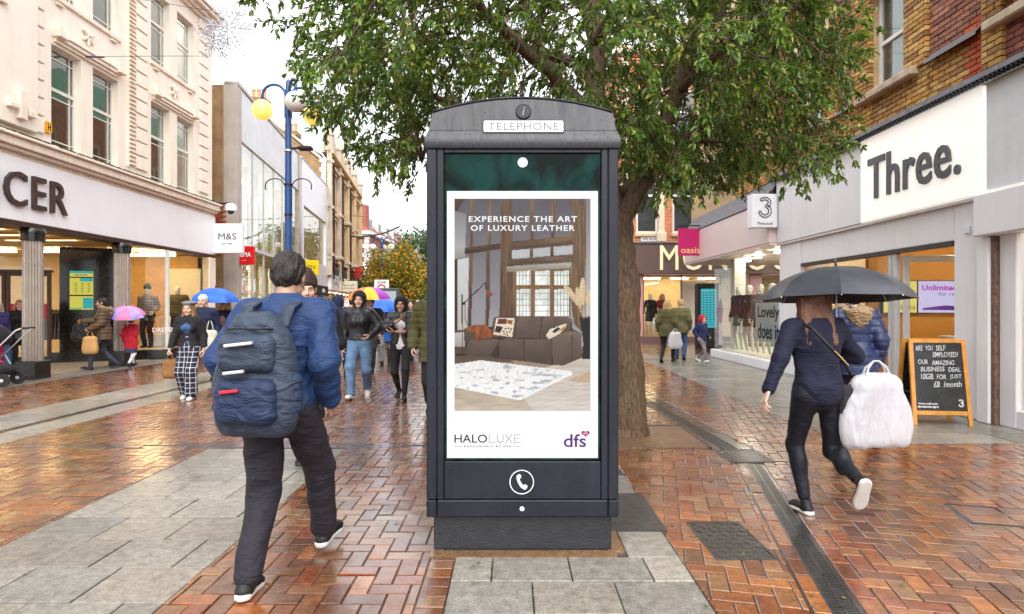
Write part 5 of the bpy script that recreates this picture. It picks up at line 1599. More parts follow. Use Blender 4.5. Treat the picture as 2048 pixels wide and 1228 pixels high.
small_tree('evergreen_tree', 'taller dark green tree standing behind the autumn tree', (-8.6, 56, 0), 9.4, 3.2, [RGB(64, 92, 62), RGB(84, 110, 72), RGB(54, 80, 56)], 7200, .26, 5.6, .2)
small_tree('autumn_tree', 'golden brown autumn tree farthest down the street', (-9.5, 84, 0), 6.5, 4.2, [RGB(200, 150, 80), RGB(180, 130, 60), RGB(140, 130, 70)], 4200, .4, 3.8, .2)
small_tree('street_tree', 'dark green tree low behind the pale advertising panel', (-11.2, 48, 0), 4.6, 1.5, [RGB(50, 74, 62), RGB(60, 88, 70)], 3000, .2, 2.6, .1)

# ================================================================== BUILDINGS ON THE RIGHT
XR = 5.83
MR = facade((XR, 0, 0), (0, 1, 0), (-1, 0, 0))     # x = depth down the street, y = out into the street, z up
M_WPNL = mat('white_shop_panel', RGB(240, 240, 244), .4, var=.04, vs=1.5, streak=.07)
M_MORT = mat('brick_mortar', RGB(196, 170, 132), .85, var=.15, bump=.3, bs=80)
M_BRK = mat('facing_brick', vcol=True, rough=.7, var=.28, vs=28, bump=.5, bs=120)
YEL = [RGB(*c) for c in ((196, 152, 82), (182, 136, 66), (208, 168, 98), (164, 118, 62), (198, 146, 70), (156, 110, 66))]
REDB = [RGB(*c) for c in ((168, 110, 84), (152, 94, 72), (178, 122, 94), (138, 86, 70), (162, 114, 92))]
PURP = [RGB(*c) for c in ((140, 78, 70), (124, 68, 64), (152, 86, 72))]
ORNG = [RGB(*c) for c in ((196, 90, 44), (180, 74, 38))]
th = thing('phone_shop_building', 'yellow and red brick building above the white phone shop front', 'building', (XR, 10, 0))
wins = [(8.88, 9.72, 4.88, 6.45), (11.24, 12.08, 4.88, 6.45), (13.6, 14.44, 4.88, 6.45), (15.96, 16.8, 4.88, 6.45), (6.52, 7.0, 4.88, 6.45)]
wins += [(a, b, 7.7, 9.1) for (a, b, c, d) in wins]
wall_grid([4.0, 19.6], [4.15, 10.2], wins, MR, -.03, .2).build('wall', M_MORT, th, world=True)
# bricks one by one
piers = [(8.38, 8.88), (9.72, 10.2), (10.74, 11.24), (12.08, 12.56), (13.1, 13.6), (14.44, 14.92), (7.08, 7.4), (15.46, 15.96)]
blist = []
zc_, row = 4.25, 0
while zc_ < 7.6:
    u = 5.4 - (.112 if row % 2 else 0)
    while u < 15.5:
        a, b = u, u + .215
        segs = [(a, b)]
        for (p, q) in [(w[0], w[1]) for w in wins if w[2] - .04 < zc_ + .03 < w[3]]:
            ns = []
            for (s0, s1) in segs:
                if s1 <= p or s0 >= q: ns.append((s0, s1)); continue
                if s0 < p: ns.append((s0, p))
                if s1 > q: ns.append((q, s1))
            segs = ns
        for (s0, s1) in segs:
            cuts = sorted({s0, s1} | {x for pr_ in piers for x in pr_ if s0 < x < s1})
            for i in range(len(cuts) - 1):
                c0, c1 = cuts[i] + (.0 if i == 0 else .003), cuts[i + 1]
                if c1 - c0 < .03: continue
                m_ = (c0 + c1) / 2
                out = 0.0
                if zc_ < 4.84 and m_ > 7.75: pal = YEL
                elif any(p < m_ < q for p, q in piers): pal, out = YEL, .05
                elif m_ < 7.08 and zc_ < 4.95: pal = PURP
                elif 7.4 <= m_ < 7.7 and zc_ < 5.05: pal = ORNG
                elif m_ < 7.75 and zc_ < 4.9: pal = PURP
                else: pal = REDB
                blist.append((c0, c1, zc_, out, pal))
        u += .225
    zc_ += .075; row += 1
def vis(b):
    """how large the photograph shows it"""
    Y = b[0]; py = 614 - (b[2] - CAMH) / Y * 1200; pxx = 1024 + XR / Y * 1200
    return (0 < py < 620 and pxx < 2040)
blist.sort(key=lambda b: (not vis(b), b[0]))
fieldb = MB(M=MR)
for k, (a, b, z, out, pal) in enumerate(blist):
    c = random.choice(pal); s_ = random.uniform(.75, 1.2); c = tuple(v * s_ for v in c)
    j = random.uniform(-.003, .004)
    if k < 300:
        m = MB(M=MR); m.bbox(a + .005, b - .005, -.05, out + j, z, z + .063, .004, col=c); m.build('brick', M_BRK, th, world=True)
    else:
        fieldb.box(a + .005, b - .005, -.05, out + j, z, z + .063, col=c)
tag(fieldb.build('brick_field', M_BRK, th, world=True), kind='stuff')
M_SASH = mat('white_sash_paint', RGB(232, 232, 230), .4, var=.05)
M_SASHGL = glass_mat('sash_glass', (.7, .78, .78), 1.1, .10)
M_FROST = mat('pale_blind', RGB(206, 222, 222), .5, var=.06)
for i, (a, b, c, d) in enumerate(wins):
    wd = window(th, MR, a, b, c, d, -.12, M_SASH, M_SASHGL, bars_z=((.48, .06),), thick=.07, blind=M_FROST, blind_w=-.12)
    MB(M=MR).bbox(a - .3, b + .3, -.1, .14, c - .13, c - .005, .02).build('stone_sill', mat('stone_sill', RGB(196, 176, 150), .7, var=.2, streak=.3), th, world=True)
    MB(M=MR).bbox(a - .28, b + .28, -.02, .07, d + .005, d + .28, .02).build('stone_head', mat('stone_head', RGB(226, 204, 170), .7, var=.12), th, world=True)
    if i < 4:
        for (p, q) in ((a - .62, a - .5), (b + .5, b + .62)): MB(M=MR).bbox(p, q, -.02, .03, 4.84, 4.875, .01).build('sill_return', _mats['stone_sill'], th, world=True)
M_LEAD = mat('lead_flashing', RGB(120, 120, 126), .45, .3, var=.2, vs=12, streak=.2)
for (p, q) in ((7.42, 8.36), (10.22, 10.72), (12.58, 13.08)):
    m = MB(M=MR); m.add([(p, -.02, 4.95), (q, -.02, 4.95), (q, .10, 4.83), (p, .10, 4.83), (q, .10, 4.80), (p, .10, 4.80)], [(0, 1, 2, 3), (3, 2, 4, 5)]); m.build('flashing', M_LEAD, th, world=True)
MB(M=MR).bbox(6.6, 7.1, -.02, .2, 5.05, 5.5, .03).build('corbel', _mats['stone_sill'], th, world=True)
MB(M=MR).bbox(4.0, 19.8, -.1, .3, 10.2, 10.5, .04).build('parapet', _mats['stone_sill'], th, world=True)
# dentilled ledge over the fascia
m = MB(M=MR); m.box(4.0, 13.2, -.02, .2, 4.175, 4.24); m.build('ledge', M_LEAD, th, world=True)
dm = MB(M=MR); dm.box(0, .03, .1, .195, 4.145, 4.173); dme = dm.mesh('dentil', M_SEAM)
for i in range(120):
    o = bpy.data.objects.new('dentil', dme); link(o, th, True); o.location.y = 5.4 + i * .065
MB(M=MR).box(13.2, 19.6, -6, -.1, 3.0, 10.2).build('party_wall', M_MORT, th, world=True)
# the white fascia, lit sign box and neighbouring panels
MB(M=MR).bbox(9.92, 13.1, -.02, .06, 2.80, 4.14, .012).build('fascia_panel', M_WPNL, th, world=True)
M_LIT = mat('lit_sign_face', RGB(244, 238, 230), .3, var=.03, vs=1.0, em=(1.0, .95, .9), es=.22)
lb = MB(M=MR).bbox(7.35, 9.89, -.02, .09, 2.80, 4.14, .012).build('sign_box', M_LIT, th, world=True)
M_GREYL = mat('dark_grey_letter', RGB(78, 78, 84), .4, var=.08)
letters('Three.', 1.98, facing((XR - .092, 8.65, 3.45), (-1, 0, 0)), th, M_GREYL, ext=.03, height=.66, bold=.012, spacing=1.06)
MB(M=MR).bbox(4.0, 7.31, -.02, .06, 2.84, 4.14, .012).build('fascia_panel', mat('grey_white_panel', RGB(222, 224, 228), .4, var=.05, streak=.08), th, world=True)
MB(M=MR).box(7.46, 13.1, -.9, .04, 2.76, 2.798).build('soffit', M_WPNL, th, world=True)
MB(M=MR).bbox(7.95, 12.12, -.10, -.02, 2.30, 2.758, .006).build('lintel_panel', M_WPNL, th, world=True)
MB(M=MR).bbox(12.14, 13.1, -.5, -.01, 0, 2.758, .01).build('pier', M_WPNL, th, world=True)
MB(M=MR).bbox(7.48, 7.93, -.5, -.01, 0, 2.758, .01).build('pier', M_WPNL, th, world=True)
MB(M=MR).bbox(7.64, 7.72, -.009, .02, 2.36, 2.46, .006).build('alarm_box', SIGNW, th, world=True)
# shop front: window, open door frame, lit interior
M_DKF = mat('dark_door_track', RGB(60, 50, 44), .5)
MB(M=MR).box(7.95, 12.12, -.12, .0, 2.235, 2.298).build('head_track', M_DKF, th, world=True)
sfm = MB(M=MR)
M_ALU = mat('silver_frame', RGB(206, 206, 208), .35, .3, var=.05)
for (a, b) in ((12.04, 12.12), (9.16, 9.24), (9.26, 9.34)): MB(M=MR).bbox(a, b, -.1, -.02, 0, 2.23, .006).build('shop_frame', M_ALU, th, world=True)
MB(M=MR).box(9.34, 12.04, -.09, -.03, 0, .1).build('shop_frame', M_ALU, th, world=True)
g = MB(M=MR); g.add([(9.34, -.06, .1), (9.34, -.06, 2.235), (12.04, -.06, 2.235), (12.04, -.06, .1)], [(0, 1, 2, 3)]); g.build('shop_pane', M_SHOPGL, th, world=True)
drf = thing('shop_door', 'white framed glass shop door standing open behind the chalkboard', 'door', (XR + .1, 9.1, 0))
dM = facade((XR + .1, 9.1, 0), (1, -.12, 0), (-.12, -1, 0))
for (a, b, c, d) in ((0, .09, 0, 2.2), (1.0, 1.09, 0, 2.2), (.09, 1.0, 2.1, 2.2), (.09, 1.0, 0, .12)): MB(M=dM).bbox(a, b, -.025, .025, c, d, .006).build('frame', M_ALU, drf, world=True)
g = MB(M=dM); g.add([(.09, 0, .12), (1.0, 0, .12), (1.0, 0, 2.1), (.09, 0, 2.1)], [(0, 1, 2, 3)]); g.build('pane', M_SHOPGL, drf, world=True)
MB(M=dM).bbox(.78, .98, .03, .07, .82, 1.06, .006).build('push_plate', mat('cream_plate', RGB(236, 214, 180), .4), drf, world=True)
M_ORG = mat('orange_shop_wall', RGB(214, 148, 58), .55, var=.05, vs=1)
MB().box(6.3, 12, 10.6, 10.7, 0, 2.75).build('orange_wall', M_ORG, th, world=True)
MB().box(6.0, 12, 6.5, 13.0, -.015, .008).build('shop_floor', mat('shop_floor_tan', RGB(196, 160, 110), .25), th, world=True)
MB().box(6.0, 12, 6.5, 13.0, 2.74, 2.757).build('shop_ceiling', _mats['shop_ceiling_white'], th, world=True)
MB().box(11.9, 12, 6.5, 13.0, 0, 2.75).build('shop_back', M_INWALL, th, world=True)
MB().box(6.4, 12, 12.9, 13.0, 0, 2.75).build('shop_side', mat('shop_white_wall', RGB(236, 222, 196), .6), th, world=True)
MB().box(6.35, 12, 7.5, 7.6, 0, 2.75).build('shop_side', _mats['shop_white_wall'], th, world=True)
for (x, y) in ((6.9, 9.0), (8.6, 9.0), (6.8, 11.6), (8.4, 11.8)):
    MB().box(x, x + .6, y, y + .12, 2.70, 2.737).build('ceiling_light', M_WARM2, th, world=True)
# wall screens
sc = MB().box(6.98, 7.06, 10.53, 10.598, 1.32, 1.87)
for (x0, x1, nm, c, lab) in ((6.52, 7.10, 'yellow', RGB(238, 220, 120), 'yellow wall screen inside the phone shop reading for Data'), (7.13, 7.98, 'violet', RGB(214, 206, 244), 'violet and white wall screen inside the phone shop reading Unlimited')):
    t = thing('wall_screen', lab, 'screen', ((x0 + x1) / 2, 10.55, 1.3))
    MB().box(x0 - .012, x1 + .012, 10.53, 10.598, 1.31, 1.885).build('bezel', M_SEAM, t, world=True)
    MB().box(x0, x1, 10.524, 10.529, 1.322, 1.873).build('display', screen_emit('screen_%s' % nm, .9 * SE, col=c), t, world=True)
    if nm == 'violet':
        text_fit('Unlimited', .62, facing((7.50, 10.522, 1.76)), ext=0, height=.10, bold=.03).build('lettering', screen_emit('screen_pink', .8 * SE, col=RGB(190, 20, 190)), t, world=True)
        text_fit('for real', .36, facing((7.66, 10.522, 1.65)), ext=0, height=.065).build('lettering', M_SCRP, t, world=True)
        MB().prism([(7.2, 1.40), (7.6, 1.45), (7.95, 1.42), (7.95, 1.36), (7.2, 1.37)], 0, .002, Matrix(((1, 0, 0, 0), (0, 0, -1, 10.522), (0, 1, 0, 0), (0, 0, 0, 1)))).build('swoosh', M_SCRP, t, world=True)
    else:
        text_fit('for Data', .46, facing((6.84, 10.522, 1.42)), ext=0, height=.08).build('lettering', M_SCRK, t, world=True)
t = thing('shop_counter', 'low cream display counter inside the phone shop', 'counter', (8.0, 9.9, 0))
MB().bbox(-.7, .7, -.25, .25, 0, .9, .02).build('body', mat('counter_cream', RGB(232, 214, 184), .4), t); MB().bbox(-.75, .75, -.3, .3, .9, .94, .01).build('top', SIGNW, t)
# projecting round-logo sign
def three_logo(M, s, material, parent, name='logo', r=.012):
    pts = []
    for k in range(15):
        a = math.radians(150 - k * 210 / 14); pts.append((.24 * math.cos(a), .24 + .20 * math.sin(a)))
    for k in range(17):
        a = math.radians(75 - k * 255 / 16); pts.append((.26 * math.cos(a) + .0, -.2 + .26 * math.sin(a)))
    L_, R_ = [], []
    n = len(pts)
    for i, p in enumerate(pts):
        q0, q1 = pts[max(i - 1, 0)], pts[min(i + 1, n - 1)]
        d = Vector((q1[0] - q0[0], q1[1] - q0[1]))
        d = d.normalized() if d.length > 1e-6 else Vector((1, 0)); nn = Vector((-d.y, d.x))
        w = .075 * (1 - abs(i / (n - 1) - .5) * .5)
        L_.append((p[0] + nn.x * w, p[1] + nn.y * w)); R_.append((p[0] - nn.x * w, p[1] - nn.y * w))
    m = MB(M=M)
    loop = [(x * s, y * s, .004) for x, y in L_ + R_[::-1]]
    m.tube(loop, r, 5, closed=True)
    m.build(name, material, parent, world=True)
ps = thing('projecting_sign', 'white box sign with a swirling figure 3 above the shop entrance', 'sign', (5.47, 13.0, 3.5))
MB().bbox(5.19, 5.75, 12.98, 13.25, 3.14, 3.87, .015).build('box', SIGNW, ps, world=True)
three_logo(facing((5.47, 12.978, 3.58)), .42, M_INK, ps, r=.011)
text_fit('Three.co.uk', .34, facing((5.47, 12.976, 3.23)), ext=.002, height=.06, bold=.01).build('lettering', M_INK, ps, world=True)
MB().box(5.751, 5.83, 13.05, 13.15, 3.3, 3.7).build('bracket', M_ALU, ps, world=True)
# ---- shop with roller box at the right edge
nb_ = thing('shuttered_shop', 'white framed shop window under a roller shutter box, right edge', 'building', (XR, 6, 0))
MB(M=MR).bbox(4.0, 7.42, -.1, .14, 2.28, 2.80, .02).build('shutter_box', M_WPNL, nb_, world=True)
MB(M=MR).bbox(7.27, 7.46, -.4, .06, 0, 2.27, .01).build('pillar', M_WPNL, nb_, world=True)
MB(M=MR).box(7.21, 7.265, -.2, .03, 0, 2.27).build('shutter_guide', mat('rusty_guide', RGB(118, 92, 78), .7, var=.5, vs=20, spots=.5), nb_, world=True)
MB(M=MR).bbox(6.96, 7.205, -.18, -.02, 0, 2.27, .01).build('window_frame', M_WPNL, nb_, world=True)
MB(M=MR).bbox(4.0, 6.955, -.18, -.02, 0, .22, .01).build('window_frame', M_WPNL, nb_, world=True)
g = MB(M=MR); g.add([(4.0, -.08, .22), (4.0, -.08, 2.27), (6.955, -.08, 2.27), (6.955, -.08, .22)], [(0, 1, 2, 3)]); g.build('pane', M_SHOPGL, nb_, world=True)
bl = MB(M=MR); V = []; F = []
for i in range(61):
    V += [(4.0 + i * .049, -.5 + (.02 if i % 2 else 0), .1), (4.0 + i * .049, -.5 + (.02 if i % 2 else 0), 2.5)]
for i in range(60): F.append((2 * i, 2 * i + 1, 2 * i + 3, 2 * i + 2))
bl.add(V, F); bl.build('blind', mat('lit_blind', RGB(246, 224, 188), .6, em=(1, .84, .62), es=.16), nb_, world=True)
no = MB(M=MR).box(6.52, 6.80, -.075, -.07, 1.02, 1.62).build('notice', mat('paper_notice', RGB(214, 222, 228), .5), nb_, world=True)
nl = MB(M=MR)
for r in range(7):
    for c_ in range(2): nl.box(6.55 + c_ * .12, 6.63 + c_ * .12 + random.uniform(0, .02), -.0695, -.068, 1.2 + r * .05, 1.21 + r * .05)
nl.box(6.56, 6.60, -.0695, -.068, 1.06, 1.1)
tag(nl.build('notice_lines', M_INK, no, world=True), kind='stuff')
MB(M=MR).box(4, 7.4, -4, -3.9, 0, 2.8).build('back_wall', M_INWALL, nb_, world=True)

# ---- fashion shop on the corner (magenta hanging sign)
oa = thing('corner_fashion_shop', 'corner fashion shop with a pale sloping fascia and glass display', 'building', (XR, 16, 0))
M_PINKW = mat('pale_pink_fascia', RGB(224, 208, 206), .45, var=.04, vs=1.2)
MB(M=MR).bbox(13.12, 19.5, -.3, .22, 2.82, 3.75, .015).build('fascia', M_PINKW, oa, world=True)
m = MB(M=MR); m.add([(13.12, .22, 3.76), (19.5, .22, 3.76), (19.5, -.02, 4.2), (13.12, -.02, 4.2)], [(0, 1, 2, 3)]); m.build('slate_apron_base', M_SEAM, oa, world=True)
for i in range(26):
    for j in range(4):
        a = 13.13 + i * .245 + (.12 if j % 2 else 0); z0 = 3.76 + j * .11
        if a + .24 > 19.5: continue
        w0 = .235 - j * .06
        q = MB(M=MR); q.add([(a, w0 + .012, z0), (a + .238, w0 + .012, z0), (a + .238, w0 - .062, z0 + .135), (a, w0 - .062, z0 + .135), (a, w0, z0), (a + .238, w0, z0)], [(0, 1, 2, 3), (4, 5, 1, 0)]); q.build('slate', M_SLATE, oa, world=True)
MB(M=MR).box(13.12, 19.5, -4, .2, 2.78, 2.818).build('soffit', M_PINKW, oa, world=True)
fan = MB(M=MR @ Matrix.Translation((13.9, .22, 3.55)) @ Matrix.Rotation(-PI / 2, 4, 'X')); fan.lathe([(.13, 0), (.16, .02), (.16, .08), (.11, .1), (.09, .06)], 18); fan.build('vent', M_STONEG, oa, smooth=40, world=True)
MB(M=MR).box(13.11, 17.25, -.02, .12, 0, .22).build('stall_riser', M_WPNL, oa, world=True)
for i in range(14): MB(M=MR).bbox(13.13 + i * .292, 13.13 + i * .292 + .288, .121, .135, .01, .21, .004).build('riser_tile', M_WPNL, oa, world=True)
for (a, b) in ((13.12, 15.1), (15.1, 17.2)):
    g = MB(M=MR); g.add([(a, .02, .22), (a, .02, 2.78), (b - .015, .02, 2.78), (b - .015, .02, .22)], [(0, 1, 2, 3)]); g.build('pane', M_SHOPGL, oa, world=True)
pane_between((XR - .02, 17.2), (XR + .9, 18.3), .22, 2.78, oa)
MB().prism([(5.85, 13.2), (8.4, 13.2), (8.4, 18.2), (6.7, 18.2), (5.85, 17.2)], .0, .215).build('display_floor', mat('display_white', RGB(226, 228, 222), .5), oa, world=True)
MB().box(8.4, 8.5, 13.2, 18.4, 0, 2.8).build('display_back', mat('display_pale_wall', RGB(222, 226, 214), .6), oa, world=True)
MB().bbox(6.3, 6.62, 17.0, 17.3, .215, 2.78, .01).build('display_column', _mats['display_white'], oa, world=True)
for (x, y) in ((6.3, 14.2), (6.4, 15.6), (6.6, 16.8)):
    MB(M=Matrix.Translation((x, y, 2.70))).lathe([(.02, .08), (.06, .07), (.09, 0)], 12).build('spotlight', emit('spot_glow', (1, .92, .75), 22), oa, world=True)
for y in (13.6, 15.2): MB().box(7.9, 8.1, y, y + 1.2, 2.74, 2.775).build('strip_light', M_WARM2, oa, world=True)  # strips added only to brighten the window display, not a known fitting
sk = MB().lathe([(.17, 0), (.17, .006)], 24, Matrix.Translation((XR + .28, 17.60, 1.3)) @ Matrix.Rotation(math.atan2(1.1, .9), 4, 'Z') @ Matrix.Rotation(PI / 2, 4, 'X') @ Matrix.Scale(2.2, 4, (0, 1, 0))).build('window_sticker', mat('purple_sticker', RGB(98, 28, 150), .4), oa, world=True)
text_fit('20%', .2, facing((XR + .27, 17.56, 1.38), (-.77, -.63, 0)), ext=.002, height=.14).build('lettering', SIGNW, oa, world=True)
M_PALEB = mat('pale_blue_poster', RGB(222, 244, 248), .5, var=.02)
wp_ = MB(M=MR).box(13.14, 14.42, -.035, -.02, .62, 1.52).build('window_poster', M_PALEB, oa, world=True)
M_T = facing((XR + .018, 13.78, 1.28), (-1, 0, 0))
text_fit('Lovely', 1.15, facing((XR + .018, 13.70, 1.27), (-1, 0, 0)), ext=.002, height=.36, bold=.02).build('lettering', M_INK, wp_, world=True)
text_fit('does it', 1.15, facing((XR + .018, 13.70, .86), (-1, 0, 0)), ext=.002, height=.36, bold=.02).build('lettering', M_INK, wp_, world=True)
os_ = thing('hanging_sign', 'square magenta hanging sign reading oasis', 'sign', (5.34, 18, 3.4))
MB().bbox(4.98, 5.70, 17.97, 18.03, 2.96, 3.77, .008).build('board', mat('magenta_board', RGB(190, 16, 100), .4, var=.03), os_, world=True)
text_fit('oasis', .56, facing((5.34, 17.968, 3.12)), ext=.004, height=.17, bold=.0).build('lettering', mat('pale_gold_letter', RGB(246, 216, 150), .4), os_, world=True)
br_ = MB(); br_.tube([(4.98, 18, 3.86), (5.83, 18, 3.86)], .018, 6); br_.tube([(5.78, 18, 3.5), (5.78, 18, 3.95)], .02, 6); br_.tube([(5.1, 18, 3.86), (5.1, 18, 3.76)], .008, 5); br_.tube([(5.58, 18, 3.86), (5.58, 18, 3.76)], .008, 5)
br_.build('bracket', M_SEAM, os_, world=True)

# ---- orange brick building facing down the street (brown fascia)
YM = 24.7
mo = thing('orange_brick_building', 'orange brick building with brown shop fascia at the street corner', 'building', (8, YM, 0))
FM = facade((4.35, YM, 0), (1, 0, 0), (0, -1, 0))
M_OBR = brick_tex_mat('orange_brick', RGB(206, 104, 56), RGB(184, 86, 46), RGB(206, 170, 140))
hol = []
for i in range(5):
    a = .75 + i * 1.5
    for (c, d) in ((4.45, 7.3), (8.3, 10.4)): hol.append((a, a + .92, c, d))
wall_grid([0, 9], [4.0, 12.2], hol, FM, 0, .2).build('wall', M_OBR, mo, world=True)
for (a, b, c, d) in hol:
    window(mo, FM, a, b, c, d, -.08, M_SASH, M_DGL, bars_z=((.55, .09),), thick=.1)
    MB(M=FM).bbox(a - .06, b + .06, .001, .1, c - .14, c - .01, .02).build('sill', M_STONE, mo, world=True)
for i in range(6):
    a = .28 + i * 1.5
    MB(M=FM).bbox(a - .13, a + .13, .001, .16, 4.1, 11.8, .03).build('stone_pilaster', mat('cream_stone', RGB(232, 214, 186), .7, var=.12, streak=.15), mo, world=True)
    MB(M=FM).bbox(a - .2, a + .2, .001, .24, 4.06, 4.5, .05).build('pilaster_base', _mats['cream_stone'], mo, world=True)
for z in (7.6, 11.8): MB(M=FM).bbox(-.1, 9, .001, .24, z, z + .3, .04).build('string_course', _mats['cream_stone'], mo, world=True)
MB().box(4.352, 4.45, YM + .002, 70, 0, 12.2).build('side_wall', M_OBR, mo, world=True)
for i in range(10):                                  # street side, seen only in reflections
    for z in (4.6, 8.3):
        MB().bbox(4.25, 4.36, YM + 1.2 + i * 3.4, YM + 2.9 + i * 3.4, z, z + 2.3, .03).build('side_window', M_STONE, mo, world=True)
        MB().box(4.24, 4.30, YM + 1.4 + i * 3.4, YM + 2.7 + i * 3.4, z + .2, z + 2.1).build('side_pane', M_DGL, mo, world=True)
M_BRN = mat('brown_fascia', RGB(104, 84, 80), .45, var=.05)
MB(M=FM).bbox(-.1, 9, .002, .35, 2.76, 4.0, .02).build('fascia', M_BRN, mo, world=True)
MB(M=FM).box(-.1, 9, .002, .4, 4.003, 4.06).build('fascia_cap', M_LEAD, mo, world=True)
letters('MONSOON', 6.3, facing((4.35 + 4.8, YM - .352, 3.42)), mo, mat('cream_letter', RGB(248, 228, 176), .4, em=(1, .9, .65), es=.12), ext=.06, height=1.02, bold=0, spacing=1.1)
sn = MB(M=FM).box(.95, 1.75, .012, .04, 4.12, 4.30).build('street_name_plate', SIGNW, mo, world=True)
text_fit('FIFE ROAD', .66, facing((4.35 + 1.35, YM - .042, 4.21)), ext=.003, height=.1, bold=.01).build('lettering', M_INK, sn, world=True)
for (a, b) in ((.46, 1.02), (5.4, 5.9)): MB(M=FM).bbox(a, b, -.3, .1, .2, 2.757, .02).build('granite_pier', mat('pink_granite', RGB(206, 150, 152), .35, var=.3, vs=40), mo, world=True)
MB(M=FM).box(.4, 9, -.1, .14, 0, .2).build('stall_riser', M_BRN, mo, world=True)
g = MB(M=FM); g.add([(1.02, 0, .2), (5.4, 0, .2), (5.4, 0, 2.757), (1.02, 0, 2.757)], [(0, 1, 2, 3)]); g.build('shop_pane', M_SHOPGL, mo, world=True)
for u in (1.02, 2.6, 4.2): MB(M=FM).box(u, u + .05, -.05, .03, .2, 2.757).build('mullion', M_BRN, mo, world=True)
MB(M=FM).box(-.1, 9, -2.6, -2.5, 0, 2.8).build('back_wall', mat('shop_peach_wall', RGB(240, 216, 176), .6), mo, world=True)
MB(M=FM).box(-.1, 9, -2.5, -.1, 2.7, 2.757).build('shop_ceiling', _mats['shop_ceiling_white'], mo, world=True)
for u in (.1, 1.4, 2.6, 3.8): MB(M=FM).box(u, u + .7, -1.6, -1.4, 2.64, 2.69).build('shop_light', M_WARM, mo, world=True)
MB(M=FM).box(2.75, 3.9, -.62, -.6, .3, 2.5).build('fashion_poster', mat('poster_cream', RGB(240, 226, 208), .5), mo, world=True)
# freestanding phone totem by the corner
tt = thing('information_totem', 'slim black pavement totem with a teal screen, in front of the brown fascia', 'totem', (6.9, 21.0, 0))
MB().bbox(-.42, .42, -.1, .3, 0, 2.25, .03).build('body', M_SEAM, tt)
MB().box(.3, .425, -.11, .31, .1, 2.2).build('side_panel', M_ALU, tt)
MB().box(-.32, .22, -.112, -.104, .7, 2.05).build('display', screen_emit('totem_screen', .8 * SE, col=RGB(70, 190, 200)), tt)
tl = MB()
for r in range(14):
    for c_ in range(4): tl.box(-.27 + c_ * .12, -.2 + c_ * .12, -.116, -.113, .8 + r * .085, .83 + r * .085)
tag(tl.build('display_lines', screen_emit('totem_lines', .8 * SE, col=RGB(24, 60, 90)), tt), kind='stuff')
# taller block behind, glimpsed through the tree
tb = thing('pink_brick_block', 'pinkish brick block with a copper green roof, glimpsed through the tree', 'building', (12, 42, 0))
MB().box(-4, 14, 0, 12, 0, 14).build('wall', mat('pink_brick_far', RGB(206, 150, 130), .8, var=.15), tb)
MB().prism([(-4.3, 14), (14.3, 14), (10, 18), (0, 18)], -.3, 12, Matrix(((1, 0, 0, 0), (0, 0, 1, 0), (0, 1, 0, 0), (0, 0, 0, 1)))).build('roof', mat('copper_roof', RGB(110, 176, 150), .6, var=.15), tb)
for i in range(6):
    for z in (8.5, 11.2): MB().box(-3 + i * 2.6, -1.8 + i * 2.6, -.03, .1, z, z + 1.8).build('window', M_DGL, tb)

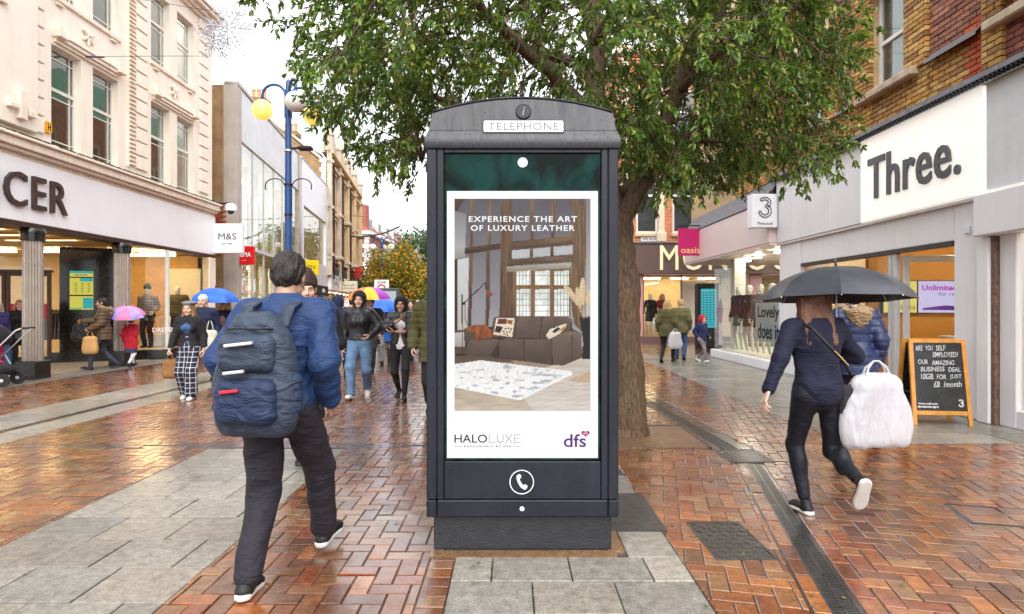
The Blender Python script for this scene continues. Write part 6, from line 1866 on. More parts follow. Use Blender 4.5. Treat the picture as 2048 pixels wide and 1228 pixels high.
# ================================================================== FIGURES: smooth-blended solids turned into one skin
class SDF:
    def __init__(s, lo, hi, h):
        s.lo = np.array(lo, np.float32); s.h = h
        s.n = np.maximum(4, np.ceil((np.array(hi) - s.lo) / h).astype(int) + 1)
        s.d = np.full(tuple(s.n), 1.0, np.float32)
        s.ax = [s.lo[i] + h * np.arange(s.n[i], dtype=np.float32) for i in range(3)]
    def sub(s, lo, hi):
        a = np.clip(np.floor((np.array(lo) - s.lo) / s.h).astype(int), 0, s.n); b = np.clip(np.ceil((np.array(hi) - s.lo) / s.h).astype(int) + 1, 0, s.n)
        sl = tuple(slice(a[i], b[i]) for i in range(3))
        return sl, s.ax[0][sl[0]][:, None, None], s.ax[1][sl[1]][None, :, None], s.ax[2][sl[2]][None, None, :]
    def put(s, sl, d, k, op):
        if d.size == 0: return
        c = s.d[sl]
        if op == 'u':
            if k > 0:
                h = np.clip(.5 + .5 * (c - d) / k, 0, 1); s.d[sl] = c * (1 - h) + d * h - k * h * (1 - h)
            else: s.d[sl] = np.minimum(c, d)
        else:
            if k > 0:
                h = np.clip(.5 - .5 * (c + d) / k, 0, 1); s.d[sl] = c * (1 - h) - d * h + k * h * (1 - h)
            else: s.d[sl] = np.maximum(c, -d)
    def cone(s, a, b, ra, rb, k=.02, flat=None, op='u'):
        a = np.array(a, np.float32); b = np.array(b, np.float32); R_ = max(ra, rb) + k + 3 * s.h + .01
        sl, x, y, z = s.sub(np.minimum(a, b) - R_, np.maximum(a, b) + R_)
        x = x - a[0]; y = y - a[1]; z = z - a[2]; v = b - a
        if flat is not None:                      # squash across direction flat[:3] by factor flat[3]
            n = np.array(flat[:3], np.float32); n /= np.linalg.norm(n); f = 1 / flat[3] - 1
            t = (x * n[0] + y * n[1] + z * n[2]) * f
            x, y, z = x + n[0] * t, y + n[1] * t, z + n[2] * t
            v = v + n * (np.dot(v, n) * f)
        L_ = float(np.dot(v, v)) + 1e-9
        t = np.clip((x * v[0] + y * v[1] + z * v[2]) / L_, 0, 1)
        d = np.sqrt((x - v[0] * t) ** 2 + (y - v[1] * t) ** 2 + (z - v[2] * t) ** 2) - (ra + (rb - ra) * t)
        s.put(sl, d, k, op)
    def ell(s, c, r, k=.02, op='u', pitch=0.0, yaw=0.0):
        c = np.array(c, np.float32); R_ = max(r) + k + 3 * s.h + .01
        sl, x, y, z = s.sub(c - R_, c + R_)
        x = x - c[0]; y = y - c[1]; z = z - c[2]
        if yaw: x, y = x * math.cos(yaw) + y * math.sin(yaw), -x * math.sin(yaw) + y * math.cos(yaw)
        if pitch: y, z = y * math.cos(pitch) + z * math.sin(pitch), -y * math.sin(pitch) + z * math.cos(pitch)
        q = np.sqrt((x / r[0]) ** 2 + (y / r[1]) ** 2 + (z / r[2]) ** 2)
        s.put(sl, (q - 1) * min(r), k, op)
    def below(s, z0): s.d = np.maximum(s.d, z0 - s.ax[2][None, None, :])
    def above(s, z0): s.d = np.maximum(s.d, s.ax[2][None, None, :] - z0)
    def folds(s, amp, f=(14, 14, 9), seed=0, z0=-9, z1=9):
        r = np.random.default_rng(seed); x, y, z = s.ax[0][:, None, None], s.ax[1][None, :, None], s.ax[2][None, None, :]
        m = np.abs(s.d) < .06
        tot = np.zeros_like(s.d)
        for o in range(3):
            p = r.uniform(0, 6.28, 4); q = r.uniform(.6, 1.4, 6) * (1 + o * .9)
            w = np.sin(x * f[0] * q[0] + z * f[2] * q[1] * 1.3 + p[0] + 1.6 * np.sin(y * f[1] * q[2] + z * f[2] * q[3] + p[1]))
            w2 = np.sin(z * f[2] * q[4] * 2 + y * f[1] * q[5] + p[2] + 1.2 * np.sin(x * f[0] * q[0] * .7 + p[3]))
            tot += (w * w2) / (1 + o)
        s.d += (amp * tot * m).astype(np.float32)
    def quilt(s, pitch, amp):
        z = s.ax[2][None, None, :]
        s.d += (amp * (np.abs(np.cos(PI * z / pitch)) ** 6)).astype(np.float32)
    def mesh(s):
        d = s.d; n = d.shape; ins = d < 0
        cnt = np.zeros((n[0] - 1, n[1] - 1, n[2] - 1), np.int8)
        cor = [(i, j, k) for i in (0, 1) for j in (0, 1) for k in (0, 1)]
        for (i, j, k) in cor: cnt += ins[i:n[0] - 1 + i, j:n[1] - 1 + j, k:n[2] - 1 + k]
        act = (cnt > 0) & (cnt < 8)
        cells = np.argwhere(act)
        idx = np.full(act.shape, -1, np.int32); idx[act] = np.arange(len(cells))
        pos = np.zeros((len(cells), 3), np.float32); num = np.zeros((len(cells), 1), np.float32)
        for a in cor:
            for ax in range(3):
                if a[ax]: continue
                b = list(a); b[ax] = 1
                da = d[cells[:, 0] + a[0], cells[:, 1] + a[1], cells[:, 2] + a[2]]; db = d[cells[:, 0] + b[0], cells[:, 1] + b[1], cells[:, 2] + b[2]]
                cr = (da < 0) != (db < 0)
                t = np.where(cr, da / np.where(cr, da - db, 1), 0)
                p = np.tile(np.array(a, np.float32), (len(cells), 1)); p[:, ax] += t
                pos += p * cr[:, None]; num += cr[:, None]
        v = s.lo + (cells + pos / np.maximum(num, 1)) * s.h
        F = []
        for ax in range(3):
            u, w = (ax + 1) % 3, (ax + 2) % 3
            sa = [slice(None)] * 3; sb = [slice(None)] * 3
            sa[ax] = slice(0, n[ax] - 1); sb[ax] = slice(1, n[ax])
            for q in (u, w): sa[q] = slice(1, n[q] - 1); sb[q] = slice(1, n[q] - 1)
            A_, B_2 = ins[tuple(sa)], ins[tuple(sb)]
            for sign, msk in ((1, A_ & ~B_2), (-1, ~A_ & B_2)):
                e = np.argwhere(msk)
                if len(e) == 0: continue
                e[:, u] += 1; e[:, w] += 1
                def cell(du, dw):
                    c = e.copy(); c[:, u] -= du; c[:, w] -= dw
                    return idx[c[:, 0], c[:, 1], c[:, 2]]
                q = np.stack([cell(1, 1), cell(0, 1), cell(0, 0), cell(1, 0)], 1)
                if sign < 0: q = q[:, ::-1]
                F.append(q)
        F = np.concatenate(F) if F else np.zeros((0, 4), np.int32)
        F = F[(F >= 0).all(1)]
        return v, F

def rotm(yaw=0, pitch=0, roll=0):
    return (Matrix.Rotation(yaw, 3, 'Z') @ Matrix.Rotation(pitch, 3, 'X') @ Matrix.Rotation(roll, 3, 'Y'))
def tov(a): return np.array(tuple(a), np.float32)

# ---- cached head (local: centre of the skull, facing -y) and hands (wrist at origin, fingers along -z, palm towards +x)
_cache = {}
def head_geo(kind):
    if ('head', kind) in _cache: return _cache[('head', kind)]
    S_ = SDF((-.11, -.14, -.2), (.11, .13, .15), .0055)
    j = {'m': 1.06, 'f': .96, 'n': 1.0}[kind]
    S_.ell((0, .012, .035), (.077, .096, .09), .01)
    S_.ell((0, -.028, -.045), (.057 * j, .062, .076), .03)
    S_.ell((0, -.064, -.1), (.027 * j, .022, .019), .02)
    S_.cone((-.046 * j, -.01, -.075), (0, -.06, -.1), .024, .02, .02); S_.cone((.046 * j, -.01, -.075), (0, -.06, -.1), .024, .02, .02)
    S_.cone((0, .02, -.06), (0, .034, -.18), .05 * j, .056 * j, .02)
    S_.cone((-.034, -.08, .022), (.034, -.08, .022), .013, .013, .015)
    for s_ in (-1, 1):
        S_.ell((s_ * .031, -.096, .002), (.017, .013, .011), .012, 's')
        S_.ell((s_ * .031, -.0775, .002), (.0125, .0125, .0125), .002)
        S_.ell((s_ * .042, -.058, -.032), (.026, .028, .026), .02)
        S_.ell((s_ * .08, .008, -.008), (.009, .02, .032), .008)
    S_.cone((0, -.093, .008), (0, -.113, -.03), .0085, .0125, .012); S_.ell((-.011, -.099, -.033), (.009, .009, .007), .006); S_.ell((.011, -.099, -.033), (.009, .009, .007), .006)
    S_.ell((0, -.0905, -.056), (.024, .011, .0062), .006); S_.ell((0, -.0885, -.067), (.021, .011, .0068), .006)
    S_.cone((-.022, -.102, -.0615), (.022, -.102, -.0615), .0028, .0028, .004, op='s')
    v, f = S_.mesh()
    c = np.ones((len(v), 3), np.float32)
    if kind != 'n':
        x, y, z = v[:, 0], v[:, 1], v[:, 2]
        lip = (np.abs(x) < .025) & (z > -.075) & (z < -.049) & (y < -.088); c[lip] = (.78, .52, .5)
        for s_ in (-1, 1):
            r2 = (x - s_ * .031) ** 2 + ((z - .002) * 1.25) ** 2
            eye = (r2 < .0125 ** 2) & (y < -.078); c[eye] = (1.25, 1.3, 1.4)
            c[(r2 < .0066 ** 2) & (y < -.078)] = (.1, .07, .06)
            c[(np.abs(z - .012) < .0035) & (np.abs(x - s_ * .031) < .015) & (y < -.07)] = (.35, .25, .22)
            brow = (np.abs(z - .026 + .12 * (np.abs(x) - .034) ** 2 * 20) < .005) & (np.abs(x - s_ * .034) < .019) & (y < -.07); c[brow] = (.3, .22, .17)
        ck = ((np.abs(x) - .045) ** 2 + (z + .03) ** 2 < .02 ** 2) & (y < -.06); c[ck] *= (1.05, .9, .88)
    _cache[('head', kind)] = (v, f, c)
    return v, f, c
def hand_geo(pose):
    if ('hand', pose) in _cache: return _cache[('hand', pose)]
    S_ = SDF((-.05, -.1, -.22), (.12, .075, .05), .0042)
    S_.cone((0, 0, .03), (0, 0, -.01), .025, .027, .01, flat=(1, 0, 0, .75))
    S_.cone((0, -.012, -.02), (0, -.018, -.085), .026, .024, .012, flat=(1, 0, 0, .55)); S_.cone((0, .014, -.02), (0, .02, -.08), .024, .02, .012, flat=(1, 0, 0, .55))
    cur = {'relax': (18, 24, 16), 'grip': (72, 78, 45)}[pose]
    for i, (y0, ln, r) in enumerate(((-.032, .078, .0088), (-.011, .086, .0092), (.010, .08, .0088), (.029, .062, .0078))):
        p = np.array((0, y0, -.088 if i < 3 else -.08)); a = 0
        for j, fr in enumerate((.44, .31, .25)):
            a += math.radians(cur[j] + i * 3)
            q = p + ln * fr * np.array((math.sin(a), .03 * (i - 1.5), -math.cos(a)))
            S_.cone(p, q, r * (1 - .1 * j), r * (.92 - .1 * j), .003); p = q
    p = np.array((.006, -.026, -.03)); dirs = ((.35, -.62, -.7), (.5, -.3, -.8), (.62, -.05, -.78)) if pose == 'relax' else ((.6, -.55, -.55), (.85, .1, -.5), (.75, .5, -.35))
    for j, d in enumerate(dirs):
        d = np.array(d); d /= np.linalg.norm(d); q = p + d * (.042, .033, .026)[j]; S_.cone(p, q, (.0135, .011, .0098)[j], (.0115, .0098, .0085)[j], .006); p = q
    v, f = S_.mesh(); _cache[('hand', pose)] = (v, f); return v, f
def shoe_geo(kind):
    if ('shoe', kind) in _cache: return _cache[('shoe', kind)]
    # ankle at origin, toes along -y, sole at z = -.08
    U = SDF((-.06, -.2, -.1), (.06, .09, .36 if kind == 'boot' else .09), .007)
    U.cone((0, .035, -.045), (0, -.11, -.055), .04, .036, .02, flat=(0, 0, 1, .9)); U.ell((0, -.13, -.055), (.042, .055, .026), .03); U.cone((0, .02, -.04), (0, .0, .03), .038, .037, .02)
    if kind == 'boot': U.cone((0, 0, .0), (0, .01, .3), .043, .056, .02); U.d = np.maximum(U.d, (U.ax[2] - .3)[None, None, :])
    else: U.d = np.maximum(U.d, (U.ax[2] - .025)[None, None, :])
    U.d = np.maximum(U.d, (-.07 - U.ax[2])[None, None, :])
    So = SDF((-.07, -.21, -.1), (.07, .1, -.03), .007)
    So.cone((0, .04, -.068), (0, -.1, -.068), .041, .043, .01); So.ell((0, -.125, -.068), (.046, .062, .04), .02)
    So.d = np.maximum(So.d, np.maximum(-.081 - So.ax[2], So.ax[2] + (.05 if kind != 'boot' else .062))[None, None, :])
    r = (U.mesh(), So.mesh()); _cache[('shoe', kind)] = r; return r

def ik(a, b, l1, l2, pole):
    a, b = Vector(a), Vector(b); d = b - a; L_ = min(max(d.length, abs(l1 - l2) + .01), l1 + l2 - .004)
    dn = d.normalized(); b = a + dn * L_
    x = (l1 * l1 - l2 * l2 + L_ * L_) / (2 * L_); h = math.sqrt(max(0, l1 * l1 - x * x))
    p = Vector(pole); p = p - dn * p.dot(dn)
    p = p.normalized() if p.length > 1e-6 else Vector((0, 1, 0))
    return a + dn * x + p * h, b

def cloth(name, col, rough=.8, wr=.35, sheen=.03, check=None, coat=0.0, quilt=False):
    if name in _mats: return _mats[name]
    t = NT(name); p = t.pos()
    f = t.mapr(t.noise(p, 9, 4), .3, .7, .78, 1.22)
    c = t.n('ShaderNodeRGB').outputs[0]; c.default_value = tuple(col) + (1,)
    if check is not None:                        # window-pane check woven into the cloth
        o = t.obj(); sp = t.n('ShaderNodeSeparateXYZ', {0: o})
        lx = t.math('LESS_THAN', t.math('ABSOLUTE', t.math('SUBTRACT', t.math('FRACT', t.math('MULTIPLY', sp.outputs[0], 15.0)), .5)), .06)
        lz = t.math('LESS_THAN', t.math('ABSOLUTE', t.math('SUBTRACT', t.math('FRACT', t.math('MULTIPLY', sp.outputs[2], 13.0)), .5)), .06)
        c = t.mix(t.math('MAXIMUM', lx, lz), c, check)
    c = t.n('ShaderNodeVectorMath', {0: c, 'Scale': f}, operation='SCALE').outputs[0]
    fold = t.noise(t.scalev(p, (10, 10, 22)), 1.0, 3, .5, 1.0)
    weave = t.noise(p, 320, 2)
    n = t.bump(t.math('ADD', t.math('MULTIPLY', fold, 1.0), t.math('MULTIPLY', weave, .06)), wr, .03)
    kw = dict(Base_Color=c, Roughness=rough, Normal=n, Sheen_Weight=sheen, Sheen_Roughness=.4, Specular_IOR_Level=.35)
    if coat: kw['Coat_Weight'] = coat; kw['Coat_Roughness'] = .25
    _mats[name] = t.done(t.bsdf(**kw)); return _mats[name]
def hair_mat(name, col):
    if name in _mats: return _mats[name]
    t = NT(name); o = t.pos()
    n1 = t.noise(t.scalev(o, (150, 150, 9)), 1.0, 3, .6)
    c = t.mix(t.mapr(n1, .3, .7, 0, 1), tuple(v * .55 for v in col), tuple(min(1, v * 1.5) for v in col))
    _mats[name] = t.done(t.bsdf(Base_Color=c, Roughness=.42, Normal=t.bump(n1, .7, .012), Specular_IOR_Level=.45)); return _mats[name]
def skin_mat():
    if 'skin' in _mats: return _mats['skin']
    t = NT('skin'); p = t.pos(); c = t.attr()
    c = t.n('ShaderNodeVectorMath', {0: c, 'Scale': t.mapr(t.noise(p, 40, 3), .3, .7, .9, 1.1)}, operation='SCALE').outputs[0]
    _mats['skin'] = t.done(t.bsdf(Base_Color=c, Roughness=.48, Subsurface_Weight=.08, Subsurface_Radius=(.02, .008, .005), Subsurface_Scale=.3)); return _mats['skin']
SKIN = {'light': np.array((.62, .40, .30)), 'tan': np.array((.42, .24, .16)), 'brown': np.array((.24, .13, .085)), 'cream': np.array((.80, .76, .66)), 'white': np.array((.78, .80, .78))}

def person(label, loc, H, face, wear, pose=None, name='person', cat='person', group=None, skin='light', sex='f', vox=.013, child=False):
    P = dict(la=(.09, .02, .08), ra=(-.09, -.02, .08), lw=(.24, -.03, .88), rw=(-.24, -.03, .88), lean=2, lfp=0, rfp=0, head=(0, 0), lh='relax', rh='relax', pel=(0, 0, 0), le=(.3, 1, -.2), re=(-.3, 1, -.2), splay=8)
    P.update(pose or {})
    s = H / 1.75
    root = thing(name, label, cat, loc, math.radians(face), group)
    hs = 1.22 if child else 1.0
    # skeleton
    ln = math.radians(P['lean']); pel = Vector(P['pel']) + Vector((0, 0, .93))
    Rl = Matrix.Rotation(ln, 3, 'X')               # forward is -y
    up = lambda x, y, z: pel + Rl @ Vector((x, y, z - .93))
    sw, hwid = (.195, .092) if sex == 'm' else (.168, .092)
    if child: sw *= .92
    wa = up(0, .0, 1.1); ch = up(0, .005, 1.3); nb = up(0, .012, 1.47); hd = up(0, -.022, 1.625)
    ls, rs = up(sw, .005, 1.415), up(-sw, .005, 1.415); lhp, rhp = pel + Vector((hwid, 0, -.02)), pel + Vector((-hwid, 0, -.02))
    lk, la = ik(lhp, P['la'], .435, .425, (.12, -1, 0)); rk, ra = ik(rhp, P['ra'], .435, .425, (-.12, -1, 0))
    le, lw = ik(ls, P['lw'], .285, .255, P['le']); re, rw = ik(rs, P['rw'], .285, .255, P['re'])
    pts = [wa, ch, nb, hd, ls, rs, lhp, rhp, lk, la, rk, ra, le, lw, re, rw]
    lo = np.min([tov(p) for p in pts], 0) - .24; hi = np.max([tov(p) for p in pts], 0) + .24
    lo[2] = -.05
    fl = (0, 1, 0, .68 if sex == 'm' else .70)
    def torso(S_, i, bust=True):
        S_.ell(tov(pel + Vector((0, .008, .02))), (.158 + i, .112 + i, .12 + i), .03)
        S_.cone(tov(pel), tov(wa), .150 + i, (.14 if sex == 'm' else .128) + i, .04, flat=fl)
        S_.cone(tov(wa), tov(ch), (.14 if sex == 'm' else .126) + i, (.172 if sex == 'm' else .152) + i, .04, flat=fl)
        S_.cone(tov(ch), tov(up(0, .005, 1.37)), (.17 if sex == 'm' else .15) + i, .13 + i, .05, flat=fl)
        S_.cone(tov(ls - Vector((.03, 0, .01))), tov(rs + Vector((.03, 0, -.01))), .062 + i, .062 + i, .05)
        S_.cone(tov(up(0, .012, 1.42)), tov(nb), .085 + i, .056 + i, .04)
        if sex == 'f' and bust and not child:
            for q in (-1, 1): S_.ell(tov(up(q * .065, -.085, 1.285)), (.062 + i, .055 + i, .06 + i), .03)
    def arms(S_, i, cuff=1.0, w=1.0):
        for (a, b, c) in ((ls, le, lw), (rs, re, rw)):
            S_.cone(tov(a), tov(b), .05 * w + i, .041 * w + i, .03); e_ = b + (c - b) * cuff
            S_.cone(tov(b), tov(e_), .041 * w + i, .029 * w + i, .02)
    def legs(S_, i, w=1.0, ankle=None, end=1.0, kn=None):
        for (a, b, c) in ((lhp, lk, la), (rhp, rk, ra)):
            S_.cone(tov(a), tov(b), .088 * w + i, .056 * w + i if kn is None else kn, .04)
            e_ = b + (c - b) * end
            S_.cone(tov(b), tov(e_), .055 * w + i if kn is None else kn, .036 + i if ankle is None else ankle, .03)
            if ankle is None and i > -.015: S_.ell(tov(b + (c - b) * .32 + Vector((0, .022, 0))), (.048 + i, .05 + i, .11), .03)
    def add(nm, S_, mt, parent=None, vc=None):
        v, f = S_.mesh() if isinstance(S_, SDF) else S_
        if len(f) == 0: return None
        return link(bpy.data.objects.new(nm, np_mesh(nm, v * s, f, mt, vc, True)), parent or root)
    yaw, pitch = math.radians(P['head'][0]), math.radians(P['head'][1]); Rh = rotm(yaw, pitch) @ Rl
    Rn = np.array(Rh, np.float32)
    # body
    B0 = SDF(lo, hi, vox * 1.25)
    bl = wear.get('legs') or {}; cov = -.02 if bl.get('kind', 'trousers') != 'skirt' and bl else (-.006 if wear.get('tights') else 0)
    torso(B0, -.012 if wear.get('top') else 0); arms(B0, -.004 if wear.get('top') else 0); legs(B0, cov)
    B0.cone(tov(nb), tov(hd + Rh @ Vector((0, .03, -.1))), .056, .052, .02)
    v, f = B0.mesh(); tone = SKIN[skin]; cols = [np.ones((len(v), 3)) * tone]
    V, F = [v], [f]; off = len(v)
    hk = 'n' if cat == 'mannequin' else sex
    hv, hf, hc = head_geo(hk)
    V.append((hv * hs) @ Rn.T + tov(hd)); F.append(hf + off); off += len(hv); cols.append(hc * tone)
    for side, (e_, w_, hp) in enumerate(((le, lw, P['lh']), (re, rw, P['rh']))):
        gv, gf = hand_geo(hp)
        gv = gv.copy(); gf = gf.copy()
        if side == 0: gv[:, 0] *= -1; gf = gf[:, ::-1]
        q = Vector((0, 0, -1)).rotation_difference((w_ - e_).normalized()).to_matrix()
        V.append(gv @ np.array(q, np.float32).T + tov(w_)); F.append(gf + off); off += len(gv); cols.append(np.ones((len(gv), 3)) * tone)
    add('body', (np.concatenate(V), np.concatenate(F)), skin_mat(), None, np.clip(np.concatenate(cols), 0, 1))
    # trousers, skirt
    b = wear.get('legs')
    if b:
        k = b.get('kind', 'trousers'); S_ = SDF(lo, hi, vox)
        if k in ('trousers', 'jeans'):
            legs(S_, .014, 1.06, b.get('ankle', .062), .95, b.get('knee', .074)); S_.ell(tov(pel + Vector((0, .012, .0))), (.168, .126, .13), .05); S_.cone(tov(pel), tov(wa), .156, .146, .04, flat=fl); S_.above(1.08); S_.folds(.0055, seed=len(label))
        elif k == 'leggings':
            legs(S_, .008, 1.0, None, .90); S_.ell(tov(pel + Vector((0, .012, .0))), (.16, .118, .13), .05); S_.above(1.05); S_.folds(.0018, seed=3)
        elif k == 'wide':
            for (a, q, c) in ((lhp, lk, la), (rhp, rk, ra)):
                S_.cone(tov(a), tov(q), .1, .1, .04); S_.cone(tov(q), tov(q + (c - q) * .9), .1, .115, .03)
            S_.ell(tov(pel), (.17, .125, .14), .05); S_.cone(tov(pel), tov(ch), .15, .15, .03, flat=fl); S_.folds(.006, (18, 18, 4), seed=5)
        elif k == 'skirt':
            S_.cone(tov(wa), tov(pel), .14, .17, .03, flat=(0, 1, 0, .75)); S_.cone(tov(pel), tov(pel + Vector((0, 0, -.3))), .17, .21, .03, flat=(0, 1, 0, .8)); S_.below(b.get('hem', .62)); S_.folds(.006, (26, 26, 3), seed=5)
        add('skirt' if k == 'skirt' else 'trousers', S_, b['mat'])
    if wear.get('tights'):
        S_ = SDF(lo, hi, vox); legs(S_, .003, 1.0, None, .97); S_.above(.8); add('tights', S_, wear['tights'])
    # shirt under an open jacket
    if wear.get('shirt'):
        S_ = SDF(lo, hi, vox); torso(S_, .008); S_.below(wear.get('shirt_hem', .9)); S_.above(nb.z + .0); S_.folds(.003, seed=8); add('shirt', S_, wear['shirt'])
    j = wear.get('top')
    if j:
        i = j.get('fit', .022); S_ = SDF(lo, hi, vox); hem = j.get('hem', .86)
        torso(S_, i); arms(S_, i * .8, .95, j.get('arm', 1.05))
        if hem < .8: S_.cone(tov(pel), tov(Vector((pel.x, pel.y, hem - .03))), .165 + i, .19 + i, .05, flat=(0, 1, 0, .78))
        S_.cone(tov(nb - Vector((0, 0, .04))), tov(nb + Vector((0, -.002, j.get('collar', .035)))), .074 + i * .4, .072 + i * .3, .02)
        if j.get('kind') == 'puffer':
            S_.folds(.004, seed=2); S_.quilt(.085, .009)
        else: S_.folds(j.get('fold', .0055), seed=len(label) + 1)
        S_.below(hem)
        S_.d = np.maximum(S_.d, (S_.ax[2] - (nb.z + j.get('collar', .035) + .0))[None, None, :])
        if j.get('open'):
            S_.cone(tov(up(0, -.2, 1.5)), tov(up(0, -.22, hem - .05)), .10, .12, .01, op='s')
        # cuff ends
        add(j.get('name', 'jacket'), S_, j['mat'])
    if wear.get('fur'):                              # fur-trimmed hood lying on the shoulders
        S_ = SDF(tov(nb) - .26, tov(nb) + .26, vox)
        for a in range(12):
            a0, a1 = 2 * PI * a / 12, 2 * PI * (a + 1) / 12
            S_.cone(tov(nb + Vector((.125 * math.sin(a0), .05 - .115 * math.cos(a0), .02 + .03 * math.cos(a0)))), tov(nb + Vector((.125 * math.sin(a1), .05 - .115 * math.cos(a1), .02 + .03 * math.cos(a1)))), .04, .04, .01)
        S_.ell(tov(nb + Vector((0, .13, -.05))), (.11, .07, .12), .03); S_.folds(.012, (60, 60, 60), 4); add('hood', S_, wear['fur'])
    if wear.get('hood'):
        S_ = SDF(tov(hd) - .27, tov(hd) + .24, vox * .8); h_ = lambda x, y, z: tov(hd + Rh @ Vector((x, y, z)))
        S_.ell(h_(0, .02, .02), (.118 * hs, .135 * hs, .145 * hs), .02); S_.cone(h_(0, .04, -.05), tov(nb + Vector((0, .03, -.02))), .1, .115, .05)
        S_.ell(h_(0, -.135, -.02), (.078 * hs, .13 * hs, .108 * hs), .015, 's'); S_.ell(h_(0, 0, 0), (.09, .1, .105), .0, 's'); S_.folds(.004, seed=6); add('hood', S_, wear['hood'])
    # hair and hats
    hr = wear.get('hair')
    if hr:
        S_ = SDF(tov(hd) - np.array((.24, .26, .5)), tov(hd) + .24, vox * .7); h_ = lambda x, y, z: tov(hd + Rh @ (Vector((x, y, z)) * hs))
        S_.ell(h_(0, .016, .042), (.086, .105, .098), .0)
        st = hr.get('style', 'short')
        if st == 'short': S_.ell(h_(0, .05, -.005), (.07, .06, .07), .03)
        if st in ('long', 'bob'):
            Ld = -.34 if st == 'long' else -.13
            for q in (-1, 0, 1):
                S_.cone(h_(q * .06, .05, 0), h_(q * .085, .07 if st == 'long' else .045, Ld), .055, .042, .03)
            for q in (-1, 1): S_.cone(h_(q * .075, .0, .02), h_(q * .092, -.02, Ld * .85), .028, .026, .02)
        S_.cone(h_(0, -.13, -.06), h_(0, -.11, .02), .07, .052, .012, op='s'); S_.cone(h_(0, -.12, -.09), h_(0, -.06, -.16), .07, .06, .01, op='s')
        if st == 'short':
            for q in (-1, 1): S_.ell(h_(q * .095, -.005, -.02), (.03, .04, .045), .01, 's')
        S_.folds(.006, (90, 90, 14), 3); add('hair', S_, hr['mat'])
    if wear.get('beanie'):
        S_ = SDF(tov(hd) - .2, tov(hd) + .24, vox * .7); h_ = lambda x, y, z: tov(hd + Rh @ (Vector((x, y, z)) * hs))
        S_.ell(h_(0, .014, .06), (.094, .112, .105), .0); S_.ell(h_(0, .03, .14), (.05, .055, .05), .04); S_.d = np.maximum(S_.d, (h_(0, 0, .025)[2] - S_.ax[2])[None, None, :]); S_.folds(.003, (60, 60, 60), 3); add('beanie', S_, wear['beanie'])
    if wear.get('beret'):
        S_ = SDF(tov(hd) - .2, tov(hd) + .25, vox * .7); h_ = lambda x, y, z: tov(hd + Rh @ (Vector((x, y, z)) * hs))
        S_.ell(h_(.01, .03, .105), (.13, .13, .04), .02); S_.ell(h_(0, .015, .08), (.09, .105, .05), .02); add('beret', S_, wear['beret'])
    # shoes
    sh = wear.get('shoes')
    if sh:
        (uv_, uf), (sv, sf_) = shoe_geo(sh.get('kind', 'shoe'))
        for side, (k_, a_, pt) in enumerate(((lk, la, P['lfp']), (rk, ra, P['rfp']))):
            Rf = np.array(rotm(math.radians(P['splay']) * (1 if side == 0 else -1), math.radians(pt)), np.float32)
            o = add('shoe', (uv_ @ Rf.T + tov(a_), uf), sh['mat'])
            add('sole', (sv @ Rf.T + tov(a_), sf_), sh['sole'], o)
    return root, dict(lw=lw * s, rw=rw * s, hd=hd * s, s=s, nb=nb * s, re=re * s, le=le * s)

# ---- umbrellas and bags
def umbrella(label, apex, r, drop, mats, tilt=(0, 0), shaft=.8, n=8, handle=None):
    t = thing('umbrella', label, 'umbrella', apex)
    t.rotation_euler = (tilt[0], tilt[1], random.uniform(0, .7))
    def prof(u): return r * math.sin(u * 1.25) / math.sin(1.25), -drop * (1 - math.cos(u * 1.25)) / (1 - math.cos(1.25))
    for k in range(n):
        V = []; F = []; NU, NV = 8, 6
        for i in range(NU + 1):
            for j in range(NV + 1):
                u = i / NU; w = j / NV; a = 2 * PI * (k + w) / n
                rr, z = prof(max(u, .02)); sag = math.sin(PI * w)
                ch_ = math.cos(PI / n) / math.cos(2 * PI * (w - .5) / n)
                rr *= (1 - (1 - ch_) * u) * (1 - .045 * sag * u ** 4); z -= .028 * r * sag * u * (1 - u) * 2
                V.append((rr * math.cos(a), rr * math.sin(a), z))
        for i in range(NU):
            for j in range(NV):
                q = i * (NV + 1) + j; F.append((q, q + NV + 1, q + NV + 2, q + 1))
        m = MB(); m.add(V, F); m.build('panel', mats[k % len(mats)], t, smooth=True)
        a = 2 * PI * k / n; m = MB(); m.tube([(prof(u)[0] * math.cos(a), prof(u)[0] * math.sin(a), prof(u)[1] - .006) for u in np.linspace(.03, 1.01, 8)], .0028, 4); m.build('rib', M_ALU, t)
    m = MB(); m.tube([(0, 0, .05), (0, 0, -shaft)], .0055, 6); m.build('shaft', M_ALU, t)
    m = MB(); m.tube([(0, 0, -shaft), (0, 0, -shaft - .10)], .013, 8); m.build('handle', M_SEAM, t)
    m = MB(); m.lathe([(.012, -.005), (.008, .02), (.004, .06)], 8); m.build('tip', M_SEAM, t)
    return t
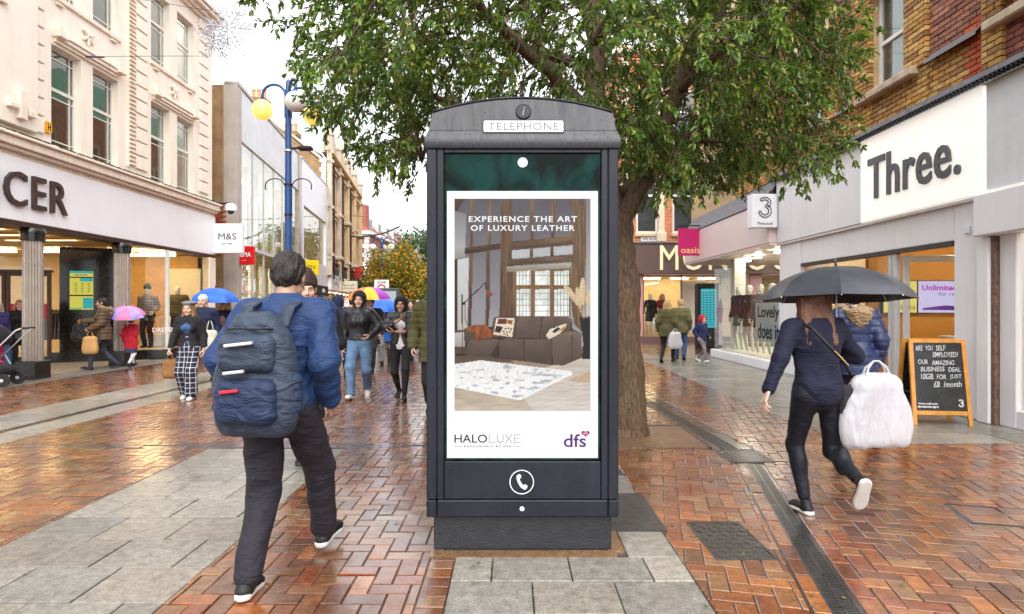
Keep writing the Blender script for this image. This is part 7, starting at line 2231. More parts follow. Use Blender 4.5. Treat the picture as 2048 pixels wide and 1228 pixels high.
def soft_bag(name, label, grip, w, d, h, m_, handle=.14, flare=1.15, rz=0.0, mh=None, fold=.008, cat='bag', top0=.72, ff=(22, 22, 10)):
    """bag hanging from a hand: body below two handle loops"""
    t = thing(name, label, cat, grip, rz)
    S_ = SDF((-w, -d - .1, -h - handle - .1), (w, d + .1, .05), .011)
    S_.cone((-w * .3, 0, -handle - .04), (w * .3, 0, -handle - .04), .05, .05, .03, flat=(0, 1, 0, max(.35, d / .12)))
    top, bot = -handle - .03, -handle - h
    for i in range(7):
        z = top + (bot - top) * i / 6.; ww = (w / 2) * (top0 + (flare - top0) * math.sin(min(1, i / 4.5) * PI / 2)); ww *= .93 if i == 6 else 1
        S_.cone((-ww + d / 2, 0, z), (ww - d / 2, 0, z), d / 2, d / 2, .05)
    S_.folds(fold, ff, 5)
    v, f = S_.mesh(); link(bpy.data.objects.new('pouch', np_mesh('pouch', v, f, m_)), t)
    for y in (-1, 1):
        m = MB(); m.tube([(x, y * d * .22 * (1 - abs(q)), z) for x, z, q in [(-w * .26, top - .02, 0), (-w * .16, -handle * .45, .5), (-.02, -.012, 1), (.02, -.012, 1), (w * .16, -handle * .45, .5), (w * .26, top - .02, 0)]], .007, 6)
        m.build('handle', mh or m_, t, smooth=True)
    return t

# ================================================================== PEOPLE
BLK = cloth('black_cloth', (.014, .014, .017)); CHAR = cloth('charcoal_cloth', (.019, .016, .024), .75, .75); NAVY = cloth('navy_cloth', (.012, .018, .055)); NAVY2 = cloth('deep_navy_cloth', (.007, .008, .026), .8, .6)
BLUEJ = cloth('blue_jacket_cloth', (.010, .034, .115), .6, .6, .05); OLIVE = cloth('olive_cloth', (.085, .08, .03)); BROWN = cloth('brown_cloth', (.11, .065, .03)); RED = cloth('red_cloth', (.48, .015, .035))
DENIM = cloth('light_denim', (.11, .20, .33)); DENIMD = cloth('mid_denim', (.035, .085, .20)); WHT = cloth('white_cloth', (.72, .72, .76), .7, .3); GREYC = cloth('grey_cloth', (.2, .2, .22)); BLKP = cloth('black_puffer', (.012, .012, .015), .42, .3, .05, coat=.2); BRNP = cloth('brown_puffer', (.10, .06, .03), .5, .3, .05)
NAVP = cloth('navy_puffer', (.014, .025, .085), .45, .4, .05, coat=.15); CHECK = cloth('checked_navy_cloth', (.014, .016, .035), check=(.5, .5, .55)); PURP_ = cloth('purple_blue_cloth', (.05, .05, .22)); FUR = cloth('tan_fur', (.3, .2, .11), .95, 1.0, .5)
SHB = cloth('black_shoe', (.012, .012, .013), .5, .1, 0); SHW = cloth('white_shoe', (.74, .74, .76), .5, .1, 0); SOLW = mat('white_rubber', RGB(214, 214, 208), .55); SOLB = mat('black_rubber', (.014, .014, .014), .6); BOOT = cloth('black_boot_leather', (.012, .011, .012), .28, .15, 0, coat=.3)
HDK = hair_mat('dark_hair', (.016, .011, .009)); HBR = hair_mat('brown_hair', (.14, .055, .025)); HLB = hair_mat('light_brown_hair', (.26, .15, .07)); HWH = hair_mat('white_hair', (.66, .65, .63)); HBL = hair_mat('blond_hair', (.42, .28, .12))
sn = dict(mat=SHB, sole=SOLW); sb = dict(mat=SHB, sole=SOLB); sw_ = dict(mat=SHW, sole=SOLW); bo = dict(mat=BOOT, sole=SOLB, kind='boot')
walk = dict(la=(.09, -.26, .09), ra=(-.085, .26, .13), rfp=28, lfp=-12, pel=(0, 0, -.03))
walk2 = dict(ra=(-.09, -.26, .09), la=(.085, .26, .13), lfp=28, rfp=-12, pel=(0, 0, -.03))
def W(base, **k): d = dict(base); d.update(k); return d

# ---- man with the backpack, walking away
pm, jm = person('man in a blue jacket and dark trousers, walking away with a backpack', (-1.215, 3.13, 0), 1.75, 176,
    dict(top=dict(mat=BLUEJ, fit=.03, hem=.84, collar=.06, arm=1.2, fold=.008), legs=dict(mat=CHAR, ankle=.072, knee=.086), shoes=sn, hair=dict(mat=HDK)),
    dict(la=(.075, .19, .085), ra=(-.085, -.40, .12), rfp=-10, lfp=4, pel=(0, -.02, -.035), lean=6, rw=(-.25, -.06, .93), re=(-.35, 1, -.1), lw=(.25, -.10, .98), le=(.3, 1, 0), head=(8, 4)), skin='tan', sex='m', vox=.0095)
# backpack, a thing of its own
PK1 = cloth('slate_pack_cloth', (.03, .044, .074), .55, .7, .03); PK2 = cloth('navy_pack_cloth', (.012, .026, .068), .55, .7, .03)
bk = thing('backpack', 'bulky slate and navy backpack on the back of the man in blue', 'backpack', (-1.235, 2.91, 1.10), math.radians(-4))
bk.scale = (.9, .85, .84)
S_ = SDF((-.27, -.22, -.36), (.27, .22, .36), .010)
for i in range(9):
    z = -.27 + i * .068; w = .165 + .035 * math.sin(PI * min(1, (i + 1.2) / 8)) - (.05 if i == 8 else 0)
    S_.cone((-w + .07, 0, z), (w - .07, 0, z), .105 - .003 * i, .105 - .003 * i, .05)
S_.folds(.005, (16, 16, 12), 9); v, f = S_.mesh(); link(bpy.data.objects.new('main_compartment', np_mesh('main_compartment', v, f, PK1)), bk)
def pocket(nm, c, r, m_, seed):
    Q = SDF(np.array(c) - np.array(r) - .05, np.array(c) + np.array(r) + .05, .009)
    for q in (-1, 0, 1): Q.cone((c[0] - r[0] + r[1], c[1], c[2] + q * r[2] * .6), (c[0] + r[0] - r[1], c[1], c[2] + q * r[2] * .6), r[1], r[1], .04)
    Q.folds(.003, (24, 24, 24), seed); v, f = Q.mesh(); return link(bpy.data.objects.new(nm, np_mesh(nm, v, f, m_)), bk)
p1 = pocket('upper_pocket', (-.01, -.095, .12), (.15, .05, .10), PK1, 3); p2 = pocket('lower_pocket', (-.01, -.105, -.15), (.165, .06, .12), PK2, 4)
pocket('side_pocket', (.2, 0, -.12), (.05, .05, .13), PK2, 6); pocket('side_pocket', (-.2, 0, -.12), (.05, .05, .13), PK2, 7)
M_REFL = mat('reflective_tape', (.62, .64, .68), .3, .3, var=.08); M_REDT = mat('red_tape', RGB(190, 40, 60), .5)
for (x, z, w, mm, nm) in ((-.02, .175, .075, M_REFL, 'reflective_strip'), (-.05, .02, .055, M_REFL, 'reflective_strip'), (-.07, -.085, .05, M_REDT, 'red_strip')):
    MB(M=Matrix.Translation((x, -.155 if z < 0.1 and z > -.05 else -.163, z)) @ Matrix.Rotation(-.12, 4, 'Y')).bbox(-w, w, -.02, .008, -.009, .009, .004).build(nm, mm, bk)
for (x0, z, w) in ((-.01, .05, .16), (-.01, -.03, .17), (-.01, .255, .13)):
    m = MB(); m.tube([(x0 - w, -.07, z), (x0 - w * .6, -.128, z + .004), (x0, -.135, z + .006), (x0 + w * .6, -.128, z + .004), (x0 + w, -.07, z)], .006, 5); m.build('zip', SHB, bk, smooth=True)
for sx in (-1, 1):
    m = MB(); V = []; F = []
    path = [(sx * .11, .06, .27), (sx * .118, .13, .385), (sx * .12, .23, .415), (sx * .122, .33, .36), (sx * .125, .385, .2), (sx * .14, .34, .0), (sx * .17, .22, -.16), (sx * .18, .09, -.22)]
    for (x, y, z) in path: V += [(x - .032, y, z), (x + .032, y, z), (x + .032, y + .012, z - .012), (x - .032, y + .012, z - .012)]
    for i in range(len(path) - 1):
        for j in range(4): F.append((i * 4 + j, i * 4 + (j + 1) % 4, i * 4 + 4 + (j + 1) % 4, i * 4 + 4 + j))
    m.add(V, F); m.build('strap', PK1, bk, smooth=True)
m = MB(); m.tube([(-.05, .02, .30), (-.04, -.0, .35), (.04, 0, .35), (.05, .02, .30)], .009, 6); m.build('grab_handle', SHB, bk, smooth=True)

# ---- woman under the dark umbrella
pw, jw = person('woman in navy top and black leggings walking away under a dark umbrella', (2.08, 4.08, 0), 1.60, 181,
    dict(top=dict(mat=NAVY2, fit=.024, hem=.84, collar=.02, arm=1.0, fold=.007, name='sweatshirt'), legs=dict(kind='leggings', mat=cloth('navy_leggings', (.007, .008, .015), .6, .3, .02)), shoes=sn, hair=dict(mat=HBR, style='long')),
    dict(la=(.06, -.07, .082), ra=(-.10, .36, .36), rfp=62, lfp=0, pel=(0, 0, -.012), lean=7, lw=(.43, .10, .92), le=(.5, .8, -.2), rw=(-.13, -.24, 1.19), re=(-1, .3, -.5), rh='grip', head=(0, 6)), vox=.0095)
um_m = cloth('dark_umbrella_cloth', (.035, .038, .05), .5, .12, .1, coat=.15)
umbrella('dark slate umbrella held over the woman in navy', (2.32, 4.30, 1.71), .50, .235, [um_m], (math.radians(-3), math.radians(2)), .58)
bagm = NT('white_plastic_film'); _c = bagm.n('ShaderNodeBsdfTranslucent', {'Color': (.85, .85, .9, 1)}).outputs[0]
_pb = bagm.bsdf(Base_Color=(.80, .80, .84), Roughness=.3, Normal=bagm.bump(bagm.noise(bagm.scalev(bagm.pos(), (20, 20, 7)), 1.0, 5, .6, 1.6), .5, .03))
M_BAG = bagm.done(bagm.n('ShaderNodeMixShader', {0: .5, 1: _pb, 2: _c}).outputs[0])
soft_bag('carrier_bag', 'large white plastic carrier bag beside the umbrella woman', (2.44, 4.02, 1.07), .44, .11, .42, M_BAG, .12, 1.22, .2, fold=.007, top0=.5, ff=(34, 34, 3))
cb = thing('shoulder_bag', 'slim black cross-body bag with gold bars on the umbrella woman', 'bag', (2.08, 4.08, 0))
m = MB(); m.tube([(-.13, -.06, 1.305), (-.10, -.12, 1.28), (-.02, -.155, 1.18), (.08, -.165, 1.07), (.155, -.12, .98)], .011, 6); m.build('strap', SHB, cb, smooth=True)
for k in range(3):
    m = MB(); m.tube([(.04 + .02 * k - .02, -.172, 1.135 - .022 * k), (.09 + .02 * k - .02, -.178, 1.085 - .022 * k)], .0035, 5); m.build('gold_bar', mat('brass_bar', (.62, .45, .16), .3, .9), cb)
m = MB(); m.bbox(-.03, .17, -.06, .02, .70, .9, .02, Matrix.Translation((.13, -.05, 0))); m.build('pouch', SHB, cb)

# ---- the rest, nearest first
person('man in a brown beanie and black jacket, half hidden behind the backpack man', (-1.79, 5.25, 0), 1.73, 8, dict(top=dict(mat=BLK, fit=.028, hem=.84, collar=.05, arm=1.0), legs=dict(mat=CHAR), shoes=sb, hair=dict(mat=HDK), beanie=cloth('brown_knit', (.05, .03, .025), .9, .6)),
       W(walk, lw=(.22, -.24, 1.08), le=(.35, 1, -.4), head=(14, 6)), sex='m')
person('person in a navy puffer jacket with fur collar, behind the umbrella woman', (3.70, 6.45, 0), 1.66, 172, dict(top=dict(mat=NAVP, fit=.05, hem=.74, kind='puffer', arm=1.35, collar=.06), legs=dict(mat=BLK), shoes=sb, fur=FUR, hair=dict(mat=HDK)), W(walk, lean=5), vox=.012)
p_, j_ = person('girl in a beret, black jacket and checked wide trousers carrying a brown bag', (-5.0, 9.3, 0), 1.50, 6, dict(shirt=DENIMD, top=dict(mat=BLK, fit=.026, hem=.93, open=True, arm=1.15), legs=dict(kind='wide', mat=CHECK), shoes=sw_, hair=dict(mat=HLB, style='long'), beret=GREYC),
       dict(la=(.09, -.15, .09), ra=(-.09, .10, .11), rfp=14, rw=(-.29, -.10, .90), lw=(.27, -.05, .9), rh='grip'))
soft_bag('paper_bag', 'small brown paper bag held by the girl in the beret', (-5.0 + j_['rw'].x, 9.3 + j_['rw'].y, j_['rw'].z - .07), .20, .08, .24, mat('brown_paper', RGB(132, 92, 50), .7, var=.2), .10, 1.05, .1, fold=.003)
person('white haired man in a navy jacket under the blue umbrella', (-5.86, 11.4, 0), 1.68, 5, dict(top=dict(mat=NAVY, fit=.03, hem=.82, open=False), legs=dict(mat=BLK), shoes=sb, hair=dict(mat=HWH)), W(walk2, rw=(-.24, -.12, .92)), sex='m')
soft_bag('tote_bag', 'cream tote bag hanging beside the white haired man', (-5.66, 11.25, 1.17), .26, .08, .34, cloth('cream_canvas', (.6, .56, .48)), .2, 1.0, .1, fold=.003)
p_, j_ = person('woman in a dark blouse and navy coat holding the blue umbrella', (-5.80, 12.15, 0), 1.62, -6, dict(shirt=cloth('floral_blouse', (.42, .2, .2), .7), top=dict(mat=NAVY, fit=.026, hem=.66, open=True), legs=dict(mat=NAVY2), shoes=sb, hair=dict(mat=HBL, style='bob')), W(walk, rw=(-.12, -.2, 1.24), rh='grip', re=(-1, .3, -.4)))
BLU = cloth('bright_blue_nylon', (.02, .12, .55), .5, .1, .1)
umbrella('bright blue umbrella near the department store', (-5.88, 11.9, 1.80), .47, .27, [BLU], (.06, .03), .62)
p_, j_ = person('woman in a brown fur hooded coat outside the department store', (-9.32, 13.7, 0), 1.66, -58, dict(top=dict(mat=BRNP, fit=.05, hem=.72, kind='puffer', arm=1.3), legs=dict(mat=cloth('slate_leggings', (.05, .05, .075)), ankle=.05, knee=.066), shoes=sb, fur=FUR, hair=dict(mat=HDK)), W(walk, rw=(-.16, -.42, 1.14), re=(-.5, .6, -.8), rh='grip', lw=(.2, -.26, .98), lh='grip'), skin='tan')
def wpos(loc, rz, v): return Vector(loc) + Matrix.Rotation(math.radians(rz), 3, 'Z') @ v
g_ = wpos((-9.32, 13.7, 0), -58, j_['rw']); soft_bag('carrier_bag', 'black carrier bag held out by the woman in brown', (g_.x - .02, g_.y, g_.z + .16), .36, .12, .34, cloth('black_film', (.012, .012, .014), .35, .6, 0), .2, 1.15, .2, fold=.012)
g_ = wpos((-9.32, 13.7, 0), -58, j_['lw']); soft_bag('paper_bag', 'tan paper shopping bag held by the woman in brown', (g_.x, g_.y, g_.z - .05), .30, .12, .32, mat('tan_paper', RGB(196, 152, 94), .7, var=.15), .14, 1.02, .3, fold=.004)
p_, j_ = person('child in a red coat, blue skirt and white tights by the store', (-9.05, 14.25, 0), 1.20, 178, dict(tights=WHT, legs=dict(kind='skirt', mat=DENIMD, hem=.5), top=dict(mat=RED, fit=.045, hem=.62, arm=1.3), shoes=dict(mat=NAVY2, sole=SOLB), hair=dict(mat=HDK)), W(walk, rw=(-.1, -.2, 1.2), rh='grip'), child=True)
umbrella('small pink and lilac umbrella over the child in red', (-9.03, 14.05, 1.44), .40, .24, [cloth('pink_nylon', (.7, .22, .45)), cloth('lilac_nylon', (.42, .32, .75))], (.25, .1), .5)
person('elderly person with white hair in a purple blue jacket by the pram', (-10.95, 12.75, 0), 1.56, 70, dict(top=dict(mat=PURP_, fit=.045, hem=.72, kind='puffer', arm=1.2), legs=dict(mat=DENIMD), shoes=sb, hair=dict(mat=HWH, style='bob')), W(walk))
person('woman in a black coat with a handbag behind the first column', (-10.95, 13.35, 0), 1.60, 40, dict(top=dict(mat=BLK, fit=.034, hem=.62, arm=1.15), legs=dict(mat=BLK), shoes=sb, hair=dict(mat=HLB, style='bob')), W(walk2, lw=(.2, -.25, 1.0)))
soft_bag('handbag', 'black leather handbag on the arm of the woman in black', (-10.75, 13.1, 1.08), .26, .1, .2, BOOT, .18, 1.0, .3, fold=.002)
person('woman in a navy hooded parka, jeans and black boots, walking away', (-3.46, 11.9, 0), 1.66, 175, dict(top=dict(mat=NAVY, fit=.045, hem=.70, arm=1.2), legs=dict(mat=DENIMD, ankle=.05, knee=.068), shoes=bo, hood=NAVY), W(walk2))
person('woman in a black bomber jacket and light jeans walking towards the camera', (-2.40, 9.45, 0), 1.68, 4, dict(top=dict(mat=BLKP, fit=.036, hem=.94, arm=1.15, collar=.05), legs=dict(mat=DENIM, ankle=.066, knee=.084), shoes=sw_, hair=dict(mat=HBR, style='long'), hood=BLK), W(walk2, lw=(.2, -.16, 1.02), le=(1, .6, 0), rw=(-.27, .02, .88)), vox=.012)
person('woman in a black puffer, white top and black leggings beside the kiosk', (-1.72, 9.32, 0), 1.60, 2, dict(shirt=WHT, shirt_hem=.84, top=dict(mat=BLKP, fit=.036, hem=.92, kind='puffer', open=True, arm=1.1, collar=.05), legs=dict(kind='leggings', mat=BLK), shoes=sb, hood=BLK, hair=dict(mat=HDK)), W(walk, rw=(.0, -.24, 1.34), re=(-1, .1, -.6), lw=(-.06, -.26, 1.14), le=(1, .1, -.5)), skin='tan', vox=.012)
person('person in an olive green parka passing just behind the kiosk', (-1.0, 7.9, 0), 1.76, 6, dict(top=dict(mat=OLIVE, fit=.05, hem=.70, arm=1.35, collar=.07, kind='puffer'), legs=dict(mat=CHAR), shoes=sb, hair=dict(mat=HDK)), W(walk, rw=(-.3, .0, .9)), sex='m')
p_, j_ = person('person in a dark coat holding the rainbow umbrella', (-3.15, 13.4, 0), 1.66, 0, dict(top=dict(mat=CHAR, fit=.035, hem=.62), legs=dict(mat=BLK), shoes=sb, hair=dict(mat=HDK)), W(walk, rw=(-.08, -.2, 1.24), rh='grip', re=(-1, .2, -.5)), sex='m')
rainbow = [cloth('rainbow_%d' % i, c, .5, .1, .1) for i, c in enumerate(((.75, .16, .02), (.8, .42, .02), (.32, .04, .4), (.78, .22, .02)))]
umbrella('rainbow umbrella of orange, yellow and purple panels', (-3.15, 13.2, 1.86), .50, .26, rainbow, (.05, -.04), .7)
umbrella('second bright blue umbrella, lower and beside the rainbow one', (-3.15, 15.0, 1.62), .52, .28, [BLU], (.1, .1), .55)
person('person in a blue raincoat under the second blue umbrella', (-3.2, 15.2, 0), 1.58, 10, dict(top=dict(mat=BLU, fit=.05, hem=.6), legs=dict(mat=GREYC), shoes=sb, hair=dict(mat=HDK)), W(walk2, rw=(-.08, -.2, 1.2)), vox=.017)
soft_bag('carrier_bag', 'pink patterned bag carried beneath the second blue umbrella', (-3.33, 14.2, .98), .24, .1, .3, mat('pink_dots', RGB(214, 50, 130), .5, var=.3, vs=30), .14, 1.05, .1, fold=.004)
crowd = [(-4.6, 17.2, 1.70, 170, CHAR, BLK, HDK, 'm', 'man in a charcoal coat walking away past the yellow sign'), (-3.6, 18.6, 1.62, 8, GREYC, DENIMD, HBL, 'f', 'woman in a grey coat and jeans deep in the street'), (-2.75, 16.4, 1.64, -5, BLKP, CHAR, HDK, 'f', 'woman in a black jacket behind the puffer woman'),
         (-2.55, 20.5, 1.78, 5, CHAR, GREYC, HDK, 'm', 'tall man in a dark coat far behind, near the kiosk edge'), (-5.2, 24, 1.72, 176, BROWN, BLK, HBR, 'm', 'man in a brown coat far down the street'), (-4.4, 27, 1.65, 0, NAVY, DENIMD, HBR, 'f', 'woman in navy far down the street, facing the camera'),
         (-3.6, 29, 1.75, 180, BLK, CHAR, HDK, 'm', 'man in black farthest along the street'), (-6.6, 21, 1.66, 8, cloth('magenta_cloth', (.4, .02, .14)), BLK, HDK, 'f', 'woman in a magenta coat behind the backpack man')]
for (x, y, h, fc, tm, lm, hm_, sx, lab) in crowd:
    person(lab, (x, y, 0), h, fc, dict(top=dict(mat=tm, fit=.04, hem=.68), legs=dict(mat=lm), shoes=sb, hair=dict(mat=hm_, style='long' if sx == 'f' else 'short')), random.choice((walk, walk2)), sex=sx, vox=.018, group='shoppers down the street')
p_, j_ = person('blond woman in an olive coat by the brown fascia shop', (3.98, 15.4, 0), 1.62, 150, dict(top=dict(mat=OLIVE, fit=.045, hem=.72, arm=1.25), legs=dict(mat=BLK, ankle=.048, knee=.064), shoes=sb, hair=dict(mat=HBL, style='long')), W(walk2, lean=3))
soft_bag('carrier_bag', 'white carrier bag held by the blond woman in olive', (4.12, 15.15, .88), .34, .12, .34, M_BAG, .12, 1.1, .3)
person('person in a khaki jacket beside the blond woman in olive', (4.55, 16.2, 0), 1.66, 165, dict(top=dict(mat=cloth('khaki_cloth', (.12, .11, .05)), fit=.04, hem=.76), legs=dict(mat=DENIMD), shoes=sb, hair=dict(mat=HBL)), W(walk), sex='m')
person('small child in a navy and red jacket near the corner shop', (4.90, 15.5, 0), 1.20, 30, dict(top=dict(mat=cloth('navy_kid_cloth', (.016, .025, .10)), fit=.045, hem=.80, arm=1.25), legs=dict(mat=cloth('patterned_grey', (.2, .18, .2), .8, .4), ankle=.05, knee=.06), shoes=sw_, hood=cloth('red_kid_cloth', (.45, .02, .03)), hair=dict(mat=HBL)), W(walk2, lw=(.32, -.05, .98), rw=(-.26, -.02, .95)), child=True)
# ---- mannequins in the windows
def mann(label, loc, face, wear, pose=None, skin='cream', sex='f', H=1.78): return person(label, loc, H, face, wear, pose, name='mannequin', cat='mannequin', skin=skin, sex=sex, vox=.015, group='shop window mannequins')
stand = dict(la=(.10, -.04, .08), ra=(-.10, .04, .08), lw=(.28, -.02, .92), rw=(-.28, -.02, .92))
mann('mannequin in a patterned jumper and dark jeans in the store window', (-10.50, 17.3, .26), 8, dict(top=dict(mat=cloth('fair_isle_jumper', (.25, .2, .17), .9, .8, check=(.55, .5, .45)), fit=.02, hem=.9, name='jumper'), legs=dict(mat=CHAR), shoes=sb, beanie=CHAR), W(stand, lw=(.2, -.1, 1.0)), sex='m')
mann('mannequin in a khaki puffer jacket in the store window', (-9.98, 17.95, .26), 0, dict(top=dict(mat=OLIVE, fit=.045, hem=.85, kind='puffer', arm=1.3), legs=dict(mat=BLK), shoes=sb), stand, sex='m')
for (x, y, tm, lm, lab) in ((6.25, 16.45, NAVY, cloth('teal_skirt', (.02, .14, .14)), 'mannequin in navy jacket and teal skirt, farthest in the corner shop window'), (6.25, 15.75, BLK, cloth('gold_spot_black', (.03, .025, .02), check=(.4, .3, .15)), 'mannequin in a black spotted dress in the corner shop window'), (6.25, 15.05, GREYC, BLK, 'mannequin in a grey top behind the pale blue poster'), (6.25, 14.35, CHAR, NAVY, 'mannequin in charcoal nearest the phone shop pier')):
    mann(lab, (x, y, .215), -55, dict(top=dict(mat=tm, fit=.03, hem=.88, arm=1.1), legs=dict(kind='skirt', mat=lm, hem=.68)), stand, 'white')
mann('mannequin in a red floral long dress behind the brown shop window', (6.4, 25.6, .2), 0, dict(top=dict(mat=cloth('floral_red', (.22, .03, .05), .8), fit=.02, hem=.25, name='dress'), legs=dict(kind='skirt', mat=cloth('floral_red', (.22, .03, .05)), hem=.3), hair=dict(mat=HBL, style='long')), stand, 'light')
mann('mannequin in a black dress behind the brown shop window', (5.85, 25.4, .2), 0, dict(top=dict(mat=BLK, fit=.02, hem=.6, name='dress')), stand, 'white')
mann('mannequin in a blue top at the left of the brown shop window', (5.15, 25.5, .2), 0, dict(top=dict(mat=DENIMD, fit=.025, hem=.85), legs=dict(mat=CHAR)), stand, 'white')

# ================================================================== STREET FURNITURE AND SMALL THINGS
M_BLUEP = mat('blue_lamp_post_paint', RGB(28, 70, 128), .35, var=.1)
M_GLOBE = mat('opal_globe_unlit', RGB(226, 220, 214), .3, var=.06, vs=9)
def globe_lit():
    t = NT('opal_globe_lit'); p = t.pos()
    lw = t.n('ShaderNodeLayerWeight', {'Blend': .35}).outputs['Facing']
    c = t.mix(t.mapr(t.noise(p, 6, 3), .3, .7, 0, 1), (1.0, .50, .06), (1.0, .62, .12))
    return t.done(t.bsdf(Base_Color=(.6, .45, .2), Roughness=.3, Emission_Color=c, Emission_Strength=.5))
M_GLIT = globe_lit()
def street_lamp(label, base, globes, h=6.6, basket=True):
    """post with swan-neck arms; globes = (angle, lit, dz)"""
    t = thing('street_lamp', label, 'street lamp', base)
    m = MB(); m.lathe([(.16, 0), (.16, .12), (.12, .16), (.115, 1.2), (.09, 1.3), (.085, 3.2), (.075, h - .4), (.06, h), (.02, h + .06)], 16); m.build('post', M_BLUEP, t, smooth=35)
    for (a, lit, dz) in globes:
        ca, sa = math.cos(a), math.sin(a); R_ = .29
        arc = [(ca * (.07 + R_ * (1 - math.cos(q))), sa * (.07 + R_ * (1 - math.cos(q))), h - .35 + dz + .28 * math.sin(q)) for q in np.linspace(0, PI, 13)]
        pts = [(ca * .07, sa * .07, h - .9 + dz)] + arc + [(ca * (.07 + 2 * R_), sa * (.07 + 2 * R_), h - .45 + dz)]
        m = MB(); m.tube(pts, .035, 8); m.build('arm', M_BLUEP, t, smooth=True)
        c = (ca * (.07 + 2 * R_), sa * (.07 + 2 * R_), h - .70 + dz)
        m = MB(); m.lathe([(.05, h - .5 + dz), (.09, h - .46 + dz), (.05, h - .42 + dz)], 12, Matrix.Translation((c[0], c[1], 0))); m.build('globe_cap', M_BLUEP, t)
        m = MB(); m.ball(c, .25, 24, 16); m.build('globe', M_GLIT if lit else M_GLOBE, t, smooth=True)
    if basket:
        for s_ in (-1, 1):
            m = MB(); m.tube([(s_ * .08, 0, 3.7), (s_ * .08, 0, 4.45)] + [(s_ * (.10 + .24 * (1 - math.cos(q))), 0, 4.45 + .18 * math.sin(q)) for q in np.linspace(.2, PI, 9)] + [(s_ * .57, 0, 4.35)], .014, 6); m.build('basket_hook', M_SEAM, t, smooth=True)
        m = MB(M=Matrix.Translation((.1, -.1, 5.35))); m.tube([(0, 0, 0), (.3, -.05, .02)], .03, 8); m.bbox(.2, .55, -.14, .06, -.05, .05, .03); m.build('floodlight', M_SEAM, t)
        for z in (3.7, 4.45, 5.3): m = MB(); m.lathe([(.1, z), (.1, z + .05)], 14); m.build('band', M_ALU if z > 5 else M_SEAM, t)
    return t
street_lamp('tall blue street lamp with two glowing globes and one unlit', (-5.59, 15.0, 0), ((math.radians(180), True, 0), (math.radians(-55), False, .02), (math.radians(45), True, 0)), 7.05)
street_lamp('far blue street lamp with two pale unlit globes', (-9.1, 42, 0), ((math.radians(180), False, 0), (math.radians(0), False, 0), (math.radians(90), False, 0)), 6.3, False)

# snowflake lights on wires
M_ROPE = mat('white_rope_light', RGB(168, 170, 178), .4, var=.06)
M_WIRE = mat('grey_wire', RGB(70, 68, 66), .5, var=.05)
def snowflake(label, c, r, thick=.018, rot=0.0):
    t = thing('snowflake_light', label, 'decoration', c, rot)
    for k in range(6):
        a = PI / 6 + k * PI / 3; M = Matrix.Rotation(a, 4, 'Y')
        m = MB(M=M)
        m.tube([(0, 0, .05 * r), (0, 0, .62 * r)], thick, 5)
        for z in (.3, .46):
            for s_ in (-1, 1): m.tube([(0, 0, z * r), (s_ * .2 * r, 0, (z + .2) * r)], thick * .9, 5)
        m.tube([(0, 0, .62 * r), (.11 * r, 0, .74 * r), (0, 0, .86 * r), (-.11 * r, 0, .74 * r)], thick * .9, 5, closed=True)
        m.tube([(0, 0, .86 * r), (.07 * r, 0, .94 * r), (0, 0, 1.02 * r), (-.07 * r, 0, .94 * r)], thick * .8, 5, closed=True)
        for s_ in (-1, 1): m.tube([(0, 0, .12 * r), (s_ * .13 * r, 0, .3 * r), (s_ * .26 * r, 0, .3 * r)], thick * .8, 5)
        m.build('snowflake_arm', M_ROPE, t)
    m = MB(); m.tube([(-.05, 0, .2 * r), (-.05, .1, -.45 * r)], thick * .7, 5); m.build('cable', M_SEAM, t)
    return t
snowflake('large white rope snowflake hanging beside the department store', (-6.6, 14.0, 7.95), .72, .017, .25)
snowflake('white rope snowflake beyond the first, edge-on to the store', (-7.15, 14.5, 7.9), .62, .016, 1.1)
def wire(label, pts, r=.006):
    p, q = smooth_line(pts, [r] * len(pts), 6); m = MB(); m.tube(p, q, 5); return tag(m.build('overhead_wire', M_WIRE), label, 'wire')
wire('lower wire carrying the snowflake from the store wall', [(-9.4, 13.3, 6.97), (-8.0, 13.7, 7.15), (-6.6, 14, 7.28), (-2.0, 14.3, 7.45), (3, 14.6, 7.6), (5.8, 15, 7.7)])
wire('upper wire carrying the snowflake from the store parapet', [(-9.4, 13.2, 8.35), (-8.0, 13.6, 8.33), (-6.6, 14, 8.3), (-2.0, 14.3, 8.1), (3, 14.6, 8.2), (5.8, 15, 8.4)])
m = MB(); m.tube([(-9.48, 13.3, 6.97), (-9.1, 13.4, 7.0)], .02, 6); tag(m.build('wire_anchor', M_WIRE), 'thick shackle fixing the lower wire to the store wall', 'anchor')
# decorations far down the street
wire('high wire across the far street', [(-13.8, 46, 8.55), (-9, 46, 8.15), (-6.8, 46, 7.9), (-3, 46, 7.9), (4.2, 46, 8.0)], .02)
wire('swag of lights left of the wheel decoration', [(-13.6, 46, 7.3), (-12, 46, 6.8), (-10, 46, 7.05), (-8.6, 46, 7.6)], .07)
wire('swag of lights right of the wheel decoration', [(-7.6, 46, 7.6), (-6.4, 46, 6.7), (-5, 46, 6.35), (-3.6, 46, 6.4)], .07)
wh = thing('wheel_light', 'spoked wheel of white lights over the far street', 'decoration', (-8.9, 46, 7.05))
m = MB(); m.ball((0, 0, 0), .14, 10, 6); m.build('hub', M_ROPE, wh)
for k in range(16):
    a = 2 * PI * k / 16; m = MB(); m.tube([(0, 0, 0), (.95 * math.cos(a), 0, .95 * math.sin(a))], .018, 4); m.build('spoke', M_WIRE, wh)
snowflake('far white snowflake below the wheel, at left', (-9.4, 45, 5.35), .75, .05, .1)
snowflake('far white snowflake below the wheel, at right', (-7.4, 45, 5.2), .85, .05, .1)
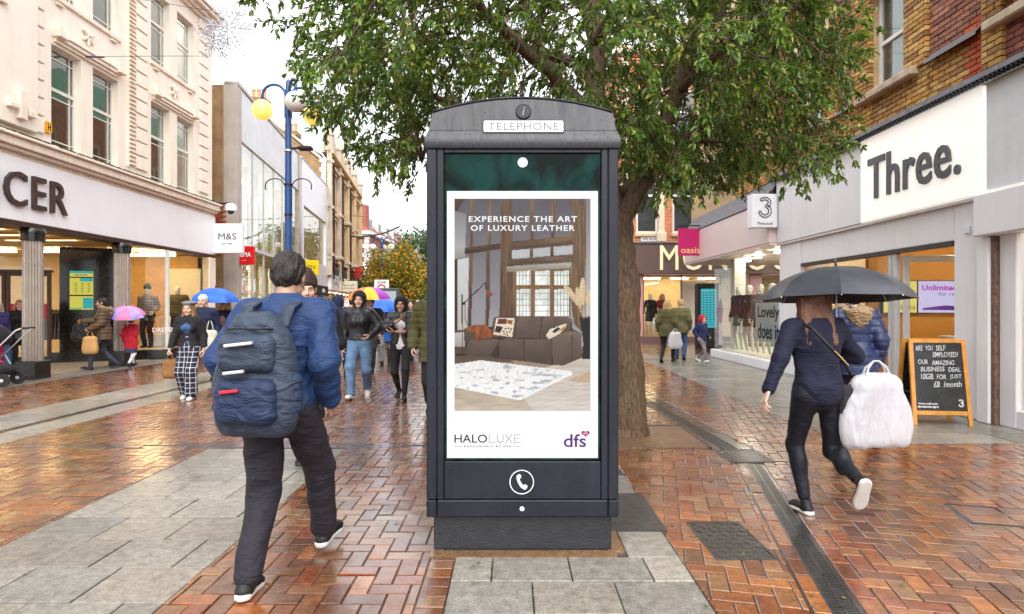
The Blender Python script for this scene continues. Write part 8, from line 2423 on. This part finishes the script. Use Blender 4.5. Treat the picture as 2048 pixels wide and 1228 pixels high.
# zone sign and advertising panel
zs = thing('traffic_sign', 'white zone sign with a red ring, far down the street', 'sign', (-7.6, 35, 0))
m = MB(); m.tube([(0, 0, 0), (0, 0, 3.0)], .04, 8); m.build('pole', M_ALU, zs)
m = MB(); m.bbox(-.42, .42, -.05, -.02, 2.25, 3.0, .01); m.build('plate', SIGNW, zs)
m = MB(); m.tube([(.22 * math.cos(a), -.06, 2.5 + .22 * math.sin(a)) for a in np.linspace(0, 2 * PI, 25)[:-1]], .04, 6, closed=True); m.build('red_ring', M_RED, zs)
text_fit('ZONE', .5, facing((0, -.055, 2.86)), ext=.004, height=.15, bold=.02).build('lettering', M_INK, zs)
ap = thing('advertising_panel', 'freestanding advertising panel with a pale lit poster, far in the street', 'advertising panel', (-6.3, 29.5, 0))
m = MB(); m.bbox(-.75, .75, -.1, .1, .3, 2.35, .03); m.build('frame', mat('dark_green_grey', RGB(60, 66, 72), .4), ap)
m = MB(); m.box(-.62, .62, -.115, -.102, .5, 2.2); m.build('poster', screen_emit('pale_poster', .8 * SE, col=RGB(206, 222, 228)), ap)
m = MB(); m.box(-.3, .3, -.08, .08, 0, .3); m.build('foot', M_ALU, ap)
# chalkboard
ab = thing('chalkboard_sign', 'wooden A-board chalkboard reading Are you self employed, outside the phone shop', 'sign', (5.17, 7.2, 0), math.radians(-6))
M_PINE = mat('wet_pine', RGB(206, 142, 56), .4, var=.2, vs=12, coat=.3)
TL = math.atan2(.13, 1.0)
for back in (0, 1):
    Mb = Matrix.Translation((0, .42 if back else 0, 0)) @ Matrix.Rotation(TL if back else -TL, 4, 'X')
    # trapezoid frame: wider at the foot
    for s_ in (-1, 1):
        m = MB(M=Mb); m.add([(s_ * .335, -.012, 0), (s_ * .29, -.012, 0), (s_ * .275, -.012, 1.03), (s_ * .32, -.012, 1.03), (s_ * .335, .018, 0), (s_ * .29, .018, 0), (s_ * .275, .018, 1.03), (s_ * .32, .018, 1.03)],
                                  [(0, 1, 2, 3), (7, 6, 5, 4), (0, 4, 5, 1), (1, 5, 6, 2), (2, 6, 7, 3), (3, 7, 4, 0)] if s_ < 0 else [(3, 2, 1, 0), (4, 5, 6, 7), (1, 5, 4, 0), (2, 6, 5, 1), (3, 7, 6, 2), (0, 4, 7, 3)]); m.build('upright', M_PINE, ab)
    for (z0, z1) in ((.12, .17), (.99, 1.035)):
        m = MB(M=Mb); m.bbox(-.288, .288, -.01, .016, z0, z1, .004); m.build('rail', M_PINE, ab)
    m = MB(M=Mb); m.box(-.29, .29, .0, .008, .165, 1.0); bd_ = m.build('board', mat('chalkboard_black', (.018, .019, .022), .3, var=.35, vs=5, streak=.0), ab)
    if not back:
        M_CHK = mat('chalk', RGB(206, 208, 214), .9, var=.35, vs=60)
        def chalk(txt, x0, x1, z, h, name='chalk_word'):
            words = txt.split(' '); tot = len(txt); x = x0
            for w in words:
                ww = (x1 - x0) * len(w) / tot
                mm = text_fit(w, ww * .96, Mb @ Matrix.Translation((x + ww / 2, -.0015, z + random.uniform(-.006, .006))) @ Matrix.Rotation(PI / 2, 4, 'X') @ Matrix.Rotation(random.uniform(-.03, .05), 4, 'Z'), ext=.0008, height=h * random.uniform(.95, 1.05), bold=.004, shear=.12)
                mm.build(name, M_CHK, bd_, world=False); x += (x1 - x0) * (len(w) + 1) / tot
        chalk('ARE YOU SELF', -.25, .10, .93, .06); chalk('EMPLOYED?', -.06, .24, .845, .06); chalk('OUR AMAZING', -.23, .19, .755, .056); chalk('BUSINESS DEAL', -.21, .25, .67, .054)
        chalk('10GB FOR JUST', -.21, .26, .58, .058); chalk('£8 /month', -.07, .25, .49, .07)
        for (a, b, z) in ((-.20, -.06, .552), (-.07, .0, .455)): m = MB(M=Mb); m.box(a, b, -.002, -.001, z, z + .005); m.build('chalk_underline', M_CHK, bd_)
        for (txt, ww, z, h) in (('When stuff sucks', .22, .255, .022), ('#makeitright', .24, .215, .03)):
            text_fit(txt, ww, Mb @ Matrix.Translation((-.15, -.0015, z)) @ Matrix.Rotation(PI / 2, 4, 'X'), ext=.0006, height=h, bold=.015).build('slogan', SIGNW, bd_)
        # the swirling figure on the board
        old = ab.matrix_basis.copy()
        three_logo(Mb @ Matrix.Translation((.22, -.002, .265)) @ Matrix.Rotation(PI / 2, 4, 'X'), .085, SIGNW, bd_, r=.0035)
        bpy.data.objects[bd_.children[-1].name].matrix_parent_inverse = Matrix.Identity(4)
m = MB(); m.tube([(-.3, .1, .38), (-.3, .33, .38)], .006, 5); m.build('stay', M_SEAM, ab)
# pram
pr_ = thing('pushchair', 'black and pink pushchair with teal trim at the left edge', 'pushchair', (-9.35, 10.75, 0), math.radians(-75))
M_PKF = cloth('pink_pram_cloth', (.55, .02, .14)); M_TEAL = cloth('teal_pram_cloth', (.02, .3, .33))
for (x, y) in ((-.26, .3), (.26, .3), (-.2, -.42), (.2, -.42)):
    Mw = Matrix.Translation((x, y, .12)) @ Matrix.Rotation(PI / 2, 4, 'Y'); m = MB(M=Mw); m.lathe([(.075, -.02), (.12, -.02), (.12, .02), (.075, .02)], 18); w_o = m.build('wheel', SOLB, pr_, smooth=30)
    m = MB(M=Mw); m.lathe([(.02, -.022), (.073, -.012), (.073, .012), (.02, .022)], 12); m.build('hub', M_ALU, w_o)
for s_ in (-1, 1):
    m = MB(); m.tube([(s_ * .2, -.42, .14), (s_ * .24, .05, .5), (s_ * .25, .5, 1.0), (s_ * .23, .58, 1.04)], .014, 7); m.build('frame_tube', M_ALU, pr_, smooth=True)
    m = MB(); m.tube([(s_ * .26, .3, .14), (s_ * .25, .1, .55), (s_ * .24, -.2, .62)], .014, 7); m.build('frame_tube', M_ALU, pr_, smooth=True)
m = MB(); m.tube([(-.23, .58, 1.04), (.23, .58, 1.04)], .018, 8); m.build('handle', SHB, pr_)
def sdf_obj(nm, fn, lo, hi, mt, parent, h=.014):
    Q = SDF(lo, hi, h); fn(Q); v, f = Q.mesh(); return link(bpy.data.objects.new(nm, np_mesh(nm, v, f, mt)), parent)
def seatf(Q):
    Q.cone((-.14, .16, .9), (.14, .16, .9), .06, .06, .03); Q.cone((0, .16, .9), (0, .0, .45), .19, .2, .05, flat=(0, 1, 0, .35)); Q.cone((0, 0, .42), (0, -.3, .42), .19, .18, .05, flat=(0, 0, 1, .35)); Q.cone((0, -.32, .4), (0, -.45, .2), .16, .14, .04, flat=(0, 1, 0, .3))
sdf_obj('seat', seatf, (-.3, -.6, .05), (.3, .4, 1.1), M_PKF, pr_)
def hoodf(Q):
    Q.ell((0, .02, .86), (.26, .3, .26), .02); Q.ell((0, -.06, .80), (.23, .3, .24), .02, 's'); Q.below(.74)
sdf_obj('hood', hoodf, (-.35, -.4, .6), (.35, .45, 1.25), BLK, pr_)
def apf(Q):
    Q.cone((-.1, -.3, .5), (.1, -.3, .5), .12, .12, .05); Q.cone((0, -.42, .3), (0, -.1, .55), .17, .18, .05, flat=(0, .6, .8, .4)); Q.folds(.006, (24, 24, 24), 3)
sdf_obj('apron', apf, (-.35, -.65, .05), (.35, .1, .8), M_TEAL, pr_)
def bsf(Q): Q.cone((-.15, .22, .28), (.15, .22, .28), .1, .1, .04); Q.folds(.005, (30, 30, 30), 4)
sdf_obj('basket', bsf, (-.35, 0, .1), (.35, .45, .5), BLK, pr_)
# litter and fallen leaves on the wet paving
for k, (x, y, lab) in enumerate(((-8.6, 8.3, 'white paper strip lying on the wet bricks at the left'), (-8.3, 9.6, 'small white paper scrap beyond the paper strip'))):
    m = MB(M=Matrix.Translation((x, y, .006)) @ Matrix.Rotation(.5 - k, 4, 'Z')); m.add([(-.28, -.02, 0), (.2, -.03, .004), (.24, .02, .008), (-.25, .025, .002)], [(0, 1, 2, 3)]); tag(m.build('paper_scrap', SIGNW), lab, 'litter')
NL = 170
P = np.stack([rng.uniform(-5, 5.5, NL), rng.uniform(2.6, 12, NL), rng.uniform(.006, .012, NL)], 1)
P[:80, 0] = rng.normal(1.4, .9, 80); P[:80, 1] = rng.uniform(2.7, 8, 80)
d_ = unit(NL); d_[:, 2] *= .08
v, f, c = leaves_mesh(P, d_, np.tile(np.array((0, 0, 1.)), (NL, 1)) + unit(NL) * .15, rng.uniform(.02, .05, NL), rng.uniform(.01, .022, NL), np.array([RGB(150, 120, 50), RGB(90, 110, 50), RGB(110, 80, 40)])[rng.integers(0, 3, NL)], .08, .03)
tag(link(bpy.data.objects.new('fallen_leaves', np_mesh('fallen_leaves', v, f, M_LEAF2, c, False))), 'small fallen leaves scattered on the wet paving', 'leaves', kind='stuff')
